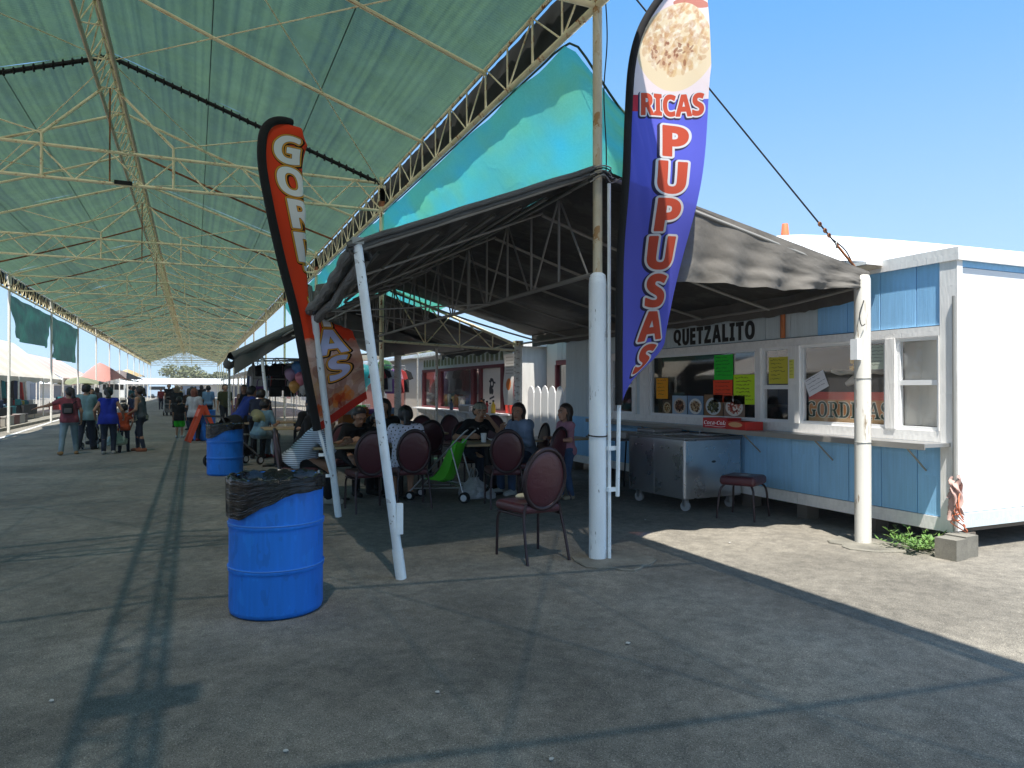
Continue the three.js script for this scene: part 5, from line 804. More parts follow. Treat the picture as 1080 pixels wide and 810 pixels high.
    const b = bounds(L, 0.02); part(t, 'hair', nets(L, 0.03, b[0], b[1], far > 1 ? 0.016 : 0.012, (d, x, y, z) => { v.set(x, y, z).sub(Hc).applyQuaternion(iq).divideScalar(HS); const face = v.y > -0.12 ? Math.min(v.z - 0.02 - Math.max(0, v.y - 0.06) * 1.1, 1) : -1; const wv = 0.004 * noise.noise(x * 60, y * 14, z * 60); return Math.max(d + wv, face * HS * (v.y > -0.12 ? 1 : 0)); }), clothMats['hair' + (h.c ?? 0)] ??= M(h.c ?? [0.012, 0.009, 0.008], 0.5)); }
  if (o.cap) { const dome = sheet(24, 10, (u, w) => { const a = u * 6.2832, r = 0.104 * Math.cos(w * 1.45), y = 0.055 + 0.085 * Math.sin(w * 1.45); return hl(Math.cos(a) * r, y, Math.sin(a) * r * 1.08 - 0.015).toArray(); }); const gs = [dome]; if (o.cap.brim) gs.push(sheet(12, 4, (u, w) => { const a = (u - 0.5) * 2.2; const r = 0.1 + 0.075 * w; return hl(Math.sin(a) * r * 0.9, 0.058 - 0.015 * w, o.cap.brim * Math.cos(a) * r - 0.01).toArray(); })); part(t, o.cap.name ?? 'cap', gs, o.cap.mat ?? clothMat(o.cap.c)); }
  if (o.extra) o.extra(t, { at, hl, hands, P, N, Hc, U, arms });
  return t;
}
const tDots = ctex(canvas(128, 128, (c, w, h) => { c.fillStyle = '#d9dcf0'; c.fillRect(0, 0, w, h); c.fillStyle = '#171a2a'; for (const [x, y, r] of [[20, 24, 9], [84, 14, 7], [54, 60, 10], [108, 70, 8], [16, 98, 8], [76, 108, 9]]) { c.beginPath(); c.arc(x, y, r, 0, 7); c.fill(); } }));
const tStripe = ctex(canvas(128, 128, (c, w, h) => { c.fillStyle = '#c9d6e4'; c.fillRect(0, 0, w, h); c.fillStyle = '#5f6f86'; for (let y = 0; y < 128; y += 16) c.fillRect(0, y, w, 6); }));
const tCamo = ctex(canvas(64, 64, (c) => { c.fillStyle = '#8a8a7c'; c.fillRect(0, 0, 64, 64); for (const [x, y, k] of [[10, 12, '#3b3d30'], [40, 8, '#c5c2b0'], [30, 34, '#4c4a3c'], [54, 48, '#2c2c26'], [12, 50, '#b4b09c']]) { c.fillStyle = k; c.beginPath(); c.ellipse(x, y, 10, 7, x, 0, 7); c.fill(); } }));
const mDots = M(0xffffff, 0.9, 0, { map: rep(tDots, 7, 7) }), mStripe = M(0xffffff, 0.9, 0, { map: rep(tStripe, 5, 5) }), mCamo = M(0xffffff, 0.9, 0, { map: rep(tCamo, 6, 6) }), mDenimL = M([0.28, 0.38, 0.45], 0.9, 0, { map: tKnit }), mDenimD = M([0.025, 0.035, 0.065], 0.9, 0, { map: tKnit }), mDenim = M([0.06, 0.12, 0.26], 0.9, 0, { map: tKnit }), mBlackCloth = M([0.012, 0.012, 0.014], 0.9);
// walkers in the aisle
person({ label: 'woman in a pink shirt and light jeans pointing left, small black backpack', at: [-2.6, -19.1], turn: PI + 0.25, h: 1.52, girth: 1.18, far: 1, feet: [[-0.16, 0, 0.06], [0.2, 0.02, -0.2]], hands: [[-0.27, 0.86, 0.05], [0.66, 1.2, 0.2]], elbow: [[-0.5, -0.3, -0.8], [0.2, -0.9, -0.2]], palm: [[1, 0, 0], [-0.3, -1, 0]], curl: [0.6, 0.15], shirt: { c: '#a8525e', sleeve: 0.3, hem: -0.12 }, pants: { mat: mDenimL }, shoes: '#b58a58', hair: { c: [0.014, 0.009, 0.007], pony: 0.22 }, headYaw: 0.5,
  extra: (t, b) => { const k = part(t, 'backpack', mv(new RoundedBoxGeometry(0.24, 0.27, 0.13, 4, 0.05), ...b.at(0.06, 0.24, -0.19).toArray()), mBlackCloth); part(k, 'pocket', mv(new RoundedBoxGeometry(0.17, 0.12, 0.04, 3, 0.02), ...b.at(0.06, 0.19, -0.265).toArray()), M([0.1, 0.09, 0.09], 0.7)); part(t, 'strap', tube([b.at(-0.14, 0.43, 0.02).toArray(), b.at(-0.13, 0.42, -0.13).toArray(), b.at(0, 0.3, -0.19).toArray()], 0.012, 12, 5), mBlackCloth); } });
person({ label: 'man in a pale teal shirt and dark jeans walking behind the stroller', at: [-2.42, -20.35], turn: PI - 0.15, h: 1.6, girth: 1.12, far: 1, feet: [[-0.12, 0, 0.16], [0.12, 0.03, -0.2]], hands: [[-0.2, 1.0, 0.36], [0.22, 1.0, 0.36]], shirt: { c: '#8db0b8', sleeve: 0.32, hem: -0.16 }, pants: { mat: mDenimD, loose: 0.02 }, shoes: '#222222', hair: {}, cap: { c: '#23232a' } });
person({ label: 'woman in a royal blue sleeveless top and dark jeans with a long braid', at: [-1.8, -18.9], turn: PI, h: 1.52, girth: 1.16, far: 1, feet: [[-0.11, 0, 0.05], [0.1, 0, -0.05]], hands: [[-0.33, 0.95, 0.16], [0.32, 0.96, 0.14]], shirt: { c: '#1b35b4', sleeve: 0, hem: -0.16 }, pants: { mat: mDenimD }, shoes: '#b9b4ae', hair: { c: [0.010, 0.008, 0.008], pony: 0.5 } });
person({ label: 'small child in an orange shirt carrying a plastic bag', at: [-1.52, -19.35], turn: PI + 0.1, h: 1.1, far: 1, feet: [[-0.14, 0, 0.1], [0.14, 0, -0.14]], hands: [[-0.25, 0.95, 0.1], [0.26, 0.9, 0.06]], shirt: { c: '#c8532a', sleeve: 0.3, hem: -0.14 }, pants: { mat: mDenimD }, shoes: '#1c1c1e', hair: {} });
shoppingBag('white and green plastic bag carried by the child in orange', [-1.66, 0.17, -19.2], M([0.5, 0.62, 0.52], 0.4, 0, { transmission: 0.3, thickness: 0 }), 1.0, 0.4);
person({ label: 'woman in a grey tank top with a camouflage sweater tied at her waist', at: [-1.18, -19.45], turn: -PI / 2 - 0.35, h: 1.55, girth: 1.08, bust: 1, far: 1, feet: [[-0.09, 0, 0.1], [0.1, 0, -0.14]], hands: [[-0.2, 0.92, 0.2], [0.22, 0.98, 0.22]], shirt: { c: '#5d646c', sleeve: 0, tank: 1, hem: -0.05 }, pants: { mat: mDenimD, loose: 0.006 }, shoes: '#b06a4a', hair: { c: [0.02, 0.012, 0.008], pony: 0.3 }, headYaw: -0.2,
  extra: (t, b) => part(t, 'tied_sweater', sheet(30, 6, (u, w) => { const a = u * 6.2832; return b.at(Math.cos(a) * (0.19 + 0.02 * Math.sin(a * 5)), 0.02 - w * (0.12 + 0.04 * Math.sin(a * 2)), Math.sin(a) * (0.16 + 0.015 * Math.sin(a * 7)) - 0.02).toArray(); }), mCamo) });
person({ label: 'child in a black shirt and bright green shorts standing in the aisle', at: [-0.42, -24.4], turn: PI - 0.3, h: 1.2, far: 1, feet: [[-0.1, 0, 0.02], [0.1, 0, -0.02]], shirt: { c: '#121214', sleeve: 0.42, hem: -0.2, loose: 0.03 }, pants: { c: '#35d81c', len: 0.40, name: 'shorts', loose: 0.035 }, shoes: '#cfcfd4', hair: {} });
person({ label: 'woman with red-brown hair in a white shirt beside the barricade', at: [0.0, -22.6], turn: PI - 0.5, h: 1.5, far: 1, hands: [[-0.25, 0.95, 0.2], [0.25, 1.05, 0.3]], shirt: { c: '#d8dbe4', sleeve: 0.35, hem: -0.16 }, pants: { c: '#33333a' }, shoes: '#8a2f3a', hair: { c: [0.16, 0.045, 0.02], len: 0.18 } });
person({ label: 'man in black pushing the grey stroller toward us far down the aisle', at: [-1.3, -45.1], turn: 0, h: 1.76, girth: 1.15, far: 2, hands: [[-0.2, 0.98, 0.42], [0.2, 0.98, 0.42]], shirt: { c: '#15151a', sleeve: 0.35 }, pants: { c: '#22242c' }, shoes: '#222222', hair: {} });
person({ label: 'person in dark clothes with fair hair beyond the child in green shorts', at: [-0.62, -31], turn: PI, h: 1.6, far: 2, shirt: { c: '#1c1c20', sleeve: 0.4 }, pants: { c: '#202028' }, shoes: '#151515', hair: { c: [0.2, 0.13, 0.08], len: 0.1 } });
person({ label: 'child in a navy shirt and red shorts far on the left of the aisle', at: [-2.5, -36], turn: PI, h: 1.25, far: 2, shirt: { c: '#1c2b52', sleeve: 0.4 }, pants: { c: '#b02a26', len: 0.5, name: 'shorts', loose: 0.03 }, shoes: '#222222', hair: {} });
person({ label: 'person in a light blue shirt among the distant shoppers', at: [0.55, -33], turn: PI, h: 1.62, far: 2, shirt: { c: '#7aa2cc', sleeve: 0.4 }, pants: { c: '#23304c' }, shoes: '#222222', hair: {} });
person({ label: 'person in a pink shirt among the distant shoppers', at: [-0.1, -40], turn: PI, h: 1.6, far: 2, shirt: { c: '#d88a9a', sleeve: 0.4 }, pants: { c: '#2a2a30' }, shoes: '#222222', hair: { len: 0.1 } });
person({ label: 'person in a white shirt near the end of the hall', at: [-0.9, -62], turn: 0, h: 1.68, far: 2, shirt: { c: '#d4d6da', sleeve: 0.4 }, pants: { c: '#2a3850' }, shoes: '#222222', hair: {} });
person({ label: 'person in a grey shirt near the far left stalls', at: [-3.9, -54], turn: PI / 2, h: 1.66, far: 2, shirt: { c: '#70757c', sleeve: 0.4 }, pants: { c: '#2a3850' }, shoes: '#222222', hair: {} });
person({ label: 'woman in a black tank top and blue jeans beside the hanging goods', at: [1.35, -22.5], turn: -0.4, h: 1.6, far: 1, bust: 1, shirt: { c: '#17171a', sleeve: 0, tank: 1, hem: -0.05 }, pants: { mat: mDenim }, shoes: '#cccccc', hair: { c: [0.05, 0.03, 0.02], len: 0.12 } });
person({ label: 'man in a royal blue shirt leaning over behind the black stroller', at: [0.95, -17.2], turn: PI * 0.62, h: 1.62, far: 1, lean: 0.5, hands: [[-0.22, 0.95, 0.55], [0.22, 0.95, 0.55]], shirt: { c: '#1d3f9c', sleeve: 0.36 }, pants: { c: '#20222a' }, shoes: '#222222', hair: {} });
person({ label: 'dark-haired person in a navy top bending beside the man in royal blue', at: [1.25, -16.4], turn: PI * 0.9, h: 1.58, far: 1, lean: 0.6, hands: [[-0.2, 0.85, 0.5], [0.2, 0.85, 0.5]], shirt: { c: '#1a2340', sleeve: 0.4 }, pants: { c: '#1a1a20' }, shoes: '#222222', hair: {} });
person({ label: 'seated person in a light denim shirt with a straw hat hung on the back', at: [1.28, -16.2], turn: PI * 0.75, h: 1.62, far: 1, sit: 1, lean: 0.3, shirt: { c: '#7fa3b8', sleeve: 0.4 }, pants: { mat: mDenimL }, shoes: '#a02a2a', hair: {},
  extra: (t, b) => part(t, 'straw_hat', mv(lathe([[0, 0.09], [0.06, 0.09], [0.085, 0.05], [0.095, 0.0], [0.2, -0.015], [0.2, -0.022], [0.095, -0.008]], 28), ...b.at(0.02, 0.3, -0.15).toArray(), 0, -PI / 2 - 0.3), M([0.28, 0.26, 0.13], 0.9)) });
// diners
person({ label: 'diner in a grey striped shirt hunched over the near table', at: [1.22, -9.72], turn: PI / 2 - 0.1, h: 1.68, girth: 1.32, sit: 1, lean: 0.62, hands: [[-0.14, 0.80, 0.62], [0.2, 0.80, 0.62]], nod: 0.6, headPitch: 0.35, shirt: { mat: mStripe, sleeve: 0.62, hem: -0.1 }, pants: { c: '#14151a' }, shoes: '#cfc9c0', hair: {}, skin: [0.3, 0.16, 0.1] });
person({ label: 'person in a black hoodie leaning on the near table, back to the flag', at: [2.05, -10.5], turn: 0.35, h: 1.62, girth: 1.1, sit: 1, lean: 0.5, hands: [[-0.25, 0.82, 0.5], [0.2, 0.82, 0.5]], shirt: { c: '#101014', sleeve: 0.95 }, pants: { c: '#14141a' }, shoes: '#222222', hair: {}, headPitch: 0.3 });
person({ label: 'child in a grey beanie at the near table', at: [2.36, -10.42], turn: 0.7, h: 1.35, sit: 1, lean: 0.2, hands: [[-0.1, 0.92, 0.32], [0.18, 0.9, 0.34]], shirt: { c: '#141418', sleeve: 0.9 }, pants: { c: '#1a1a20' }, shoes: '#222222', hair: {}, cap: { c: '#8c949c', name: 'beanie' }, skin: [0.42, 0.24, 0.15], headPitch: 0.15 });
person({ label: 'black-haired adult in black facing us behind the child in a beanie', at: [2.62, -10.82], turn: -0.15, h: 1.72, girth: 1.15, sit: 1, lean: 0.2, shirt: { c: '#0f0f13', sleeve: 0.9 }, pants: { c: '#14141a' }, shoes: '#222222', hair: { len: 0.06 }, skin: [0.4, 0.23, 0.15], headYaw: -0.5 });
person({ label: 'woman in a white polka-dot shirt with a black ponytail, back to us', at: [2.53, -9.12], turn: PI - 0.1, h: 1.58, girth: 1.18, sit: 1, lean: 0.22, hands: [[-0.25, 0.83, 0.4], [0.25, 0.83, 0.4]], shirt: { mat: mDots, sleeve: 0.34, hem: -0.1, loose: 0.022 }, pants: { mat: mDenim, len: 0.6 }, shoes: '#2a2a2e', hair: { c: [0.007, 0.006, 0.007], pony: 0.34 } });
person({ label: 'man in a patterned cap and black shirt with a hand at his chin', at: [3.86, -10.2], turn: 0.15, h: 1.66, girth: 1.1, sit: 1, lean: 0.34, hands: [[-0.24, 0.82, 0.34], [0.05, 1.08, 0.42]], elbow: [[-0.6, -0.5, -0.2], [0.7, -0.8, 0.1]], shirt: { c: '#17181c', sleeve: 0.36 }, pants: { mat: mDenimD }, shoes: '#222222', hair: {}, cap: { mat: mCamo, brim: -1 }, skin: [0.42, 0.235, 0.14], headYaw: -0.25 });
person({ label: 'long-haired woman in a pale blue shirt eating across from the man in a cap', at: [4.44, -9.58], turn: -PI / 2 + 0.35, h: 1.62, girth: 1.08, sit: 1, lean: 0.24, hands: [[-0.14, 0.98, 0.36], [0.16, 0.86, 0.4]], shirt: { c: '#9fb3d6', sleeve: 0.7, loose: 0.025 }, pants: { mat: mDenim }, shoes: '#dddddd', hair: { c: [0.03, 0.015, 0.01], len: 0.2 }, skin: [0.40, 0.22, 0.14], headYaw: 0.4 });
person({ label: 'girl in a pink shirt and jeans with long dark hair gripping a chair back', at: [4.66, -8.72], turn: -PI / 2 + 0.1, h: 1.24, feet: [[-0.12, 0, 0.03], [0.1, 0, -0.04]], hands: [[-0.12, 1.15, 0.34], [0.16, 1.12, 0.33]], palm: [[0, -1, 0], [0, -1, 0]], curl: [0.7, 0.7], shirt: { c: '#c990a8', sleeve: 0.36, hem: -0.12 }, pants: { mat: mDenim }, shoes: '#b8a690', hair: { c: [0.03, 0.018, 0.014], len: 0.34 }, skin: [0.40, 0.22, 0.15] });
person({ label: 'woman with long black hair seated at the table behind the orange flag', at: [1.75, -13.0], turn: 1.2, h: 1.6, far: 1, sit: 1, lean: 0.3, shirt: { c: '#141318', sleeve: 0.9 }, pants: { c: '#1a1a20' }, shoes: '#222222', hair: { c: [0.008, 0.007, 0.007], len: 0.28 } });
person({ label: 'person in a dark blue cap and black shirt behind the orange flag', at: [2.0, -13.9], turn: 0.1, h: 1.68, far: 1, sit: 1, lean: 0.1, shirt: { c: '#121216', sleeve: 0.5 }, pants: { c: '#1a1a20' }, shoes: '#222222', hair: {}, cap: { c: '#20345c', brim: 1 } });
person({ label: 'shopper in a teal shirt at the stall seen under the canopy', at: [4.55, -24.5], turn: PI / 2, h: 1.6, far: 2, shirt: { c: '#3a6a72', sleeve: 0.4 }, pants: { c: '#25303c' }, shoes: '#222222', hair: {} });
person({ label: 'shopper in a salmon shirt at the stall seen under the canopy', at: [3.75, -22.5], turn: PI, h: 1.58, far: 2, shirt: { c: '#c98a7a', sleeve: 0.4 }, pants: { c: '#25303c' }, shoes: '#222222', hair: { len: 0.1 } });
// ---------- the red-framed food stall ----------
{
  const X = 6.5, t = thing('snack_stall', 'white snack stall with dark red window frames and a serving counter', 'food stand');
  const red = M([0.16, 0.025, 0.03], 0.6), wallM = M([0.72, 0.72, 0.70], 0.8, 0, { map: rep(tWood, 0.5, 0.5) });
  part(t, 'lower_wall', B(X, X + 0.08, 0.0, 0.93, -21.6, -14.75), wallM);
  for (let i = 0; i < 9; i++) part(t, 'wall_panel', B(X - 0.014, X - 0.002, 0.05, 0.78, -21.55 + i * 0.755, -20.81 + i * 0.755), wallM);
  part(t, 'counter', B(X - 0.32, X - 0.02, 0.90, 0.935, -21.7, -14.7), mWhite);
  for (let i = 0; i < 8; i++) part(t, 'corbel', mv(new THREE.ExtrudeGeometry(new THREE.Shape([[0, 0], [0.26, 0], [0.2, -0.1], [0.06, -0.16], [0, -0.24]].map(q => new THREE.Vector2(...q))), { depth: 0.04, bevelEnabled: false }), X - 0.016, 0.895, -21.3 + i * 0.9, PI), mWhite);
  part(t, 'side_wall', B(X + 0.08, 9, 0, 2.45, -21.6, -21.52), wallM); part(t, 'side_wall', B(X + 0.08, 9, 0, 2.45, -14.83, -14.75), wallM);
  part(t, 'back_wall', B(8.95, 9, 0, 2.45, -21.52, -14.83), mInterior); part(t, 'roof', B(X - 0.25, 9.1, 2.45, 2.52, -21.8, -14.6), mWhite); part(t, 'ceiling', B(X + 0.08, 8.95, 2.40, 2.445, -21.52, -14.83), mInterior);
  part(t, 'fascia', B(X, X + 0.06, 2.08, 2.445, -21.6, -14.75), wallM);
  for (let i = 0; i < 22; i++) { const g = new THREE.CylinderGeometry(0.07, 0.07, 0.012, 12, 1, false, 0, PI); g.rotateZ(PI / 2); const z = -21.4 + i * 0.29; part(t, 'scallop', [B(X - 0.02, X - 0.004, 2.16, 2.30, z - 0.07, z + 0.07), mv(new THREE.CylinderGeometry(0.07, 0.07, 0.016, 14), X - 0.012, 2.30, z, 0, 0, PI / 2)], M([0.30, 0.31, 0.2], 0.8)); }
  part(t, 'rail', B(X - 0.03, X + 0.07, 2.0, 2.075, -21.6, -14.75), red); part(t, 'rail', B(X - 0.03, X + 0.07, 0.94, 1.0, -21.6, -14.75), red);
  for (const [a, b] of [[-21.6, -21.45], [-20.0, -19.75], [-17.3, -17.1], [-16.75, -16.55], [-15.35, -15.2], [-14.86, -14.75]]) part(t, 'mullion', B(X - 0.026, X + 0.07, 1.002, 1.998, a, b), red);
  for (const [a, b] of [[-21.45, -20.0], [-19.75, -17.3], [-17.1, -16.75], [-15.2, -14.86]]) part(t, 'pane', B(X + 0.02, X + 0.025, 1.002, 1.998, a, b), mGlass);
  const tx = ctex(canvas(128, 128, (c) => { c.fillStyle = '#e6dcd2'; c.fillRect(0, 0, 128, 128); c.strokeStyle = '#2c2a2c'; c.fillStyle = '#34302f'; c.lineWidth = 5; c.beginPath(); c.moveTo(52, 32); c.bezierCurveTo(84, 24, 84, 60, 66, 62); c.bezierCurveTo(84, 66, 70, 92, 58, 78); c.bezierCurveTo(44, 92, 42, 60, 50, 56); c.closePath(); c.fill(); c.beginPath(); c.moveTo(44, 40); c.lineTo(88, 46); c.moveTo(48, 96); c.lineTo(80, 88); c.stroke(); c.fillStyle = '#e6dcd2'; c.beginPath(); c.arc(64, 48, 7, 0, 7); c.fill(); }), true, false);
  const pg = box(1.16, 0.98, 0.02); { const uv = pg.attributes.uv, q = pg.attributes.position; for (let i = 0; i < q.count; i++) uv.setXY(i, q.getX(i) / 1.16 + 0.5, q.getY(i) / 0.98 + 0.5); }
  const pn = part(t, 'emblem_panel', pg, M(0xffffff, 0.8, 0, { map: tx }), [X + 0.02, 1.5, -15.95]); pn.rotation.y = -PI / 2; pn.userData.label = 'cream panel with a dark bird-like emblem';
  const ORD2 = ['first', 'second', 'third', 'fourth', 'fifth', 'sixth', 'seventh', 'eighth', 'ninth', 'tenth', 'eleventh', 'twelfth', 'thirteenth', 'fourteenth'];
  // coloured goods behind the glass
  for (let i = 0; i < 14; i++) solo('snack_pack', rbox(0.18, rr(0.2, 0.5), rr(0.16, 0.3), 0.02, 0, 0.15, 0), M(pick([[0.6, 0.2, 0.05], [0.5, 0.45, 0.35], [0.5, 0.08, 0.08], [0.2, 0.25, 0.4], [0.65, 0.4, 0.08]]), 0.6), `${ORD2[i]} snack pack along the shelf behind the red-framed glass`, 'snack pack', [X + 0.4, 1.0, -21.2 + i * 0.3], 0, 'packs behind the red-framed windows');
  const shelf = thing('snack_shelf', 'shelf behind the glass of the red-framed stall', 'shelf', [X + 0.4, 0, -19.2]); part(shelf, 'board', B(-0.2, 0.2, 0.9, 0.95, -2.2, 2.2), mInterior);
  // bottles on the counter
  const bottle = (l, c, z, h, y = 0.935) => { const b = thing('sauce_bottle', l, 'bottle', [X - 0.2, y, z]); part(b, 'bottle', lathe([[0, 0], [0.045, 0], [0.05, 0.02], [0.05, h * 0.6], [0.022, h * 0.78], [0.02, h * 0.9]], 16), M(c, 0.3)); part(b, 'cap', lathe([[0.024, h * 0.88], [0.024, h], [0, h]], 12), mBlack); };
  bottle('dark amber sauce bottle with orange label on the white counter', [0.45, 0.16, 0.02], -16.1, 0.34); bottle('yellow mustard bottle, right of the amber ones on the counter', [0.75, 0.5, 0.03], -15.35, 0.3); bottle('red ketchup bottle on the white counter', [0.5, 0.05, 0.03], -15.75, 0.28); bottle('brown sauce bottle behind the ketchup on the counter', [0.2, 0.07, 0.03], -15.95, 0.32); bottle('pale squeeze bottle at the end of the counter row', [0.7, 0.66, 0.6], -15.55, 0.24); bottle('dark blue canister on the white counter', [0.05, 0.09, 0.16], -18.3, 0.28);
  solo('food_warmer', [rbox(0.25, 0.16, 0.8, 0.02, 0, 0.08, 0)], mSteel, 'steel food pan on the white counter', 'pan', [X - 0.2, 0.935, -17.0]);
  solo('red_banner', sheet(8, 16, (u, v) => [X - 0.06 + 0.03 * Math.sin(u * 7), 2.2 - v * 1.25, -14.95 + u * (0.22 + 0.25 * v) + 0.03 * Math.sin(v * 6)]), M([0.7, 0.05, 0.03], 0.8, 0, { transmission: 0.3, thickness: 0 }), 'red cloth strip hanging at the right end of the snack stall', 'banner');
}
{ // picket fence and the little window wall behind it
  const f = thing('picket_fence', 'white picket fence between the blue stand and the snack stall', 'fence', [6.55, 0, 0]);
  for (let i = 0; i < 6; i++) { const z = -12.22 - i * 0.33, sh = new THREE.Shape([[-0.145, 0.08], [0.145, 0.08], [0.145, 1.42], [0.09, 1.52], [0, 1.56], [-0.09, 1.52], [-0.145, 1.42]].map(q => new THREE.Vector2(...q))); part(f, 'picket', mv(new THREE.ExtrudeGeometry(sh, { depth: 0.02, bevelEnabled: false }), 0, rr(-0.015, 0.015), z, PI / 2), mWhiteBoard); }
  part(f, 'rail', [B(0.03, 0.06, 0.35, 0.43, -14, -12.05), B(0.03, 0.06, 1.1, 1.18, -14, -12.05)], mWhiteBoard);
  const w = thing('back_booth', 'cream booth with a dark red framed window behind the picket fence', 'booth', [7.3, 0, -13.2]);
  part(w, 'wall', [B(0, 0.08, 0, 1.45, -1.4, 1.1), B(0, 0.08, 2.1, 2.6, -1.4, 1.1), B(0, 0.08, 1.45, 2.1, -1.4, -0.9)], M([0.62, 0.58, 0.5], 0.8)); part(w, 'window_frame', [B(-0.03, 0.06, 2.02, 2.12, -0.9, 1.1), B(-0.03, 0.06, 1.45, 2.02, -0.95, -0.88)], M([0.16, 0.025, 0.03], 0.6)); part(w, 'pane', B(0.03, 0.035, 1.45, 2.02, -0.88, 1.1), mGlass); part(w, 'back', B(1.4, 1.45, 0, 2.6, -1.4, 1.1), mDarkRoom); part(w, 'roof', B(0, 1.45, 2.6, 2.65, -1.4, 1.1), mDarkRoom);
  for (let i = 0; i < 8; i++) part(w, 'board', B(-0.02, -0.002, 2.13, 2.58, -0.85 + i * 0.24, -0.63 + i * 0.24), M([0.5, 0.47, 0.42], 0.8));
  const s = solo('menu_banner', sheet(6, 10, (u, v) => [6.2 + 0.02 * Math.sin(v * 7), 2.25 - v * 1.1, -13.95 - u * 0.55]), M(0xffffff, 0.8, 0, { map: ctex(canvas(64, 128, c => { c.fillStyle = '#dcd8d4'; c.fillRect(0, 0, 64, 128); c.fillStyle = '#d87a3a'; c.beginPath(); c.arc(30, 52, 15, 0, 7); c.fill(); c.fillStyle = '#b8b2ac'; for (let i = 0; i < 6; i++) c.fillRect(8, 78 + i * 8, 46, 3); }), true, false) }), 'white menu banner with an orange food picture beside the far canopy post', 'banner');
}
// ---------- awnings, umbrellas ----------
function awning(name, label, x0, h0, x1, h1, z0, z1, m, posts = true) {
  const t = thing(name, label, 'awning'); const n = Math.max(2, Math.round(Math.abs(z1 - z0) / 3));
  part(t, 'cloth', sheet(10, n * 8, (u, v) => { const s = 0.12 * Math.pow(Math.sin(v * PI * n), 2) * Math.sin(u * PI); return [x0 + (x1 - x0) * u, h0 + (h1 - h0) * u - s, z0 + (z1 - z0) * v]; }, [Math.abs(x1 - x0), Math.abs(z1 - z0)]), m);
  part(t, 'valance', sheet(n * 12, 2, (u, v) => [x0 + 0.02 * Math.sin(u * 50) * v, h0 - v * (0.22 + 0.04 * Math.sin(u * n * 6.28)), z0 + (z1 - z0) * u]), m);
  if (posts) for (let i = 0; i <= n; i += 2) { const z = z0 + (z1 - z0) * i / n; part(t, 'post', bar([x0, 0, z], [x0, h0, z], 0.035, 8), mPostWhite); part(t, 'post', bar([x1, 0, z], [x1, h1, z], 0.035, 8), mPostWhite); part(t, 'rafter', bar([x0, h0 - 0.04, z], [x1, h1 - 0.04, z], 0.02, 6), mPipeGrey); }
  return t;
}
const tStripeCloth = dtex(256, 64, (u, v) => { const k = (rnd() - 0.5) * 10 + (tfbm(u, v, 0, 4) - 0.5) * 30, s = (u * 16) % 1 < 0.06 ? -26 : 0; return [228 + k + s, 220 + k + s, 206 + k + s]; });
const awn = (c, th = 0.4) => M(c, 0.85, 0, { map: rep(tStripeCloth, 0.02, 0.2), transmission: th, thickness: 0 });
awning('stall_awning', 'long cream awning over the market stalls on the left', -7.2, 2.05, -9.6, 4.15, -27, -50, awn([0.85, 0.79, 0.68], 0.5));
awning('stall_awning', 'rose-tinted awning beyond the cream one on the left', -7.2, 2.15, -9.6, 3.7, -50.4, -66, awn([0.8, 0.5, 0.46]));
awning('stall_awning', 'white awning over the stalls left of the camera', -7.8, 2.1, -12.5, 3.4, -4, -26.4, awn([0.8, 0.76, 0.74]));
awning('stall_awning', 'pink-edged awning over the nearest stalls left of the camera', -7.8, 2.1, -12.5, 3.3, 10, -3.6, awn([0.75, 0.4, 0.48]));
awning('stall_awning', 'white tarp roof over the stalls behind the dining canopy', 3.2, 2.45, 8.5, 3.0, -23, -38, awn([0.85, 0.83, 0.8], 0.5));
awning('stall_awning', 'pale lilac tarp roof along the right of the far aisle', 2.7, 2.5, 6.5, 2.9, -39, -58, awn([0.7, 0.58, 0.66], 0.4));
awning('stall_awning', 'white tarp roof near the far right end of the aisle', 3.4, 2.8, 8.5, 3.3, -60, -110, awn([0.85, 0.85, 0.84], 0.4));
awning('stall_awning', 'white tarp roof near the far left end of the aisle', -7, 2.6, -12, 3.2, -66, -112, awn([0.8, 0.8, 0.78], 0.4));
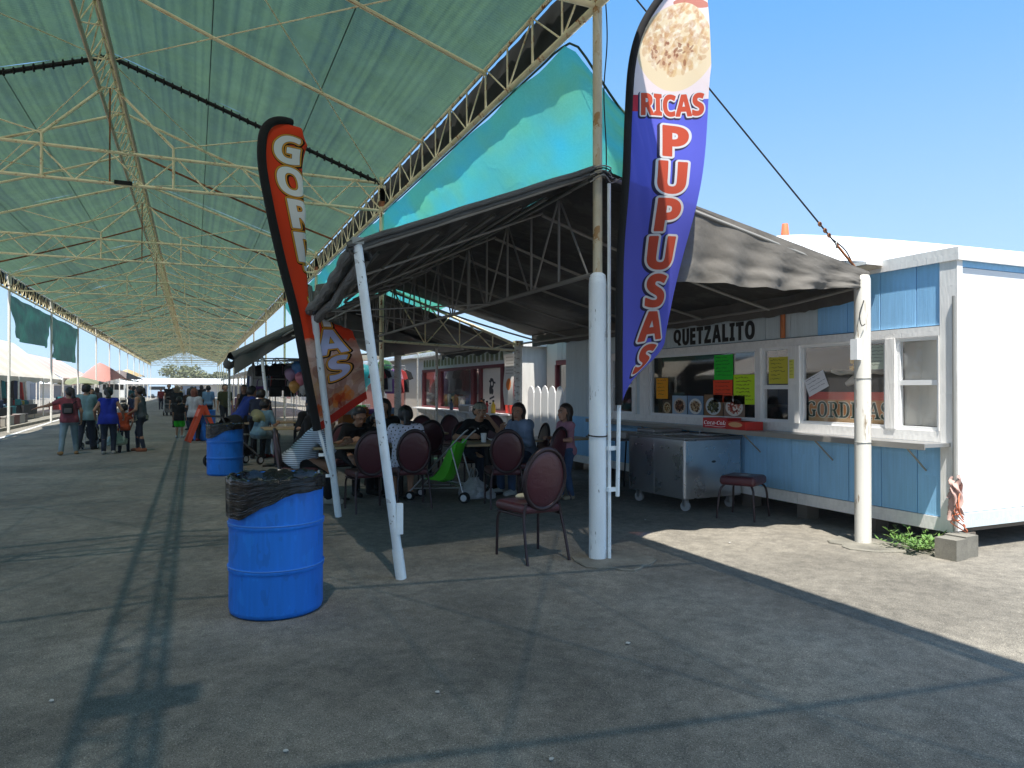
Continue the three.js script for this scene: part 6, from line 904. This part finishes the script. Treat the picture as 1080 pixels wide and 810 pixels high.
{ // the second dark canopy
  const t = thing('dark_canopy', 'second dark tarpaulin canopy with a rolled grey edge farther back', 'canopy');
  const L = [0.78, 2.12], A = [3.25, 3.3], Rr = [5.6, 2.5];
  part(t, 'roof_tarp', sheet(16, 20, (u, v) => [L[0] + (A[0] - L[0]) * u, L[1] + (A[1] - L[1]) * u - 0.1 * Math.sin(u * PI) * Math.abs(Math.sin(v * 9)), -17 - 6 * v]), mBlackTarp); part(t, 'roof_tarp', sheet(16, 20, (u, v) => [A[0] + (Rr[0] - A[0]) * u, A[1] + (Rr[1] - A[1]) * u, -17 - 6 * v]), mBlackTarp);
  part(t, 'tarp_roll', tube([[3.2, 3.3, -16.95], [2.0, 2.86, -16.93], [1.4, 2.55, -16.93], [0.78, 2.22, -16.95]], 0.09, 40, 8), M([0.16, 0.16, 0.15], 0.8, 0, { bumpMap: rep(tCrease, 2, 2), bumpScale: 0.03 }));
  part(t, 'tarp_end', [tube([[0.78, 2.2, -16.95], [0.74, 2.1, -17.3], [0.74, 2.08, -18.2]], 0.13, 16, 8), sheet(14, 8, (u, v) => [0.8 + 1.3 * u, 2.2 + 0.62 * u - v * (0.28 * (1 - u) + 0.12), -16.92 + 0.04 * Math.sin(u * 14)])], M([0.11, 0.11, 0.105], 0.8));
  part(t, 'pipe', [bar([0.9, 2.1, -17], [3.25, 2.2, -17], 0.022, 6), bar([3.25, 3.25, -17], [3.25, 3.25, -23], 0.02, 6), bar([0.9, 2.05, -17], [0.9, 2.05, -23], 0.02, 6), bar([2.0, 2.8, -17], [2.0, 2.8, -23], 0.02, 6)], mPipeGrey);
  for (const [x, z, h] of [[0.95, -22.9, 2.1], [5.5, -17.1, 2.5], [5.5, -22.9, 2.5]]) part(t, 'post', bar([x, 0, z], [x, h, z], 0.035, 8), mPostWhite);
}
{ // black tarp bridging the gap behind the dining canopy
  const t = thing('rear_canopy', 'black tarpaulin continuing behind the dining canopy toward the snack stall', 'canopy');
  part(t, 'roof_tarp', sheet(16, 16, (u, v) => [3.3 + 2.85 * u, 3.36 - 0.92 * u - 0.08 * Math.sin(u * PI) * Math.abs(Math.sin(v * 6)), -13.8 - 4.9 * v]), mBlackTarp);
  part(t, 'roof_tarp', sheet(16, 16, (u, v) => [3.3 - 1.5 * u, 3.36 - 0.66 * u, -13.8 - 3.3 * v]), mBlackTarp);
  for (let k = 0; k < 3; k++) part(t, 'rafter', bar([3.3, 3.3, -14.2 - k * 2], [6.1, 2.4, -14.2 - k * 2], 0.018, 6), mPipeGrey);
  part(t, 'eave_pipe', bar([6.12, 2.42, -13.6], [6.12, 2.42, -18.7], 0.02, 6), mPipeGrey); part(t, 'eave_pipe', bar([1.82, 2.68, -13.6], [1.82, 2.68, -17.1], 0.02, 6), mPipeGrey);
  part(t, 'valance', sheet(60, 3, (u, v) => [6.15 + 0.03 * Math.sin(u * 40) * v, 2.45 - v * (0.14 + 0.04 * Math.sin(u * 33)), -13.8 - 4.9 * u]), mBlackTarp);
}
function umbrella(label, x, z, r, top, hem, m, n = 6, tilt = 0) {
  const t = thing('market_umbrella', label, 'umbrella', [x, 0, z], 0.3); part(t, 'pole', bar([0, 0, 0], [0, top, 0], 0.025, 8), mPostWhite); part(t, 'base', lathe([[0, 0.08], [0.2, 0.06], [0.26, 0]], 16), mConcrete);
  part(t, 'canopy', sheet(n * 6, 10, (u, v) => { const a = u * 6.2832, k = Math.abs(Math.sin(a * n / 2)); const q = r * v * (1 - 0.07 * k); return [Math.cos(a) * q, top - (top - hem) * Math.pow(v, 1.25) - 0.12 * v * (1 - k) + tilt * Math.cos(a) * v, Math.sin(a) * q]; }), m);
  for (let i = 0; i < n; i++) { const a = i / n * 6.2832; part(t, 'rib', bar([0, top - 0.05, 0], [Math.cos(a) * r * 0.95, hem + 0.05, Math.sin(a) * r * 0.95], 0.008, 5), mPipeGrey); }
}
solo('added_dark_sheet', sheet(60, 8, (u, v) => [-9.55 + 0.12 * Math.sin(u * 70) , 2.7 - v * 2.6, -27 - 23 * u]), fabric([0.03, 0.03, 0.035]), 'dark sheet added behind the cream awning stalls to stand in for shade', 'backdrop');  // added sheet; its dark colour stands in for shade behind the stalls
umbrella('large faded pink umbrella over the left stalls', -6.3, -60, 1.75, 3.4, 2.1, awn([0.72, 0.36, 0.36], 0.35), 4, 0.25);
umbrella('grey purple umbrella right of the pink one', -6.2, -74, 2.0, 3.2, 2.4, awn([0.2, 0.17, 0.2], 0.2), 6);
umbrella('olive green umbrella below the pink one', -6.5, -52, 1.6, 2.25, 1.85, awn([0.2, 0.25, 0.13], 0.3), 6);
umbrella('pale yellow umbrella far on the left', -7.2, -96, 1.9, 3.8, 3.0, awn([0.7, 0.55, 0.3], 0.3), 6);
// ---------- merchandise ----------
const teeShape = new THREE.Shape([[-0.1, 0], [-0.05, -0.03], [0.05, -0.03], [0.1, 0], [0.24, -0.08], [0.30, -0.26], [0.2, -0.3], [0.17, -0.22], [0.18, -0.68], [-0.18, -0.68], [-0.17, -0.22], [-0.2, -0.3], [-0.30, -0.26], [-0.24, -0.08]].map(q => new THREE.Vector2(...q)));
const gTee = new THREE.ExtrudeGeometry(teeShape, { depth: 0.03, bevelEnabled: true, bevelSize: 0.012, bevelThickness: 0.012, bevelSegments: 1 });
const gHanger = mg([bar([-0.16, -0.02, 0.015], [0, 0.06, 0.015], 0.006, 4), bar([0.16, -0.02, 0.015], [0, 0.06, 0.015], 0.006, 4), bar([0, 0.06, 0.015], [0, 0.13, 0.015], 0.005, 4)]);
const gDress = new THREE.ExtrudeGeometry(new THREE.Shape([[-0.12, 0], [0.12, 0], [0.15, -0.3], [0.28, -0.95], [-0.28, -0.95], [-0.15, -0.3]].map(q => new THREE.Vector2(...q))), { depth: 0.04, bevelEnabled: true, bevelSize: 0.012, bevelThickness: 0.012, bevelSegments: 1 });
const gBagHang = mg([rbox(0.3, 0.26, 0.12, 0.04, 0, -0.32, 0), tube([[-0.1, -0.2, 0], [-0.06, -0.03, 0], [0.06, -0.03, 0], [0.1, -0.2, 0]], 0.012, 12, 5)]);
const PALE = { white: [0.7, 0.7, 0.7], pink: [0.65, 0.3, 0.4], 'light blue': [0.3, 0.45, 0.65], navy: [0.03, 0.05, 0.14], black: [0.015, 0.015, 0.017], red: [0.45, 0.04, 0.04], teal: [0.03, 0.28, 0.32], yellow: [0.65, 0.45, 0.05], purple: [0.25, 0.1, 0.35], orange: [0.6, 0.2, 0.03], green: [0.06, 0.3, 0.08], grey: [0.2, 0.2, 0.22] };
const ORD = ['first', 'second', 'third', 'fourth', 'fifth', 'sixth', 'seventh', 'eighth', 'ninth', 'tenth', 'eleventh', 'twelfth', 'thirteenth', 'fourteenth', 'fifteenth', 'sixteenth', 'seventeenth', 'eighteenth'];
const gm = {}; const colorMat = c => gm[c] ??= fabric(PALE[c]);
function hangRow(kind, geo, where, group, x0, z0, x1, z1, y, n, colours, turn) {
  const r = thing('clothes_rail', `clothes rail ${where}`, 'rail'); part(r, 'rail', bar([x0, y + 0.13, z0], [x1, y + 0.13, z1], 0.015, 8), mPipeGrey); for (const [x, z] of [[x0, z0], [x1, z1]]) part(r, 'upright', bar([x, 0, z], [x, y + 0.13, z], 0.015, 8), mPipeGrey);
  for (let i = 0; i < n; i++) { const t = (i + 0.5) / n, c = colours[i % colours.length]; const g = thing(kind, `${c} ${kind.split('_').pop()} on the rail ${where}, ${ORD[i]} along`, kind.split('_').pop(), [x0 + (x1 - x0) * t, y, z0 + (z1 - z0) * t], turn + rr(-0.25, 0.25), group); part(g, 'cloth', geo, colorMat(c)); part(g, 'hanger', gHanger, mPipeGrey); const sc = rr(0.85, 1.1); g.scale.set(sc, 1, sc); g.scale.y = rr(0.9, 1.1); }
}
hangRow('hanging_shirt', gTee, 'under the cream awning', 'shirts under the cream awning', -8.2, -28.5, -8.2, -36, 1.85, 12, ['light blue', 'pink', 'white', 'light blue', 'purple', 'black', 'white', 'yellow'], PI / 2 + 0.7);
hangRow('hanging_dress', gDress, 'at the far end of the cream awning', 'dresses under the cream awning', -8.3, -37, -8.3, -46, 1.9, 10, ['black', 'navy', 'red', 'white', 'teal', 'grey'], PI / 2 + 0.6);
hangRow('hanging_shirt', gTee, 'below the second dark canopy', 'shirts below the second canopy', 1.9, -19.3, 3.1, -19.5, 2.15, 8, ['black', 'white', 'pink', 'light blue', 'yellow', 'red', 'white', 'purple'], 0);
hangRow('hanging_shirt', gTee, 'deeper below the second dark canopy', 'shirts deeper below the second canopy', 1.6, -22.4, 3.2, -22.6, 2.2, 9, ['white', 'black', 'light blue', 'red', 'grey'], 0.1);
hangRow('hanging_dress', gDress, 'along the right of the aisle past the canopy', 'dresses along the right aisle', 2.2, -26, 2.3, -36, 2.15, 16, ['black', 'white', 'pink', 'grey', 'purple', 'white', 'navy'], PI / 2 - 0.4);
hangRow('hanging_shirt', gTee, 'behind the far white post', 'shirts behind the far white post', 5.0, -21.6, 6.2, -22.6, 2.1, 7, ['red', 'black', 'white', 'purple', 'pink'], -0.2);
hangRow('hanging_shirt', gTee, 'in the stall seen under the dining canopy', 'shirts in the stall under the white tarp', 3.6, -29.5, 6.4, -29.8, 2.0, 12, ['pink', 'white', 'red', 'purple', 'light blue', 'pink'], 0);
{ // dark hanging bags
  for (let i = 0; i < 10; i++) { const c = ['black', 'black', 'grey', 'navy', 'black', 'purple'][i % 6]; const g = thing('hanging_handbag', `${c} handbag, ${ORD[i % 5]} of the ${i < 5 ? 'upper' : 'lower'} row below the second canopy`, 'handbag', [1.5 + (i % 5) * 0.34, 2.25 - Math.floor(i / 5) * 0.5, -18.5 - Math.floor(i / 5) * 0.15], rr(-0.4, 0.4), 'handbags below the second canopy'); part(g, 'bag', gBagHang, colorMat(c)); }
  const fr = thing('display_frame', 'pipe frame carrying the hanging handbags', 'rack', [0, 0, -18.6]); part(fr, 'bar', [bar([1.3, 2.24, 0.1], [3.0, 2.24, 0.1], 0.015, 6), bar([1.3, 1.74, -0.05], [3.0, 1.74, -0.05], 0.015, 6)], mPipeGrey); for (const x of [1.3, 3.0]) part(fr, 'upright', bar([x, 0, 0.02], [x, 2.4, 0.02], 0.02, 6), mPipeGrey);
  // balloons and toys
  const gBal = lathe([[0, -0.19], [0.03, -0.17], [0.1, -0.1], [0.145, 0], [0.14, 0.07], [0.09, 0.14], [0, 0.165]], 20);
  const bal = (l, c, x, y, z, s) => { const b = thing('balloon', l, 'balloon', [x, y, z]); part(b, 'skin', mv(gBal, 0, 0, 0, 0, 0, 0, s), M(c, 0.3, 0, { clearcoat: 0.4 })); part(b, 'string', bar([0, -0.18 * s, 0], [0.05, -0.9, 0], 0.004, 4), mWhite); };
  bal('cyan balloon seen left of the nearest leaning pipe', [0.03, 0.5, 0.65], 5.3, 1.95, -24.5, 2.4); bal('dark green round balloon under the far white tarp', [0.04, 0.22, 0.06], 5.75, 2.15, -23.5, 1.9); bal('pink balloon in the bunch below the second canopy', [0.75, 0.25, 0.35], 2.35, 1.75, -17.9, 1.0); bal('blue balloon in the bunch below the second canopy', [0.1, 0.3, 0.7], 2.3, 2.0, -18.0, 1.1); bal('orange balloon in the bunch below the second canopy', [0.8, 0.4, 0.1], 2.2, 1.55, -17.95, 0.9); bal('white balloon in the bunch below the second canopy', [0.75, 0.75, 0.78], 2.42, 1.5, -18.0, 0.9); bal('lilac balloon in the bunch below the second canopy', [0.5, 0.35, 0.6], 2.12, 1.85, -18.05, 0.95); bal('mint balloon in the stall under the white tarp', [0.25, 0.6, 0.5], 5.4, 1.5, -25.5, 1.6);
  const tr = ctex(canvas(32, 48, c => { ['#d8372c', '#e98a28', '#ead23a', '#3aa653', '#3a74d0', '#7b4fb0'].forEach((k, i) => { c.fillStyle = k; c.fillRect(0, i * 8, 32, 8); }); }), true, false);
  solo('rainbow_flag', sheet(6, 6, (u, v) => [6.15 + u * 0.55, 2.05 - v * 0.6 + 0.02 * Math.sin(u * 6), -24.2 + 0.04 * Math.sin(u * 8)]), M(0xffffff, 0.8, 0, { map: tr }), 'rainbow striped cloth hanging in the far stall', 'flag');
}
// tables with goods
function stallTable(label, x, z, w, d, turn, c, goods, group) {
  const t = thing('stall_table', label, 'table', [x, 0, z], turn); part(t, 'table_top', rbox(w, 0.04, d, 0.01, 0, 0.74, 0), mWhite); for (const sx of [-1, 1]) for (const sz of [-1, 1]) part(t, 'leg', bar([sx * (w / 2 - 0.1), 0, sz * (d / 2 - 0.1)], [sx * (w / 2 - 0.1), 0.72, sz * (d / 2 - 0.1)], 0.018, 6), mPipeGrey);
  if (c) part(t, 'table_cloth', [sheet(40, 4, (u, v) => { const per = u * 2 * (w + d); let px, pz; if (per < w) { px = per - w / 2; pz = d / 2; } else if (per < w + d) { px = w / 2; pz = d / 2 - (per - w); } else if (per < 2 * w + d) { px = w / 2 - (per - w - d); pz = -d / 2; } else { px = -w / 2; pz = per - 2 * w - d - d / 2; } const k = 1.01 + 0.04 * v * Math.sin(u * 60); return [px * k, 0.765 - v * 0.45, pz * k]; }), box(w * 1.01, 0.008, d * 1.01, 0, 0.766, 0)], colorMat(c));
  const cs = Math.cos(turn), sn = Math.sin(turn);
  for (let i = 0; i < goods; i++) { const col = pick(Object.keys(PALE)), lx = -w / 2 + (i + 0.5) * w / goods, lz = rr(-d * 0.3, d * 0.3), kind = i % 3; const g = kind === 0 ? rbox(rr(0.2, 0.36), rr(0.14, 0.34), rr(0.2, 0.34), 0.02) : kind === 1 ? mg([0, 1, 2, 3].map(k => mv(new RoundedBoxGeometry(0.3, 0.05, 0.26, 2, 0.022), rr(-0.015, 0.015), -0.09 + k * 0.052, 0, rr(-0.15, 0.15)))) : rbox(rr(0.25, 0.45), rr(0.08, 0.14), rr(0.2, 0.4), 0.035);
    g.computeBoundingBox(); const nm = ['goods_box', 'folded_clothes', 'bundle'][kind]; solo(nm, g, colorMat(col), `${col} ${['box', 'clothes stack', 'bundle'][kind]}, ${ORD[i]} along the ${label}`, ['box', 'clothes', 'bundle'][kind], [x + lx * cs + lz * sn, 0.772 - g.boundingBox.min.y, z - lx * sn + lz * cs], turn + rr(-0.3, 0.3), group); }
}
stallTable('teal-covered table behind the walking group', -7.35, -31, 3.0, 0.9, PI / 2, 'teal', 9, 'goods on the teal table');
stallTable('second teal-covered table farther along the left', -7.35, -35, 3.0, 0.9, PI / 2, 'teal', 8, 'goods on the second teal table');
stallTable('black-covered table left of the pink umbrella', -7.35, -39.5, 3.0, 0.9, PI / 2, 'black', 8, 'goods on the black table');
stallTable('bare table at the left picture edge', -8.0, -27.6, 2.0, 0.9, PI / 2, 'navy', 6, 'goods on the navy table');
stallTable('orange-covered table under the cream awning', -8.9, -30, 3.0, 0.9, PI / 2, 'orange', 9, 'goods on the inner orange table');
stallTable('grey-covered table under the cream awning', -8.9, -34, 3.0, 0.9, PI / 2, 'grey', 9, 'goods on the inner grey table');
hangRow('hanging_shirt', gTee, 'at the back of the cream awning', 'shirts at the back of the cream awning', -9.2, -29, -9.2, -44, 1.95, 18, ['white', 'pink', 'navy', 'light blue', 'black', 'red', 'teal'], PI / 2 + 0.6);
stallTable('black-draped table closest to the kerb at left', -7.0, -33.0, 2.4, 0.8, PI / 2, 'black', 9, 'goods on the black kerb table');
stallTable('blue heap table closest to the kerb at left', -7.0, -28.6, 2.4, 0.8, PI / 2, 'navy', 9, 'goods on the blue kerb table');
stallTable('wine-coloured table by the grey purple umbrella', -7.0, -49, 3.0, 0.9, PI / 2, 'red', 7, 'goods on the wine table');
stallTable('pink-covered table under the white tarp', 5.2, -27, 2.6, 0.9, 0, 'pink', 8, 'goods on the pink table');
stallTable('orange-covered table behind the diners', 4.6, -20.6, 1.6, 0.7, 0, 'orange', 4, 'goods on the orange table');
stallTable('white table along the right aisle', 1.9, -28.5, 3, 0.8, PI / 2, 'white', 8, 'goods on the white table');
stallTable('purple-covered table farther along the right aisle', 1.9, -33, 3, 0.8, PI / 2, 'purple', 8, 'goods on the purple table');
for (let i = 0; i < 7; i++) { const x = -6.62, z = -30 - i * 0.95; solo('storage_crate', [rbox(0.5, 0.36, 0.6, 0.02, 0, 0.18, 0), box(0.53, 0.05, 0.63, 0, 0.35, 0)], M(pick([[0.02, 0.02, 0.022], [0.3, 0.28, 0.25], [0.06, 0.05, 0.05], [0.14, 0.05, 0.04]]), 0.7), `${ORD[i]} storage crate along the pavement before the left stalls`, 'crate', [x, 0.1, z], rr(-0.2, 0.2), 'crates before the left stalls'); }
{ // concrete bollard blocks at the left edge
  for (const [z, l] of [[-27.2, 'pale concrete block at the left picture edge'], [-28.3, 'second pale concrete block at the left picture edge']]) solo('concrete_block', rbox(0.5, 0.75, 0.5, 0.02, 0, 0.375, 0), mConcrete, l, 'block', [-6.6, 0.0, z], 0.1);
  // ---- far end of the hall
  const e = thing('far_shed', 'long low white shed closing the far end of the aisle', 'shed', [0, 0, -140]); part(e, 'wall', B(-30, 30, 0, 2.3, -4, 0), M([0.6, 0.55, 0.5], 0.85)); part(e, 'roof', sheet(20, 4, (u, v) => [-31 + 62 * u, 2.35 + 1.0 * v, 1.5 - 4 * v]), mWhite); for (let i = 0; i < 9; i++) part(e, 'door', B(-28 + i * 6.5, -24.5 + i * 6.5, 0, 2.0, 0.0, 0.05), M(pick([[0.3, 0.06, 0.06], [0.1, 0.1, 0.12], [0.25, 0.3, 0.4]]), 0.7));
  const tk = thing('box_truck', 'white box truck parked beyond the left stalls', 'truck', [-7.6, 0, -84], 0.1); part(tk, 'cargo_box', rbox(2.3, 2.3, 4.6, 0.05, 0, 1.95, -1), M([0.75, 0.77, 0.8], 0.5)); part(tk, 'cab', rbox(2.1, 1.5, 1.7, 0.15, 0, 1.3, 2.2), M([0.75, 0.77, 0.8], 0.4)); part(tk, 'windscreen', B(-0.9, 0.9, 1.4, 1.95, 3.02, 3.06), mBlack); part(tk, 'bumper', rbox(2.1, 0.25, 0.15, 0.04, 0, 0.5, 3.08), mGreyPipe); for (const sx of [-1, 1]) for (const z of [-2.3, 2.2]) part(tk, 'wheel', mv(new THREE.CylinderGeometry(0.42, 0.42, 0.3, 20), sx * 0.95, 0.42, z, 0, 0, PI / 2), mBlackRubber);
  const vn = thing('parked_van', 'pale blue van beyond the end of the aisle', 'van', [-4.2, 0, -126], -0.6); const prof = new THREE.Shape([[-2.3, 0.35], [2.3, 0.35], [2.35, 1.0], [1.5, 1.25], [0.9, 2.0], [-2.2, 2.05], [-2.35, 1.4]].map(q => new THREE.Vector2(...q))); part(vn, 'body', mv(new THREE.ExtrudeGeometry(prof, { depth: 1.7, bevelEnabled: true, bevelSize: 0.06, bevelThickness: 0.06, bevelSegments: 2 }), 0, 0, -0.85), M([0.4, 0.5, 0.6], 0.35)); part(vn, 'window', [B(-2.0, 0.7, 1.35, 1.85, 0.915, 0.93), B(-2.0, 0.7, 1.35, 1.85, -0.93, -0.915)], mBlack); for (const x of [-1.5, 1.5]) for (const z of [-0.8, 0.8]) part(vn, 'wheel', mv(new THREE.CylinderGeometry(0.34, 0.34, 0.22, 18), x, 0.34, z, 0, PI / 2), mBlackRubber);
}
// trees beyond the market
const mTrunk = M([0.10, 0.07, 0.05], 0.9), mLeafs = [M([0.20, 0.21, 0.09], 0.8, 0, { transmission: 0.25, thickness: 0 }), M([0.15, 0.17, 0.07], 0.8, 0, { transmission: 0.25, thickness: 0 })];
function tree(label, x, z, h, r, sd) {
  const t = thing('tree', label, 'tree', [x, 0, z], sd); part(t, 'trunk', bar([0, 0, 0], [0.2, h * 0.55, 0], 0.28, 9, 0.14), mTrunk); const limbs = [], leaf = new THREE.PlaneGeometry(0.34, 0.22), L = [[], []];
  for (let i = 0; i < 9; i++) { const a = i * 2.4 + sd, q = [Math.cos(a) * r * 0.6, h * rr(0.6, 0.85), Math.sin(a) * r * 0.6]; limbs.push(bar([0.15, h * rr(0.3, 0.5), 0], q, 0.09, 5, 0.03)); for (let k = 0; k < 5; k++) { const c = [q[0] + rr(-1, 1) * r * 0.42, q[1] + rr(-0.8, 1) * h * 0.14, q[2] + rr(-1, 1) * r * 0.42]; for (let m = 0; m < 46; m++) { const d = Math.cbrt(rnd()) * r * 0.26, th = rr(0, 6.28), ph = Math.acos(rr(-1, 1)); L[m % 2].push(mv(leaf, c[0] + d * Math.sin(ph) * Math.cos(th), c[1] + d * Math.cos(ph) * 0.8, c[2] + d * Math.sin(ph) * Math.sin(th), rr(0, 6), rr(-1.2, 1.2), 0, rr(0.7, 1.6))); } } }
  part(t, 'limb', limbs, mTrunk); const cr = part(t, 'crown', L[0], mLeafs[0]); cr.userData.kind = 'stuff'; const c2 = part(t, 'crown', L[1], mLeafs[1]); c2.userData.kind = 'stuff';
}
tree('broad olive tree seen through the far end of the hall', -1.9, -178, 6.6, 4.6, 1); tree('smaller tree right of the broad one at the end of the hall', 4.4, -176, 5.2, 2.4, 2); tree('tree standing far behind the snack stall', 22, -70, 7, 3.4, 6);
{ // low white market roofs and walls filling the horizon left and right
  for (const [x, z, w, d, h, l] of [[-28, -45, 16, 30, 3.4, 'pale low market building behind the left stalls'], [-28, -95, 16, 50, 3.2, 'second pale low market building farther left'], [18, -48, 16, 40, 3.0, 'pale low market building behind the snack stall'], [22, -100, 18, 50, 3.3, 'pale low market building far on the right'], [-26, -5, 18, 30, 3.2, 'pale low market building left of the camera'], [24, -14, 10, 20, 2.6, 'pale low market building behind the white tent']]) { const b = thing('market_building', l, 'building', [x, 0, z]); part(b, 'wall', B(-w / 2, w / 2, 0, h, -d / 2, d / 2), M([0.4, 0.37, 0.34], 0.85)); part(b, 'roof', B(-w / 2 - 0.3, w / 2 + 0.3, h + 0.003, h + 0.15, -d / 2 - 0.3, d / 2 + 0.3), mWhite); for (let i = 0; i < 6; i++) { part(b, 'door', B(w / 2, w / 2 + 0.05, 0, 2.2, -d / 2 + (i + 0.2) * d / 6, -d / 2 + (i + 0.75) * d / 6), M(pick([[0.2, 0.2, 0.22], [0.35, 0.3, 0.25], [0.25, 0.1, 0.08]]), 0.8)); part(b, 'door', B(-w / 2 - 0.05, -w / 2, 0, 2.2, -d / 2 + (i + 0.2) * d / 6, -d / 2 + (i + 0.75) * d / 6), M(pick([[0.2, 0.2, 0.22], [0.35, 0.3, 0.25], [0.25, 0.1, 0.08]]), 0.8)); } }
}


// ---------- more shoppers far down the aisle ----------
{
  const crowd = [[-3.4, -30, 'a maroon shirt', '#6b2230', 'left of the child in navy'], [-0.9, -50, 'a yellow shirt', '#b08a2a', 'deep in the aisle'], [0.4, -47, 'a black shirt', '#141418', 'deep in the aisle at right'], [-2.2, -58, 'a red shirt', '#8e2420', 'near the far left posts'], [-3.2, -47, 'a teal shirt', '#23616a', 'before the rose awning'], [0.7, -56, 'a pale pink shirt', '#c99aa4', 'by the lilac tarp roof'], [-1.7, -70, 'a dark green shirt', '#1d3a2a', 'at the far end of the aisle'], [0.1, -75, 'a blue shirt', '#2c4a8c', 'at the far end right of the green one'], [-4.4, -41, 'a grey hooded top', '#55585e', 'beside the left posts'], [1.0, -27.5, 'an olive shirt', '#4a4c2c', 'along the right aisle'], [-0.15, -28.5, 'a brown shirt', '#4a3022', 'behind the woman in white']];
  crowd.forEach(([x, z, what, c, where], i) => person({ label: `distant shopper in ${what} ${where}`, at: [x, z], turn: i % 3 ? PI + (i - 5) * 0.1 : 0.2, h: 1.5 + (i * 7 % 5) * 0.05, far: 2, feet: [[-0.11, 0, 0.12], [0.1, 0.02, -0.14]], shirt: { c, sleeve: 0.4 }, pants: { c: ['#1d2230', '#2a3a55', '#202024'][i % 3] }, shoes: '#222222', hair: i % 2 ? {} : { len: 0.12 } }));
}
scene.updateMatrixWorld(true);
renderer.render(scene, camera);
